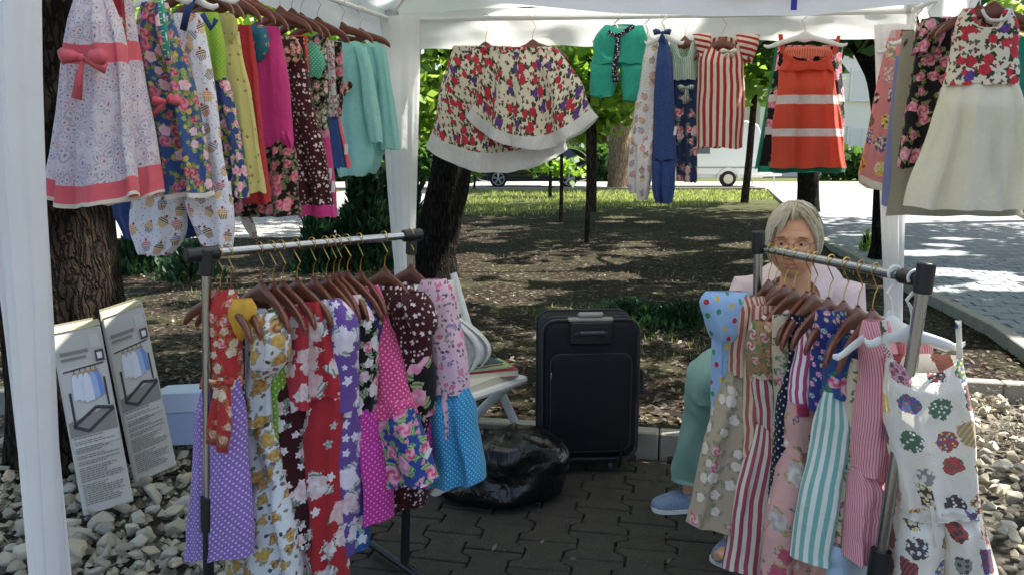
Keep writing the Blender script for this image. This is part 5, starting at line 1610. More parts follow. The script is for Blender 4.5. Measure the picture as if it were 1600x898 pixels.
K(358, 'yellow collared dark dress squeezed behind the purple one', 'dress', [
    ('collar', [(466, 364, 392), (490, 366, 394), (512, 364, 386), (530, 362, 372)], 'yellow', dict(folds=2, thick=.03, off=.02)),
    ('dress_body', [(490, 352, 376), (600, 352, 374), (760, 356, 378)], 'maroon', fl)], 'holding the yellow collared dress')
A, g = K(406, 'long white dress with mustard roses and frilled sleeve', 'dress', [
    ('bodice', [(482, 380, 412), (510, 373, 428), (560, 371, 430), (610, 371, 424), (664, 373, 424)], 'mustard', dict(folds=3, amp=.010, thick=.04)),
    ('sleeve', [(488, 404, 426), (510, 404, 440), (540, 406, 446), (566, 408, 440), (590, 409, 424)], 'mustard', dict(folds=3, thick=.045, off=.035, amp=.010)),
    ('skirt', [(658, 373, 426), (700, 374, 434), (746, 374, 440)], 'mustard', dict(folds=4, amp=.012, thick=.045)),
    ('skirt_tier', [(742, 372, 442), (800, 366, 452), (860, 362, 460), (925, 352, 468)], 'mustard', dict(folds=6, amp=.018, thick=.055))], 'holding the mustard rose dress')
K(424, 'lime green dotted blouse squeezed beside the mustard roses', 'blouse', [
    ('blouse_body', [(484, 414, 440), (500, 412, 446), (540, 414, 446), (640, 424, 450), (740, 430, 452)], 'limedots', fl)], 'holding the lime dotted blouse')
K(440, 'wine dark dress with scattered white flowers', 'dress', [
    ('bodice', [(474, 440, 474), (500, 434, 480), (560, 430, 478), (640, 436, 482)], 'palepinkred', dict(folds=3, thick=.04, amp=.012)),
    ('skirt', [(560, 428, 464), (700, 434, 478), (852, 458, 492)], 'winefloral', dict(folds=4, amp=.014, thick=.05))], 'holding the wine dark dress')
K(462, 'long bright red dress with big white blossoms', 'dress', [
    ('bodice', [(470, 470, 500), (500, 466, 512), (560, 466, 524), (620, 470, 530)], 'redwhite', dict(folds=3, amp=.010, thick=.04)),
    ('skirt', [(612, 470, 529), (700, 474, 528), (800, 482, 530), (925, 486, 533)], 'redwhite', dict(folds=4, amp=.014, thick=.05))], 'holding the long red dress')
K(488, 'purple dress with white blossom sprays', 'dress', [
    ('bodice', [(466, 498, 528), (490, 500, 548), (520, 503, 556), (560, 508, 550), (640, 518, 552)], 'purplewhite', dict(folds=3, amp=.010, thick=.045, off=.01)),
    ('skirt', [(630, 516, 552), (760, 522, 556), (866, 526, 552)], 'purplewhite', dict(folds=3, amp=.014, thick=.05))], 'holding the purple dress')
A = KA(497)
pl_ = MB(); p0 = hit(506, 466, A, YK) + Vector((.02, -.06, 0)); p1 = hit(534, 490, A, YK) + Vector((.03, -.08, 0))
pl_.prism(p0, p1 - p0, Vector((.0, 0, -.022)), Vector((.002, .003, .002)))
tag(pl_.build('paper_tag', simple('tag_paper', '#b9c4dc', .7), None, False), 'pale blue paper tag lying on the purple dress shoulder', 'tag')
K(508, 'blue dress with pale flowers showing low between purple and magenta', 'dress', [
    ('dress_body', [(500, 528, 556), (620, 534, 562), (760, 542, 570), (856, 546, 572)], 'bluewhite', fl)], 'holding the blue pale flower dress')
K(520, 'black dress with cream and pink flowers', 'dress', [
    ('dress_body', [(460, 534, 560), (500, 538, 580), (560, 546, 582), (664, 552, 576)], 'blackwhite', fl)], 'holding the black cream flower dress')
K(528, 'magenta dotted skirt dress hanging low behind the blue rose skirt', 'dress', [
    ('dress_body', [(520, 548, 566), (640, 554, 584), (760, 562, 606), (808, 566, 608)], 'magdots', dict(folds=4, amp=.016, thick=.05))], 'holding the magenta dotted dress')
K(542, 'navy dress with tiny multicoloured flowers', 'dress', [
    ('dress_body', [(462, 552, 576), (490, 556, 590), (560, 562, 590), (640, 566, 588)], 'navymulti', fl)], 'holding the navy multicoloured dress')
A, g = K(562, 'hot pink dotted dress with blue rose skirt', 'dress', [
    ('bodice', [(446, 562, 588), (464, 566, 594), (500, 574, 600), (560, 574, 618), (610, 575, 634), (646, 577, 642)], 'pinkdots', dict(folds=3, amp=.008, thick=.045)),
    ('waist_frill', [(622, 575, 638), (648, 577, 645)], 'pinkdots', dict(folds=4, amp=.008, thick=.055, off=.006, g0=.7)),
    ('skirt', [(636, 578, 643), (690, 586, 662), (752, 598, 684)], 'bluerose', dict(folds=4, amp=.016, thick=.055, off=.012))], 'holding the hot pink dotted dress')
tg = MB(); q0 = hit(658, 690, A, YK) + Vector((.03, -.09, 0)); tg.box(q0, (.012, .002, .035), Matrix.Rotation(R(25), 3, 'Y')); tg.build('care_label', simple('label_white', '#dcdcdc', .7), g, False)
K(600, 'maroon dress with tiny white flowers and black rose panel', 'dress', [
    ('bodice', [(446, 600, 636), (466, 594, 656), (500, 592, 670), (540, 594, 672), (580, 600, 668)], 'maroon', dict(folds=3, amp=.008, thick=.05)),
    ('sleeve', [(456, 630, 660), (480, 638, 672), (510, 648, 678), (524, 655, 676)], 'maroon', dict(folds=2, thick=.05, off=.03)),
    ('panel', [(556, 636, 668), (600, 636, 670), (650, 640, 668)], 'blackroses', dict(folds=3, thick=.055, off=.01)),
    ('skirt', [(570, 602, 668), (680, 606, 664), (792, 606, 656)], 'maroon', dict(folds=4, amp=.014, thick=.05)),
    ('underskirt', [(600, 640, 672), (700, 650, 676), (758, 652, 674)], 'magdots', dict(folds=3, thick=.04, off=-.03))], 'holding the maroon tiny flower dress')
K(641, 'pale pink ditsy dress with turquoise dotted skirt', 'dress', [
    ('bodice', [(436, 662, 694), (452, 656, 704), (490, 652, 710), (550, 656, 722), (612, 664, 730)], 'pinkditsy', dict(folds=3, amp=.008, thick=.05)),
    ('skirt', [(606, 663, 731), (660, 668, 738), (700, 670, 744), (752, 672, 751)], 'turqdots', dict(folds=5, amp=.020, thick=.065)),
    ('side_ribbon', [(608, 690, 697), (680, 694, 700), (740, 694, 700)], 'pinkditsy', dict(folds=1, thick=.03, off=.055)),
    ('underskirt', [(720, 672, 712), (764, 668, 706)], 'whitered', dict(folds=3, thick=.05, off=-.03))], 'at the corner joint of the rack')

QG, QH = 'dresses on the rack before the seated woman', 'brown hangers on the rack before the seated woman'
YQ = R(-38)
def QA(px): return on_line(px, RB0, RB1, RB0.z, RB1.z)
def Q(px, label, cat, parts, hl, hkind='wood', yaw=YQ, tilt=0, half=.17):
    A = QA(px)
    return A, garment(A, yaw, label, cat, QG, parts, hkind, ('brown wooden hanger ' if hkind == 'wood' else 'white plastic hanger ') + hl, QH, dict(half=half, drop=.105, slope=.08))
Q(1203, 'pale blue dress with coloured dots and broad collar', 'dress', [
    ('collar', [(455, 1104, 1166), (466, 1098, 1166), (480, 1099, 1160), (504, 1106, 1152), (530, 1118, 1146)], 'multidot', dict(folds=2, amp=.006, thick=.035, off=.02)),
    ('dress_body', [(470, 1120, 1180), (540, 1122, 1164), (600, 1124, 1156), (660, 1122, 1150)], 'multidot', fl)], 'holding the pale blue dotted dress')
Q(1214, 'beige floral dress with rose striped bodice nearest the woman', 'dress', [
    ('bodice', [(462, 1156, 1192), (480, 1146, 1196), (520, 1144, 1190), (584, 1142, 1180)], 'rosestripe2', dict(folds=3, amp=.006, thick=.04)),
    ('skirt', [(578, 1142, 1180), (680, 1116, 1184), (760, 1098, 1178), (824, 1084, 1166)], 'beigefloral', dict(folds=5, amp=.02, thick=.05))], 'holding the beige floral dress')
Q(1228, 'dress with slanting red and white striped sleeve', 'dress', [
    ('sleeve', [(490, 1196, 1232), (510, 1186, 1232), (534, 1194, 1224), (560, 1202, 1212)], 'redwhitestripe', dict(folds=2, thick=.04, off=.03)),
    ('dress_body', [(476, 1176, 1220), (540, 1168, 1210), (620, 1164, 1204), (710, 1150, 1196)], 'rosestripe2', fl)], 'holding the slanting striped dress')
Q(1243, 'rose striped dress with brown floral top', 'dress', [
    ('bodice', [(500, 1180, 1240), (540, 1172, 1240), (590, 1176, 1236)], 'brownfloral', dict(folds=3, amp=.008, thick=.045)),
    ('waist', [(584, 1180, 1236), (630, 1184, 1234), (668, 1188, 1230)], 'rosestripe', dict(folds=3, amp=.006, thick=.042, fan=True)),
    ('skirt', [(662, 1184, 1228), (740, 1166, 1226), (820, 1152, 1218), (894, 1141, 1212)], 'rosestripe', dict(folds=4, amp=.016, thick=.05, fan=True))], 'holding the rose striped dress')
Q(1264, 'cream floral dress squeezed beside the rose stripes', 'dress', [
    ('dress_body', [(492, 1208, 1262), (540, 1212, 1258), (640, 1216, 1250), (760, 1206, 1240), (830, 1196, 1236)], 'creamfloral', fl)], 'holding the cream floral dress')
Q(1274, 'navy dress with white pin dots showing as a strip', 'dress', [
    ('dress_body', [(490, 1236, 1278), (580, 1230, 1262), (680, 1218, 1246), (780, 1208, 1238)], 'navydot', fl)], 'holding the navy pin dot dress')
A, g = Q(1298, 'pink antique print dress with berry striped bodice', 'dress', [
    ('bodice', [(506, 1268, 1306), (540, 1258, 1308), (580, 1244, 1306), (626, 1240, 1300)], 'berrystripe', dict(folds=3, amp=.006, thick=.045)),
    ('waist', [(620, 1240, 1300), (690, 1235, 1295), (700, 1234, 1295)], 'pinkprint', dict(folds=3, amp=.006, thick=.044)),
    ('skirt', [(694, 1234, 1295), (760, 1218, 1292), (840, 1200, 1288), (925, 1186, 1284)], 'pinkprint', dict(folds=5, amp=.018, thick=.055))], 'holding the pink antique print dress')
o_ = Vector((-.02, -.06, 0))
def flap(x0, y0, x1, y1, mat, nm='pocket'):
    mm = MB(); a = hit(x0, y0, A + o_, YQ); b_ = hit(x1, y0, A + o_, YQ); c_ = hit(x0 + 2, y1, A + o_, YQ)
    mm.prism(a, b_ - a, c_ - a, Vector((0, .012, 0))); mm.build(nm, mat, g, False, .003, 1)
flap(1246, 632, 1270, 652, F['magpocket'])
Q(1322, 'hidden dark dress whose shoulder shows between hangers', 'dress', [
    ('dress_body', [(484, 1280, 1320), (540, 1276, 1318), (640, 1268, 1310)], 'navymulti', fl)], 'holding the hidden dark dress')
Q(1345, 'blue floral bodice dress with mint striped skirt', 'dress', [
    ('bodice', [(522, 1306, 1352), (560, 1302, 1350), (618, 1294, 1342)], 'bluefloral', dict(folds=3, amp=.006, thick=.045)),
    ('skirt', [(612, 1294, 1342), (680, 1284, 1340), (780, 1264, 1330), (874, 1250, 1312)], 'mintstripe', dict(folds=4, amp=.016, thick=.055, fan=True))], 'holding the mint striped dress')
Q(1368, 'cream floral dress with pale blue hem hanging low', 'dress', [
    ('dress_body', [(560, 1336, 1366), (700, 1324, 1356), (860, 1304, 1372)], 'creamfloral', dict(folds=3, thick=.04)),
    ('hem_band', [(852, 1302, 1372), (905, 1296, 1376)], 'paleblue', dict(folds=3, thick=.042, off=.002))], 'holding the low hanging cream dress')
A, g = Q(1398, 'pink finely striped dress with gathered ruffle', 'dress', [
    ('bodice', [(500, 1350, 1386), (530, 1346, 1392), (580, 1350, 1400), (640, 1342, 1398), (738, 1336, 1386)], 'pinkfine', dict(folds=3, amp=.010, thick=.05)),
    ('ruffle', [(730, 1334, 1386), (770, 1330, 1390), (820, 1324, 1382), (868, 1318, 1372)], 'pinkfine', dict(folds=6, amp=.014, thick=.06)),
    ('bodice_panel', [(520, 1406, 1452), (560, 1404, 1454), (606, 1412, 1446)], 'pinkfine', dict(folds=2, thick=.03, off=-.03))], 'holding the pink finely striped dress', 'white', R(-14))
YW = R(6)
A = QA(1424) + Vector((.0, -.02, 0))
g = garment(A, YW, 'white strap romper printed with colourful patches', 'romper', QG, [
    ('bodice', [(556, 1383, 1504), (600, 1380, 1510), (660, 1383, 1516), (720, 1390, 1522), (790, 1404, 1526)], 'patchwork', dict(folds=4, amp=.014, thick=.05, neck=(.7, .035, .0), off=.02)),
    ('waistband', [(780, 1402, 1527), (802, 1402, 1529)], 'patchwork', dict(folds=10, amp=.006, thick=.052, off=.022, g0=.8)),
    ('trouser_leg', [(796, 1402, 1470), (850, 1396, 1472), (925, 1386, 1470)], 'patchwork', dict(folds=3, amp=.014, thick=.06, off=.02)),
    ('trouser_leg', [(796, 1462, 1530), (850, 1468, 1544), (925, 1472, 1562)], 'patchwork', dict(folds=3, amp=.014, thick=.06, off=.02)),
    ('shoulder_strap', [(500, 1374, 1384), (530, 1378, 1388), (562, 1384, 1396)], 'patchwork', dict(folds=1, thick=.01, amp=.001, off=.02)),
    ('shoulder_strap', [(500, 1492, 1502), (530, 1494, 1503), (562, 1494, 1505)], 'patchwork', dict(folds=1, thick=.01, amp=.001, off=.02)),
    ('drawstring', [(790, 1452, 1459), (830, 1458, 1466), (856, 1462, 1468)], 'cream', dict(folds=1, thick=.008, amp=.001, off=.085))],
    'white', 'white plastic hanger holding the patch printed romper', QH, dict(half=.118, drop=.115, slope=.03))
# ---------------------------------------------------------------- stones round the patio
scatter_stones(215, (-60, 690, 470, 960), 'pale angular crushed stone loose on the ground in front of the rough trunk', 'loose crushed stones beside the cartons', .032, .056)
scatter_stones(85, (1490, 560, 1640, 960), 'sunlit pale crushed stone on the ground beyond the patch printed romper', 'loose crushed stones beside the patch printed romper', .032, .055)

small_gravel(4200, lambda g: (lambda y: (g.uniform(-2.6, -.58 - .195 * (3.96 - y)), y))(g.uniform(1.8, 4.0)), 'small_gravel', 'fine stone chips between the larger crushed stones', 3)
small_gravel(1600, lambda g: (lambda y: (g.uniform(1.46 - .195 * (3.59 - y) if y < 3.5 else 2.0, 3.4), y))(g.uniform(1.8, 4.8)), 'small_gravel', 'fine stone chips by the white patch printed romper', 4)
# ---------------------------------------------------------------- cartons leaning on the trunk
M['card_edge'] = simple('carton_card', '#b3a98c', .8, var=.1)
M['card_white'] = simple('carton_print_grey', '#b9b6ae', .55, var=.04)
M['ph_bg'] = simple('print_pale_grey', '#c2bfb8', .5)
M['ph_floor'] = simple('print_floor_grey', '#86847c', .5)
M['ph_dark'] = simple('print_black', '#34343a', .5)
M['ph_w'] = simple('print_white', '#d9dce6', .5)
M['ph_lb'] = simple('print_light_blue', '#9fb4dc', .5)
M['ph_b'] = simple('print_blue', '#6f8cc8', .5)
M['ph_or'] = simple('print_orange', '#c08a50', .5)
M['ph_txt'] = simple('print_text_grey', '#807e77', .6)
M['ph_br'] = simple('print_brown', '#5c3c34', .5)
def carton(label, TLp, BLp, BRp, Yt, Yb, grp, dep=.095, dark=False):
    TL, BL, BR = P(*TLp, Yt), P(*BLp, Yb), P(*BRp, Yb + .10)
    e1 = BR - BL; e2 = TL - BL
    n = e1.cross(e2).normalized()      # towards the camera
    if n.y > 0: n = -n
    t = thing('carton', BL, label, 'cardboard box', grp)
    m = MB(); m.prism(BL, e1, e2, -n * dep); m.build('box', M['card_white'], t, False, .004, 2)
    # torn open flap on top
    m = MB(); m.prism(TL + n * .002, e1, e2.normalized() * .035 - n * .05, n * .003); m.build('flap', M['card_edge'], t, False)
    m = MB(); m.prism(TL - n * dep, e1 * .9, e2.normalized() * .05 + n * .015, n * .003); m.build('flap', M['card_edge'], t, False)
    k = [0]
    def q(pts, mat, name=None, lift=1):
        pr = MB(); pr.poly([BL + e1 * x + e2 * y + n * (.0016 * lift) for x, y in pts])
        pr2 = [BL + e1 * x + e2 * y + n * (.0016 * lift) for x, y in pts]
        return pr2, mat
    mats = ['ph_bg', 'ph_floor', 'ph_dark', 'ph_w', 'ph_lb', 'ph_b', 'ph_or', 'ph_txt', 'ph_br', 'card_white']
    mm = MB()
    def add(pts, mat, lift=1):
        mm.cur = mats.index(mat); mm.poly([BL + e1 * x + e2 * y + n * (.0014 * lift + .0005) for x, y in pts])
    def line(x0, y0, x1, y1, w, mat, lift=3):
        d = Vector((x1 - x0, (y1 - y0) * 2.6)); d.normalize(); px_, py_ = -d.y * w / 2, d.x * w / 2 / 2.6
        add([(x0 + px_, y0 + py_), (x0 - px_, y0 - py_), (x1 - px_, y1 - py_), (x1 + px_, y1 + py_)], mat, lift)
    add([(.03, .42), (.97, .42), (.97, .80), (.03, .80)], 'ph_bg', 1)
    add([(.03, .42), (.97, .42), (.97, .55), (.03, .50)], 'ph_floor', 2)
    # little printed rack with shirts
    line(.1, .775, .92, .79, .022, 'ph_dark'); line(.16, .47, .16, .66, .05, 'ph_dark'); line(.88, .55, .88, .71, .04, 'ph_dark')
    for l in ((.12, .475, .62, .555), (.40, .435, .96, .53), (.12, .475, .40, .435), (.62, .555, .96, .53)): line(*l, .05, 'ph_dark')
    for i, (x, w, mt, y0) in enumerate([(.22, .17, 'ph_w', .61), (.34, .17, 'ph_w', .60), (.64, .2, 'ph_b', .61), (.55, .2, 'ph_lb', .60), (.44, .19, 'ph_w', .59)]):
        add([(x, y0), (x + w, y0 + .005), (x + w * .9, .72), (x + w * .62, .755), (x + w * .38, .755), (x + w * .08, .72)], mt, 4 + i * .6)
        line(x + w * .3, .758, x + w * .7, .758, .035, 'ph_or', 4 + i * .6); line(x + w * .5, .76, x + w * .5, .782, .015, 'ph_dark', 3.5)
    # heading blocks and rows of fine print
    add([(.1, .865), (.66, .865), (.66, .885), (.1, .885)], 'ph_txt', 2); add([(.1, .835), (.6, .835), (.6, .850), (.1, .850)], 'ph_txt', 2)
    add([(.72, .88), (.93, .88), (.93, .96), (.72, .96)], 'ph_bg', 2); add([(.78, .80), (.96, .80), (.96, .865), (.78, .865)], 'ph_br', 4); add([(.82, .815), (.92, .815), (.92, .85), (.82, .85)], 'ph_w', 5)
    rr = random.Random(4)
    add([(.04, .345), (.97, .355), (.97, .415), (.04, .405)], 'ph_bg', 2)
    y = .405
    while y > .03:
        x = .08; xe = .08 + rr.uniform(.45, .8)
        blk = rr.random() < .2
        while x < xe:
            w = rr.uniform(.03, .10)
            add([(x, y), (x + w, y), (x + w, y + .0055), (x, y + .0055)], 'ph_txt', 3); x += w + .018
        y -= .0115 if not blk else .021
    mm.build('printed_label', [M[a] for a in mats], t, False)
    return t
CG = 'clothes rack cartons leaning on the trunk'
carton('grey printed clothes rack carton leaning in front, nearer the tent curtain', (79, 522), (131, 806), (209, 782), 3.20, 3.00, CG)
carton('grey printed clothes rack carton with raised flap leaning closer to the rack', (160, 497), (213, 754), (276, 726), 3.46, 3.30, CG)
# pale blue carton lying by the kerb
M['carton_blue'] = simple('carton_pale_blue', '#a9b8dc', .5, var=.05)
M['carton_lid'] = simple('carton_lid_blue', '#c3cde6', .5)
bl = P(232, 697, 3.72); br = P(420, 690, 3.60)
t = thing('carton', bl, 'pale blue flat carton standing on the stones behind the purple dotted dress', 'cardboard box', None)
up = P(232, 616, 3.76) - bl
m = MB(); m.prism(bl, br - bl, up * .62, Vector((.03, .16, 0))); m.build('box', M['carton_blue'], t, False, .004, 2)
m = MB(); m.prism(bl + up * .62 + Vector((-.004, -.004, 0)), (br - bl) * 1.01, up * .38, Vector((.03, .168, 0))); m.build('lid', M['carton_lid'], t, False, .004, 2)

# ---------------------------------------------------------------- suitcase
def _nylon():
    b = MatB('suitcase_nylon'); b.set(b.mix(b.noise(b.obj(), 30, 5, .7), '#0d0e13', '#16171e'), .75, 0, .3)
    b.bump(b.noise(b.obj(), 12, 4) + b.noise(b.obj(), 500, 2) * .2, .35, .006); return b.mat
M['nylon'] = _nylon()
M['piping'] = simple('suitcase_piping', '#2a2b33', .5)
M['grey_plastic'] = simple('grey_plastic', '#8e8c86', .45)
def rbox_rings(cx, cz, w, h, r, n=8):
    pts = []
    for sx, sz, a0 in ((1, 1, 0), (-1, 1, 90), (-1, -1, 180), (1, -1, 270)):
        for k in range(n):
            a = R(a0 + 90 * k / (n - 1))
            pts.append((cx + sx * (w / 2 - r) + r * math.cos(a), cz + sz * (h / 2 - r) + r * math.sin(a)))
    return pts
sc = G(918, 742, 0) + Vector((0, .13, 0)); sw, sh, sd = .435, .645, .25
st = thing('suitcase', (sc.x, sc.y, 0), 'large black upright suitcase standing on the pavers', 'suitcase')
rz = R(4); RZ = Matrix.Rotation(rz, 3, 'Z')
def SP(x, y, z): return Vector((sc.x, sc.y, 0)) + RZ @ Vector((x, y, z))
zc = .075 + sh / 2
m = MB(); rg = []
for yy_, ins in ((-sd/2, .035), (-sd/2 + .006, .016), (-sd/2 + .02, .004), (-sd/2 + .04, 0), (-.03, 0), (-.026, -.004), (.026, -.004), (.03, 0), (sd/2 - .04, 0), (sd/2 - .015, .006), (sd/2, .03)):
    rg.append([SP(x, yy_, z) for x, z in rbox_rings(0, zc, sw - 2*ins, sh - 2*ins, .06 - ins * .4)])
m.rings(rg); m.build('shell', M['nylon'], st)
for yy_ in (-sd/2 + .012, -.05, sd/2 - .012):
    pp = [SP(x * 1.0, yy_, zc + (z - zc)) for x, z in rbox_rings(0, zc, sw + .002, sh + .002, .06)]
    m = MB(); m.tube(pp + [pp[0]], .006, 6, False); m.build('piping', M['piping'], st)
# front pocket
m = MB(); rg = []
for yy_, ins in ((-sd/2 + .004, 0), (-sd/2 - .012, .006), (-sd/2 - .016, .016)):
    rg.append([SP(x, yy_, z) for x, z in rbox_rings(0, zc - .055, sw - .07 - 2*ins, sh - .19 - 2*ins, .045)])
m.rings(rg); m.build('front_pocket', M['nylon'], st)
pp = [SP(x, -sd/2 - .006, z) for x, z in rbox_rings(0, zc - .055, sw - .072, sh - .192, .045)]
m = MB(); m.tube(pp + [pp[0]], .0035, 6, False); m.build('zip', M['piping'], st)
m = MB(); m.box(SP(-sw/2 + .037, -sd/2 - .016, zc + .075), (.008, .006, .03), RZ); m.build('zip_pull', M['chrome'], st, False, .002, 1)
# top handle plate, carry handle and trolley grip
m = MB(); m.box(SP(-.005, -sd/2 - .004, zc + sh/2 - .055), (.19, .022, .105), RZ); m.build('handle_plate', M['black_plastic'], st, False, .008, 2)
m = MB(); m.tube([SP(-.07, -sd/2 - .012, zc + sh/2 - .06), SP(-.055, -sd/2 - .035, zc + sh/2 - .05), SP(.045, -sd/2 - .035, zc + sh/2 - .05), SP(.06, -sd/2 - .012, zc + sh/2 - .06)], .012, 8); m.build('carry_handle', M['piping'], st)
m = MB(); m.box(SP(-.005, -sd/2 + .01, zc + sh/2 + .004), (.2, .035, .014), RZ); m.build('trolley_base', M['grey_plastic'], st, False, .004, 2)
m = MB(); m.tube([SP(-.058, -sd/2 + .01, zc + sh/2 + .03), SP(-.05, -sd/2 + .01, zc + sh/2 + .024), SP(.04, -sd/2 + .01, zc + sh/2 + .024), SP(.05, -sd/2 + .01, zc + sh/2 + .032)], [.009, .012, .012, .009], 8); m.build('trolley_grip', M['grey_plastic'], st)
for sx in (-.05, .04):
    m = MB(); m.tube([SP(sx, -sd/2 + .01, zc + sh/2 - .01), SP(sx, -sd/2 + .01, zc + sh/2 + .026)], .006, 8); m.build('trolley_rod', M['chrome'], st)
m = MB(); m.tube([SP(sw/2 + .003, -.06, zc - .05), SP(sw/2 + .028, -.06, zc - .03), SP(sw/2 + .028, -.06, zc + .07), SP(sw/2 + .003, -.06, zc + .09)], .011, 8); m.build('side_handle', M['piping'], st)
for sx in (-.10, .10):
    for sy in (-sd/2 + .045, sd/2 - .045):
        m = MB(); m.box(SP(sx, sy, .067), (.06, .05, .04), RZ); hou = m.build('wheel_housing', M['black_plastic'], st, False, .006, 2)
        m = MB(); a_ = SP(sx - .012, sy, .027); b_ = SP(sx + .012, sy, .027); m.tube([a_, b_], .026, 16); m.build('wheel', M['piping'], st, bevel=.004)
for sx in (-.14, .14):
    m = MB(); m.tube([SP(sx, -sd/2 - .01, .16), SP(sx, -sd/2 - .006, .06), SP(sx, -sd/2 + .02, .03)], .008, 8); m.build('kick_foot', M['black_plastic'], st)

# ---------------------------------------------------------------- black bin bag
def _bag():
    b = MatB('black_polythene'); b.set('#0a0b0d', .3, 0, .55)
    nz = b.noise(b.obj(), 5, 3, .5, 1.2); b.bump(nz + b.noise(b.vec(b.obj(), rot=(.4, .5, .2), scale=(14, 4, 8)), 1, 3, .5, 1.5) * .8, .35, .05); return b.mat
M['bag'] = _bag()
bc = G(782, 790, 0); m = MB(); rg = []
for i in range(31):
    v = i / 30
    row = []
    prof = [(0, .30), (.06, .40), (.16, .45), (.42, .445), (.68, .43), (.86, .38), (.95, .27), (1, .06)]
    rr_ = np.interp(v, [p[0] for p in prof], [p[1] for p in prof]); z = .295 * v
    for k in range(64):
        a = 2 * math.pi * k / 64
        d_ = Vector((math.cos(a), math.sin(a), v * 2.2))
        lump = 1 + .09 * noise.noise(d_ * 1.7 + Vector((3, 1, 2))) + .03 * noise.noise(d_ * 4.5)
        sx, sy = .52 * rr_ * lump * 1.08, .40 * rr_ * lump
        row.append(Vector((bc.x + sx * math.cos(a) * 1.05 - .01 + .05 * v, bc.y + .10 + sy * math.sin(a), max(.002, z * (1 + .12 * noise.noise(d_ * 1.6)) + .012 * noise.noise(d_ * 4)))))
    rg.append(row)
m.rings(rg)
o = m.build('bin_bag', M['bag'], None); tag(o, 'full black plastic bin bag slumped on the pavers beside the suitcase', 'bin bag')

# ---------------------------------------------------------------- white folding chairs
def folding_chair(org, rz, label, grp):
    t = thing('folding_chair', org, label, 'chair', grp)
    Rm = Matrix.Rotation(rz, 3, 'Z'); O = Vector(org)
    W = lambda x, y, z: O + Rm @ Vector((x, y, z))
    # local: sitter faces -y ; width x
    m = MB(); rg = []
    for y, ins, z0 in ((-.20, .03, .43), (-.17, 0, .432), (.0, 0, .425), (.16, .01, .42), (.19, .03, .418)):
        rg.append([W(x, y, z) for x, z in ((-.2+ins, z0), (-.19+ins, z0+.018), (0, z0+.024), (.19-ins, z0+.018), (.2-ins, z0), (.19-ins, z0-.014), (-.19+ins, z0-.014))])
    m.rings(rg); m.build('seat', M['cushion'], t)
    m = MB(); 
    for sx in (-.205, .205): m.tube([W(sx, -.22, .405), W(sx, .2, .395)], .02, 8)
    m.tube([W(-.205, -.215, .405), W(.205, -.215, .405)], .02, 8); m.build('seat_frame', M['white_plastic'], t)
    for sx in (-.218, .218):
        m = MB(); m.tube([W(sx, -.27, .0), W(sx, .02, .43), W(sx, .16, .62), W(sx, .25, .86)], [.024, .026, .026, .022], 10, flat=.55, up=Rm @ Vector((0, 1, 0))); m.build('leg', M['white_plastic'], t)
        m = MB(); m.tube([W(sx * .93, .27, .0), W(sx * .93, -.17, .41)], .024, 10, flat=.55, up=Rm @ Vector((0, 1, 0))); m.build('leg', M['white_plastic'], t)
    for z, y in ((.80, .228), (.70, .195), (.62, .165)):
        m = MB(); rg = []
        for x in (-.21, -.1, 0, .1, .21):
            b_ = .02 * (1 - (x / .21) ** 2)
            rg.append([W(x, y + b_ - .007, z - .03), W(x, y + b_ + .007, z - .03), W(x, y + b_ + .017, z + .03), W(x, y + b_ + .003, z + .03)])
        m.rings(rg); m.build('back_slat', M['white_plastic'], t)
    m = MB(); m.tube([W(-.2, .19, .12), W(.2, .19, .12)], .010, 8); m.build('stretcher', M['white_plastic'], t)
    return t
M['cushion'] = simple('cushion_cream', '#cfcab4', .7, bump=.2, bscale=30)
CH = 'white folding chairs'
ch0 = Vector((-.24, 3.62, 0)); chr_ = R(50)
folding_chair(ch0, chr_, 'white folding chair holding the books and white cloth', CH)
Rm = Matrix.Rotation(chr_, 3, 'Z'); CW = lambda x, y, z: ch0 + Rm @ Vector((x, y, z))
# notebook on the seat
def book(label, cx, cy, z, w, d, h, cover, rz_, cat='book'):
    t = thing('book', CW(cx, cy, z), label, cat, 'books on the chair')
    r2 = Matrix.Rotation(rz_, 3, 'Z'); c = CW(cx, cy, z)
    m = MB(); m.box(c + Vector((0, 0, h / 2)), (w - .008, d - .008, h - .006), r2); m.build('pages', M['paper'], t, False)
    m = MB(); m.box(c + Vector((0, 0, h - .0015)), (w, d, .003), r2); m.build('cover', cover, t, False, .001, 1)
    m = MB(); m.box(c + Vector((0, 0, .0015)), (w, d, .003), r2); m.build('cover', M['book_red'] if cover != M['book_red'] else cover, t, False, .001, 1)
    return t
M['paper'] = simple('paper', '#cfc9b6', .8)
M['book_red'] = simple('book_red', '#8c2a26', .5)
M['book_navy'] = simple('book_navy', '#28344e', .4)
M['book_green'] = simple('book_green', '#8fb07a', .4)
book('thick notebook with red cover edge lying on the white chair', .07, -.11, .445, .24, .18, .032, M['book_red'], R(20))
book('pale green thin book beneath the navy folder on the chair', .06, -.10, .478, .21, .16, .012, M['book_green'], R(24))
book('small navy folder on top of the chair books', .05, -.09, .491, .16, .12, .012, M['book_navy'], R(30), 'folder')
# crumpled white cloth over the chair
M['cloth_white'] = fabric('cotton_white', mottle('#dcdcd9', '#ebebe8', 40), .2, wr=.5)
o = cloth('white_cloth', [(498, 696, 718), (508, 692, 736), (522, 693, 756), (538, 696, 766), (555, 700, 770), (570, 704, 758), (580, 708, 742), (588, 710, 738)], P(730, 550, 3.56), R(8), M['cloth_white'], None, thick=.045, folds=9, amp=.024, seed=98, g0=.8, wav=.03)
tag(o, 'crumpled white cloth heaped against the back of the folding chair', 'cloth')

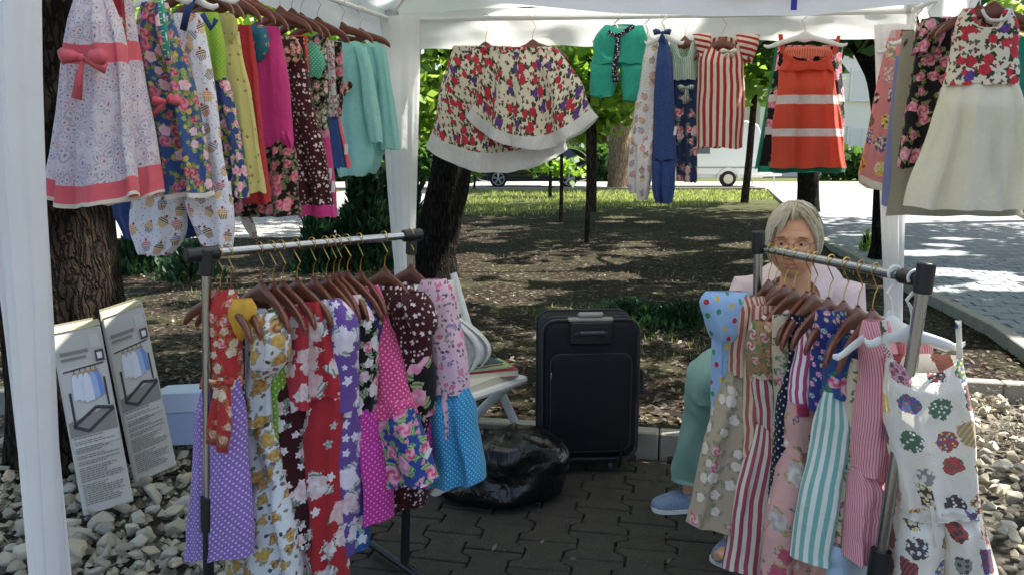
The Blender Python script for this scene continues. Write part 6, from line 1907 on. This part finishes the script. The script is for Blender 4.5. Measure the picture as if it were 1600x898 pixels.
# ---------------------------------------------------------------- black parked car
M['car_black'] = simple('car_paint_black', '#0a0b0d', .12, .0, .7, Coat_Weight=1.0, Coat_Roughness=.03)
M['glass_dark'] = simple('car_glass', '#10161a', .04, 0, .8)
M['rubber'] = simple('rubber', '#141414', .8)
M['alloy'] = simple('alloy', '#b4b8bc', .3, .9)
M['lamp_red'] = simple('tail_lamp_red', '#a01418', .2)
M['lamp_clear'] = simple('head_lamp_clear', '#c9ced2', .1, .2)
M['trim_black'] = simple('trim_black', '#15161a', .6)
def car(org, label):
    """front towards -x"""
    t = thing('parked_car', org, label, 'car', None)
    O = Vector(org)
    Lh = 2.28; Wd = .92
    # stations: x, z_bottom, z_sill, z_belt, z_roof, roof half width, body half width
    S = [(-2.28, .42, .50, .66, .70, .50, .58), (-2.2, .28, .45, .78, .82, .62, .76), (-2.0, .22, .45, .88, .93, .74, .87), (-1.6, .2, .45, .94, 1.02, .78, .92), (-1.05, .2, .42, .97, 1.08, .76, .93),
         (-.75, .2, .40, .99, 1.16, .72, .93), (-.2, .2, .40, 1.00, 1.50, .62, .93), (.2, .2, .40, 1.01, 1.60, .60, .93), (.8, .2, .40, 1.02, 1.64, .60, .93), (1.4, .2, .42, 1.05, 1.60, .60, .93), (1.85, .22, .45, 1.08, 1.50, .60, .91), (2.1, .25, .48, 1.10, 1.30, .62, .88), (2.24, .32, .52, 1.04, 1.10, .66, .82), (2.3, .42, .56, .92, .95, .62, .74)]
    m = MB(); rg = []
    for x, zb, zs, zl, zr, rw, bw in S:
        half = [(bw * .86, zb), (bw * .98, zs), (bw, (zs + zl) / 2), (bw * .97, zl), ((bw + rw) / 2 + .02, zl + (zr - zl) * .45), (rw, zr - (zr - zl) * .12), (rw * .86, zr)]
        ring = [Vector((x, -y, z)) for y, z in half] + [Vector((x, y, z)) for y, z in half[::-1]]
        rg.append([O + p for p in ring])
    m.rings(rg); body = m.build('body', M['car_black'], t)
    md = body.modifiers.new('sub', 'SUBSURF'); md.levels = 2; md.render_levels = 2
    for sy in (-1, 1):
        # side windows
        for nm, pts in (('side_window', [(-.62, 1.04), (-.08, 1.42), (.28, 1.53), (.28, 1.05)]), ('side_window', [(.34, 1.05), (.34, 1.54), (1.05, 1.55), (1.12, 1.09)]), ('side_window', [(1.2, 1.10), (1.13, 1.54), (1.42, 1.50), (1.72, 1.24), (1.6, 1.14)])):
            mm = MB(); f_ = []
            def yw(z): return .905 - (z - 1.0) * .47
            a_ = [O + Vector((x, sy * (yw(z) + .0), z)) for x, z in pts]; b_ = [p + Vector((0, sy * .028, .01)) for p in a_]
            mm.rings([a_, b_]); mm.build(nm, M['glass_dark'], t, False)
        mm = MB(); mm.tube([O + Vector((-.66, sy * .925, 1.03)), O + Vector((.3, sy * .935, 1.05)), O + Vector((1.6, sy * .92, 1.12))], .013, 6); mm.build('window_trim', M['chrome'], t)
        mm = MB(); mm.tube([O + Vector((-1.2, sy * .90, .34)), O + Vector((1.2, sy * .90, .34))], .05, 6); mm.build('sill_trim', M['trim_black'], t)
        for xw in (-1.4, 1.38):
            c = O + Vector((xw, sy * .83, .345))
            arch = [c + Vector((.40 * math.cos(a), sy * .09, .40 * math.sin(a))) for a in np.linspace(-.25, math.pi + .25, 16)]
            mm = MB(); mm.tube(arch, .035, 6); mm.build('wheel_arch', M['trim_black'], t)
            mm = MB(); mm.tube([c - Vector((0, sy * .11, 0)), c + Vector((0, sy * .11, 0))], .345, 28); wh = mm.build('wheel', M['rubber'], t, bevel=.03)
            mm = MB(); y0 = sy * .122
            ring = [c + Vector((.235 * math.cos(a), y0, .235 * math.sin(a))) for a in np.linspace(0, 2*math.pi, 25)]
            mm.tube(ring, .018, 6, False)
            for k in range(5):
                for dd in (-.13, .13):
                    a = 2*math.pi*k/5 + .3
                    mm.tube([c + Vector((.03*math.cos(a), y0, .03*math.sin(a))), c + Vector((.23*math.cos(a+dd), y0, .23*math.sin(a+dd)))], .022, 5)
            mm.tube([c + Vector((0, y0 - .02 * sy, 0)), c + Vector((0, y0 + .02 * sy, 0))], .05, 10)
            mm.build('rim', M['alloy'], wh)
        mm = MB(); mm.ellipsoid(O + Vector((-2.02, sy * .72, .76)), (.2, .12, .07), 12, 8); mm.build('headlight', M['lamp_clear'], t)
        mm = MB(); mm.ellipsoid(O + Vector((2.14, sy * .76, 1.02)), (.13, .10, .09), 12, 8); mm.build('tail_light', M['lamp_red'], t)
        mm = MB(); mm.ellipsoid(O + Vector((-.62, sy * 1.02, 1.08)), (.08, .10, .07), 10, 8); mm.build('wing_mirror', M['car_black'], t)
        for xd in (-.1, .9):
            mm = MB(); mm.box(O + Vector((xd, sy * .945, .93)), (.18, .02, .025)); mm.build('door_handle', M['car_black'], t, False, .008, 1)
    mm = MB(); mm.poly([O + Vector(p) for p in ((-.72, -.66, 1.14), (-.72, .66, 1.14), (-.2, .55, 1.51), (-.2, -.55, 1.51))]); mm.build('windscreen', M['glass_dark'], t, False)
    mm = MB(); mm.poly([O + Vector(p) for p in ((2.24, -.58, 1.14), (2.24, .58, 1.14), (1.95, .52, 1.47), (1.95, -.52, 1.47))]); mm.build('rear_window', M['glass_dark'], t, False)
    mm = MB(); mm.box(O + Vector((-2.27, 0, .52)), (.06, 1.0, .2)); mm.build('grille', M['chrome'], t, False, .02, 2)
    mm = MB(); mm.tube([O + Vector((-.1, -.56, 1.66)), O + Vector((1.4, -.56, 1.66))], .018, 6); mm.build('roof_rail', M['chrome'], t)
    return t
cy = 32.9
cz = SOIL + .012
car((P(833, 292, cy).x, cy, cz), 'black estate car parked on the road behind the saplings')

# ---------------------------------------------------------------- white caravan
M['caravan'] = simple('caravan_white', '#dcdcd8', .4, var=.03)
M['window_grey'] = simple('caravan_window', '#5b6468', .15)
M['window_pale'] = simple('washed_out_window', '#cbccc6', .3)  # panes paled almost to wall colour, imitating glare that washes out the house
def caravan(org, label):
    t = thing('caravan', org, label, 'caravan', None); O = Vector(org)
    prof = [(-2.1, .5), (-2.12, 1.1), (-1.95, 2.2), (-1.75, 2.5), (-1.3, 2.6), (1.4, 2.6), (1.85, 2.45), (2.0, 2.1), (2.08, 1.2), (2.05, .5)]
    m = MB(); m.rings([[O + Vector((x, y, z)) for x, z in prof] for y in (-1.05, 1.05)]); m.build('body', M['caravan'], t, False, .05, 3)
    m = MB(); m.box(O + Vector((0, 0, .44)), (4.3, 1.9, .12)); m.build('chassis', M['white_paint'], t, False)
    for x0, x1 in ((-.62, -.02),):
        f = MB(); f.box(O + Vector(((x0 + x1) / 2, -1.062, 1.55)), (x1 - x0 + .1, .03, .56)); fo = f.build('window', M['white_paint'], t, False, .02, 2)
        f = MB(); f.box(O + Vector(((x0 + x1) / 2, -1.078, 1.55)), (x1 - x0, .02, .46)); f.build('pane', M['window_grey'], fo, False, .02, 2)
    f = MB(); f.box(O + Vector((-1.2, -1.06, 1.4)), (.62, .03, 1.72)); fo = f.build('door', M['caravan'], t, False, .03, 2)
    f = MB(); f.box(O + Vector((-.97, -1.085, 1.3)), (.06, .03, .12)); f.build('handle', M['black_plastic'], fo, False)
    f = MB(); f.box(O + Vector((0, -1.06, .78)), (4.0, .02, .05)); f.build('stripe', M['grey_plastic'], t, False)
    c = O + Vector((.75, -.98, .33))
    w = MB(); w.tube([c - Vector((0, .1, 0)), c + Vector((0, .1, 0))], .32, 26); wo = w.build('wheel', M['rubber'], t, bevel=.03)
    w = MB(); w.tube([c - Vector((0, .115, 0)), c - Vector((0, .09, 0))], .19, 20); w.tube([c - Vector((0, .13, 0)), c - Vector((0, .09, 0))], .06, 12); w.build('hub', simple('hub_cream', '#c8c2a8', .5), wo)
    arch = [c + Vector((.42 * math.cos(a), -.08, .42 * math.sin(a))) for a in np.linspace(0, math.pi, 14)]
    w = MB(); w.tube(arch, .04, 6); w.build('wheel_arch', M['white_paint'], t)
    for sy in (-.5, .5):
        w = MB(); w.tube([O + Vector((2.0, sy, .44)), O + Vector((3.2, 0, .46))], .04, 6); w.build('drawbar', M['white_paint'], t)
    w = MB(); w.box(O + Vector((2.5, 0, .66)), (.5, .7, .36)); w.build('gas_locker', M['caravan'], t, False, .05, 2)
    w = MB(); w.tube([O + Vector((2.9, 0, .45)), O + Vector((2.95, 0, .02))], .03, 8); w.build('jockey_leg', M['steel_wire'], t)
    for xx in (-1.8, 1.7):
        w = MB(); w.tube([O + Vector((xx, -.9, .42)), O + Vector((xx + .12, -.9, .0))], .02, 6); w.build('corner_steady', M['steel_wire'], t)
    return t
caravan((P(1098, 292, cy + .4).x, cy + .4, cz), 'white touring caravan parked on the road behind the striped tunic')

# ---------------------------------------------------------------- buildings across the road
M['plaster'] = simple('plaster_white', '#d9d6cc', .8, bump=.2, bscale=6, var=.05, vscale=.6)
M['roof_tile'] = simple('roof_tile', '#8a5a44', .8, var=.15, vscale=3)
M['plaster2'] = simple('plaster_beige', '#b5aa92', .85, bump=.2, bscale=6, var=.08, vscale=.6)
M['brown_paint'] = simple('brown_door', '#4a2c22', .6)
def building(x0, x1, y, h, label, mat, wins, doors, roof=True):
    t = thing('building', ((x0 + x1) / 2, y, SOIL), label, 'building')
    m = MB(); m.box(((x0 + x1) / 2, y + 4, SOIL + h / 2), (x1 - x0, 8, h)); m.build('wall', mat, t, False)
    if roof:
        m = MB(); z = SOIL + h
        m.rings([[Vector((x, yy, zz)) for yy, zz in ((y - .5, z - .02), (y + 4, z + 2.2), (y + 8.5, z - .02), (y + 4, z + .1))] for x in (x0 - .4, x1 + .4)]); m.build('roof', M['roof_tile'], t, False)
    for (cx, cz_, w, hh) in wins:
        f = MB(); f.box((cx, y - .03, SOIL + cz_), (w + .24, .1, hh + .24)); fo = f.build('window', M['white_paint'], t, False)
        for sx in (-.25, .25):
            f = MB(); f.box((cx + sx * w, y - .07, SOIL + cz_), (w * .46, .06, hh)); f.build('pane', M['window_pale'], fo, False)
        f = MB(); f.box((cx, y - .12, SOIL + cz_ - hh / 2 - .16), (w + .4, .24, .08)); f.build('sill', mat, fo, False)
    for (cx, w, hh) in doors:
        f = MB(); f.box((cx, y - .04, SOIL + hh / 2), (w, .12, hh)); do = f.build('door', M['brown_paint'], t, False)
        f = MB(); f.box((cx + w * .38, y - .12, SOIL + 1.05), (.06, .06, .14)); f.build('handle', M['chrome'], do, False)
    return t
building(14.2, 31, 47, 7.5, 'tall white plastered house across the road beyond the orange dress', M['plaster'], [(x, z, 1.3, 1.5) for z in (2.0, 5.2) for x in (17, 20, 23, 26, 29)], [])
building(2.4, 8.6, 45, 4.2, 'beige house with brown door behind the pale trunk', M['plaster2'], [(6.6, 1.9, 1.1, 1.3)], [(4.75, .9, 3.0)])
building(-22, -13, 54, 6, 'beige far house half hidden behind the trees and lilac dresses', M['plaster2'], [(x, 3.2, 1.1, 1.3) for x in (-20, -17, -15)], [])
tag(bpy.data.objects['ground'], kind='structure')
# ---------------------------------------------------------------- the seated woman
def _skin():
    b = MatB('skin'); nz = b.noise(b.obj(), 40, 4, .6)
    b.set(b.mix(nz, '#bd8863', '#d3a281'), .55, 0, .35)
    b.put(b.pb.inputs['Subsurface Weight'], .12); b.put(b.pb.inputs['Subsurface Radius'], (.01, .004, .002)); b.put(b.pb.inputs['Subsurface Scale'], .6)
    b.bump(b.noise(b.obj(), 160, 4, .7) + b.noise(b.obj(), 45, 3) * .7, .28, .003); return b.mat
M['skin'] = _skin()
def _hair():
    b = MatB('hair_grey_blond'); col = b.ramp(b.island(), [(0, '#a0926f'), (.2, '#d4c6a2'), (.5, '#ece2ca'), (.8, '#f6f0e2'), (1, '#c4b89c')])
    b.set(col, .4, 0, .5); b.translucent(.3, col); return b.mat
M['hair'] = _hair()
M['lips'] = simple('lips', '#a85a52', .45)
M['eye_white'] = simple('eye_white', '#d5cfc8', .2)
M['iris'] = simple('iris_brown', '#33231a', .15)
M['lens_rim'] = simple('spectacle_rim', '#7c5a44', .3, .6)
M['blouse'] = simple('blouse_pale_pink', '#d9c5c4', .85, bump=.35, bscale=18)
M['trousers'] = simple('trousers_green', '#7b9c8e', .85, bump=.5, bscale=16, var=.06, vscale=12)
def _denim():
    b = MatB('canvas_shoe_blue'); b.set(mottle('#5c6d86', '#8795aa', 160)(b, b.obj()), .9, 0, .2); b.bump(b.noise(b.obj(), 300, 2), .3, .002); return b.mat
M['canvas'] = _denim()
M['sole'] = simple('shoe_sole', '#cfcfc8', .6)
HC = P(1240, 379, 2.92)
yaw_h = math.atan2(-.20, 1.0)          # turned slightly
Fw = Vector((-.40, -.91, -.07)).normalized(); Rt = Vector((0, 0, 1)).cross(Fw).normalized() * 1.0
Up = Fw.cross(Rt).normalized()
if Up.z < 0: Up = -Up
HS = 1.09
def HP(x, y, z): return HC + (Rt * x + Fw * y + Up * z) * HS
woman = thing('person', (1.08, 3.05, 0), 'seated woman with short fair grey hair, glasses, pale top, green trousers and blue shoes', 'person')
def gs(v, c, w): return math.exp(-((v - c) / w) ** 2)
bmv = MB()
NU, NV = 110, 84
def head_pt(th, a):
    """th from top, a around (a=90deg is forward)"""
    st_, ct = math.sin(th), math.cos(th)
    x, y, z = st_ * math.cos(a), st_ * math.sin(a), ct
    lower = max(0, -z)
    X_ = .077 * x * (1 - .15 * lower ** 1.6); Y_ = (.090 if y > 0 else .096) * y * (1 - .10 * lower); Z_ = .118 * z
    if y < 0: Z_ += .0
    if y > 0:
        f = min(1, y * 1.6)
        flat = .006 * gs(x, 0, .6) * gs(z, .2, .5)
        Y_ -= flat
        nose = gs(X_, 0, .0115) * (max(0, min(1, (.022 - Z_) / .050)) if Z_ > -.034 else max(0, 1 - (-.034 - Z_) / .010))
        Y_ += .026 * nose * f
        Y_ += .008 * gs(abs(X_), .011, .007) * gs(Z_, -.028, .009) * f
        Y_ -= .0115 * gs(abs(X_), .031, .015) * gs(Z_, .010, .013) * f
        Y_ += .006 * gs(Z_, .031, .010) * gs(abs(X_), .028, .024) * f
        Y_ += .007 * gs(abs(X_), .040, .016) * gs(Z_, -.020, .018) * f
        Y_ -= .0035 * gs(abs(X_) - .55 * (-.02 - Z_), .022, .005) * gs(Z_, -.040, .02) * f
        Y_ += .0065 * gs(X_, 0, .024) * (gs(Z_, -.055, .006) + gs(Z_, -.069, .007)) * f
        Y_ -= .004 * gs(X_, 0, .022) * gs(Z_, -.0615, .003) * f
        Y_ += .010 * gs(X_, 0, .020) * gs(Z_, -.095, .014) * f
        Y_ -= .0016 * sum(gs(Z_, zz_ + .02 * abs(X_), .0022) for zz_ in (.050, .061, .072)) * gs(X_, 0, .05) * f
        Y_ += .0035 * gs(abs(X_), .030, .014) * gs(Z_, -.012, .006) * f
        Y_ -= .0030 * gs(abs(X_), .031, .013) * gs(Z_, -.020, .003) * f
        Y_ -= .004 * gs(abs(X_) - .4 * (-.04 - Z_), .030, .004) * gs(Z_, -.072, .016) * f
        X_ *= 1 + .10 * gs(Z_, -.070, .03)
    return HP(X_, Y_, Z_)
rg = []
for i in range(NV + 1):
    th = math.pi * (i + .05) / (NV + .1)
    rg.append([head_pt(th, 2 * math.pi * k / NU) for k in range(NU)])
bmv.rings(rg)
NK = P(1245, 470, 3.00)
def ell_tube(m, pts, rs, seg=24, side=Vector((1, 0, 0))):
    rg = []
    n = len(pts); pts = [Vector(p) for p in pts]
    for i, p in enumerate(pts):
        t = (pts[min(i + 1, n - 1)] - pts[max(i - 1, 0)]).normalized()
        ax = (side - t * side.dot(t)).normalized(); ay = t.cross(ax)
        r = rs[i] if isinstance(rs[i], (tuple, list)) else (rs[i], rs[i])
        rg.append([p + ax * (r[0] * math.cos(2*math.pi*k/seg)) + ay * (r[1] * math.sin(2*math.pi*k/seg)) for k in range(seg)])
    m.rings(rg)
# body axis: chest faces left and forward
SD = Vector((.72, -.55, 0)).normalized()           # from her right shoulder side to left, across the chest
SD = Vector((.93, -.30, 0)).normalized()
hip = Vector((1.12, 3.12, .50)); chest = Vector((1.10, 3.06, .79)); nb = HC + Vector((.03, .05, -.155))
ell_tube(bmv, [hip - Vector((0, 0, .07)), hip + Vector((0, 0, .04)), hip.lerp(chest, .45), chest, chest + Vector((0, 0, .13)), nb - Vector((0, .0, .055)), nb - Vector((0, 0, .03)), nb + Vector((0, -.01, .03)), HC + Vector((.02, .03, -.05))],
         [(.13, .10), (.19, .15), (.175, .145), (.18, .13), (.165, .10), (.085, .07), (.058, .058), (.054, .056), (.052, .06)], 36, SD)
kn_r, an_r = P(1118, 588, 2.98), P(1078, 762, 3.12)
kn_l, an_l = Vector((.86, 2.74, .53)), Vector((.80, 2.72, .10))
for (kn, an) in ((kn_r, an_r), (kn_l, an_l)):
    h0 = hip + Vector((-.06, -.02, .0)) + SD * (.09 if kn is kn_l else -.09)
    ell_tube(bmv, [h0, h0.lerp(kn, .5), kn - (kn - h0).normalized() * .02], [.085, .075, .058], 20)
    ell_tube(bmv, [kn + Vector((0, 0, .03)), kn.lerp(an, .35), kn.lerp(an, .8), an, an - Vector((0, 0, .02))], [.056, .055, .036, .031, .031], 20)
    tw = (G(1018, 792, .01) if kn is kn_r else G(1121, 880, .01))
    fd = Vector((tw.x - an.x, tw.y - an.y, 0)).normalized(); fz = Vector((0, 0, an.z - .04))
    ell_tube(bmv, [an, an - fz * .5, an - fz + fd * .02, an - fz + fd * .10], [.031, .030, .028, .018], 14)
# arms down to the lap, with hands
for sg, kn in ((-1, kn_r), (1, kn_l)):
    sh_ = chest + SD * (.185 * sg) + Vector((0, 0, .12)); el = sh_ + Vector((-.05, -.04, -.27)) + SD * (.04 * sg)
    wr = hip.lerp(kn, .55) + Vector((.0, -.0, .12))
    ell_tube(bmv, [sh_ - SD * (.05 * sg), sh_, sh_.lerp(el, .5), el], [.05, .052, .045, .037], 18)
    ell_tube(bmv, [el + Vector((0, 0, .01)), el.lerp(wr, .5), wr], [.038, .034, .024], 18)
    hd = (kn - wr); hd.z = -.05; hd.normalize(); sdv = hd.cross(Vector((0, 0, 1))).normalized()
    ell_tube(bmv, [wr, wr + hd * .05, wr + hd * .09], [(.026, .018), (.038, .016), (.036, .013)], 14, sdv)
    for q in range(4):
        b0 = wr + hd * .085 + sdv * (-.027 + .018 * q); L_ = (.062, .07, .066, .052)[q]
        ell_tube(bmv, [b0, b0 + hd * L_ * .5 + Vector((0, 0, .004)), b0 + hd * L_ * .95 - Vector((0, 0, .016))], [.0085, .0082, .0066], 8)
    b0 = wr + hd * .03 + sdv * (.032 * sg)
    ell_tube(bmv, [b0, b0 + (hd * .7 + sdv * sg).normalized() * .035, b0 + (hd + sdv * .5 * sg).normalized() * .06], [.011, .0095, .0075], 8)
body = bmv.build('body', M['skin'], woman)
md = body.modifiers.new('remesh', 'REMESH'); md.mode = 'VOXEL'; md.voxel_size = .0036; md.use_smooth_shade = True
# ears, eyes, brows, lips, glasses
for sg in (-1, 1):
    m = MB(); m.ellipsoid(HP(.074 * sg, -.008, -.004), (.010, .018, .030), 12, 10, Matrix((Rt, Fw, Up)).transposed()); m.build('ear', M['skin'], woman)
    m = MB(); m.ellipsoid(HP(.031 * sg, .0655, .008), (.0125, .0112, .0092), 16, 12, Matrix((Rt, Fw, Up)).transposed()); e = m.build('eye', M['eye_white'], woman)
    m = MB(); m.ellipsoid(HP(.031 * sg - .001, .0745, .0075), (.0056, .0035, .0056), 12, 8, Matrix((Rt, Fw, Up)).transposed()); m.build('iris', M['iris'], e)
    for zz, rr_, yy in ((.0138, .0046, .0758), (.0022, .0036, .0738)):
        m = MB(); m.tube([HP((.031 + dx) * sg, yy - abs(dx) * .42 - .002, zz - (abs(dx) * .30 if zz > .01 else -abs(dx) * .25)) for dx in (-.015, -.007, 0, .007, .0155)], [rr_ * .5, rr_, rr_, rr_, rr_ * .5], 8); m.build('eyelid', M['skin'], woman)
    m = MB(); m.tube([HP((.031 + dx) * sg, .083 - abs(dx + .004) * .35, .031 - .12 * dx - (abs(dx) ** 2) * 6) for dx in (-.018, -.006, .006, .020)], [.0014, .0024, .0022, .001], 6); m.build('eyebrow', simple('brow', '#6d5a44', .8) if sg < 0 else bpy.data.materials['brow'], woman)
gl_ = MB()
for sg in (-1, 1):
    gl_.tube([HP(.033 * sg + .0255 * math.cos(a), .0925 - .09 * abs(.0255 * math.cos(a) * sg + .01) ** 1.15, .004 + .0185 * math.sin(a)) for a in np.linspace(0, 2 * math.pi, 25)], .0011, 6, False)
    gl_.tube([HP(.058 * sg, .083, .010), HP(.074 * sg, .060, .012), HP(.080 * sg, -.005, .010)], .0014, 6)
gl_.tube([HP(-.009, .096, .008), HP(0, .101, .012), HP(.009, .096, .008)], .0012, 6)
gl_.build('glasses', M['lens_rim'], woman)
for zz, dz in ((-.0555, .0032), (-.0685, .0040)):
    m = MB(); m.tube([HP(x, .0945 + (.002 if dz > .0035 else 0) - abs(x) ** 1.6 * 3.0, zz + (abs(x) * .18 if dz > .0035 else -abs(x) * .06)) for x in (-.023, -.012, 0, .012, .023)], [dz * .3, dz * .9, dz, dz * .9, dz * .3], 8); m.build('lip', M['lips'], woman)
# hair: scalp cap and many swept locks
cap = MB(); rg = []
def scalp(az, el, k=1.0):
    return HP(.078 * k * math.cos(el) * math.sin(az), .095 * k * math.cos(el) * math.cos(az) - .004, .121 * k * math.sin(el) + .004)
def hairline(az):
    a = abs((az + math.pi) % (2 * math.pi) - math.pi)
    return R(np.interp(math.degrees(a), [0, 25, 45, 62, 78, 95, 130, 180], [58, 54, 42, 18, -2, -22, -38, -44]))
for i in range(13):
    row = []
    for k in range(40):
        az = 2 * math.pi * k / 40; e1_ = hairline(az)
        el = math.pi / 2 - .02 + (e1_ - math.pi / 2) * i / 12
        row.append(scalp(az, el, 1.035 + .015 * math.sin(k * 2.1)))
    rg.append(row)
cap.rings(rg, False); cap.build('scalp_hair', M['hair'], woman)
hr_ = random.Random(3); hm = MB()
def lock(r0, r1, tip, w, easeaz=1.0, easeel=1.0, lift=.07, n=9, flick=.02):
    """one lock of hair from root (az, el) over the skull to its tip"""
    j1, j2 = hr_.uniform(0, 6), hr_.uniform(-.11, .11)
    base = hr_.uniform(1.02, 1.06); pts = []
    for i in range(n):
        f = i / (n - 1)
        az = r0 + (tip[0] - r0) * f ** easeaz + j2 * math.sin(f * 4 + j1)
        el = r1 + (tip[1] - r1) * f ** easeel
        k = base + lift * math.sin(math.pi * min(1, .12 + f * .8)) + (flick * max(0, f - .7) / .3)
        pts.append(scalp(az, el, k))
    hm.tube(pts, [w * v for v in (.5, .85, 1, 1, 1, .95, .8, .55, .12)], 6, False, flat=.42, up=pts[4] - HC)
U = hr_.uniform
for rep, cnt_, wl, wh in ((0, 1.0, .0045, .0095), (1, 4.0, .0008, .0022)):
    for s_ in range(int(26 * cnt_)):      # fringe falling on the forehead at her right
        lock(U(-.5, .1), R(U(66, 84)), (U(-1.0, -.42), R(U(14, 40))), U(wl, wh) * .75, 1.3, 1.5, U(.05, .10), flick=U(-.01, .02))
    for s_ in range(int(70 * cnt_)):      # swept over to her left, behind the temple
        lock(U(-.5, .5), R(U(68, 88)), (U(1.3, 2.0), R(U(-32, 26))), U(wl, wh), .75, U(1.7, 2.4), U(.05, .11), flick=U(-.01, .05))
    for s_ in range(int(34 * cnt_)):      # above the forehead
        lock(U(-.6, .2), R(U(66, 84)), (U(-.15, .95), R(U(37, 52))), U(wl, wh) * .8, .8, 1.8, U(.04, .09), flick=U(.0, .03))
    for s_ in range(int(60 * cnt_)):      # her right side
        lock(U(-1.2, -.2), R(U(60, 88)), (U(-2.0, -1.0), R(U(-34, 10))), U(wl, wh), .9, 1.3, U(.05, .11), flick=U(-.01, .05))
    for s_ in range(int(95 * cnt_)):      # back
        sg_ = 1 if hr_.random() < .5 else -1
        lock(sg_ * U(.2, 2.6), R(U(50, 88)), (sg_ * U(1.8, 3.1), R(U(-48, -10))), U(wl, wh), .9, 1.2, U(.05, .12), flick=U(-.01, .05))
hm.build('hair', M['hair'], woman)
# clothes
m = MB()
ell_tube(m, [hip + Vector((0, 0, -.02)), hip + Vector((0, 0, .08)), hip.lerp(chest, .5), chest, chest + Vector((0, 0, .10)), chest + Vector((0, -.005, .165)), nb - Vector((0, -.01, .052)), nb - Vector((0, -.005, .040))],
         [(.215, .18), (.21, .175), (.195, .165), (.205, .150), (.205, .128), (.165, .105), (.098, .085), (.082, .076)], 40, SD)
ob = m.build('blouse', M['blouse'], woman)
for sg, kn in ((-1, kn_r), (1, kn_l)):
    sh_ = chest + SD * (.185 * sg) + Vector((0, 0, .12)); el = sh_ + Vector((-.05, -.04, -.27)) + SD * (.04 * sg)
    m = MB(); ell_tube(m, [sh_ - SD * (.10 * sg) + Vector((0, 0, .02)), sh_ + Vector((0, 0, .004)), sh_.lerp(el, .35), sh_.lerp(el, .75)], [(.068, .075), (.076, .07), (.070, .066), (.068, .062)], 22); m.build('sleeve', M['blouse'], woman)
for kn, an in ((kn_r, an_r), (kn_l, an_l)):
    h0 = hip + Vector((-.02, .0, .0)) + SD * (.09 if kn is kn_l else -.09)
    m = MB(); rg = []
    pts = [h0, h0.lerp(kn, .3), h0.lerp(kn, .65), kn + Vector((.02, .01, .035)), kn + Vector((-.038, -.02, .0)), kn.lerp(an, .18) + Vector((-.02, 0, 0)), kn.lerp(an, .4), kn.lerp(an, .65), an + Vector((0, 0, .075)), an + Vector((0, 0, .045))]
    rs = [.12, .115, .10, .086, .081, .081, .080, .081, .081, .082]
    n = len(pts)
    tt = np.linspace(0, 1, n); t2 = np.linspace(0, 1, 46)
    C = np.stack([np.interp(t2, tt, [p[k] for p in pts]) for k in range(3)], 1)
    for _ in range(5): C[1:-1] = .25 * C[:-2] + .5 * C[1:-1] + .25 * C[2:]
    rr_ = np.interp(t2, tt, rs)
    for i in range(46):
        t = Vector(C[min(i + 1, 45)] - C[max(i - 1, 0)]).normalized(); ax = (Vector((.3, 1, 0)) - t * t.dot(Vector((.3, 1, 0)))).normalized(); ay = t.cross(ax)
        row = []
        for k in range(32):
            a = 2 * math.pi * k / 32
            q = rr_[i] * (1 + .06 * math.sin(a * 3 + i * .22) + .05 * math.exp(-((i - 22) / 5) ** 2) * math.sin(i * 2.1 + a) + .035 * math.sin(a * 5 - i * .13) + .13 * noise.noise(Vector((math.cos(a) * 1.4, math.sin(a) * 1.4, i * .16))) + .03 * math.sin(i * 1.25 + 3 * math.sin(a * 1.0 + i * .1)) * (.35 + math.exp(-((i - 20) / 7) ** 2)) )
            row.append(Vector(C[i]) + ax * q * math.cos(a) + ay * q * math.sin(a))
        rg.append(row)
    m.rings(rg, caps=False); m.build('trouser_leg', M['trousers'], woman)
def shoe(toe, heel, ank, label=None):
    m = MB(); rg = []; d = (toe - heel); d.z = 0; L_ = d.length; d.normalize(); s_ = d.cross(Vector((0, 0, 1)))
    prof = [(0.0, .026, .058), (.06, .033, .064), (.2, .036, .068), (.34, .036, .062), (.46, .040, .066), (.62, .046, .058), (.78, .047, .044), (.9, .040, .034), (.97, .026, .026), (1.0, .010, .018)]
    for f, w, h in prof:
        c = heel + d * (L_ * f)
        row = []
        for k in range(20):
            a = 2 * math.pi * k / 20
            zz = max(0, math.sin(a)); 
            row.append(Vector((c.x, c.y, .016)) + s_ * (w * math.copysign(abs(math.cos(a)) ** .7, math.cos(a))) + Vector((0, 0, h * zz ** .8 if math.sin(a) > 0 else -.004)))
        rg.append(row)
    m.rings(rg); up_ = m.build('shoe', M['canvas'], woman)
    m = MB(); rg = []
    out = [(f, w) for f, w, h in prof]
    o2 = [heel + d * (L_ * f) + s_ * (w + .004) for f, w in out] + [heel + d * (L_ * f) - s_ * (w + .004) for f, w in out[::-1]]
    m.rings([[Vector((p.x, p.y, z)) for p in o2] for z in (.001, .018)]); m.build('sole', M['sole'], up_)
    m = MB(); c = heel + d * (L_ * .24)
    m.tube([Vector((c.x, c.y, .080)) + d * (.055 * math.cos(a)) + s_ * (.033 * math.sin(a)) + Vector((0, 0, -.012 * math.cos(a))) for a in np.linspace(0, 2 * math.pi, 21)], .0055, 6, False); m.build('collar', M['canvas'], up_)
t_ = G(1018, 792, .01); d_ = Vector((an_r.x - t_.x, an_r.y - t_.y, 0)).normalized(); shoe(t_, Vector((an_r.x, an_r.y, 0)) + d_ * .055, an_r)
t2_ = G(1121, 880, .01); d_ = Vector((an_l.x - t2_.x, an_l.y - t2_.y, 0)).normalized(); shoe(t2_, Vector((an_l.x, an_l.y, 0)) + d_ * .055, an_l)
# chair under her
folding_chair(Vector((1.14, 3.12, 0)), R(-72), 'white folding chair the seated woman sits on', CH)
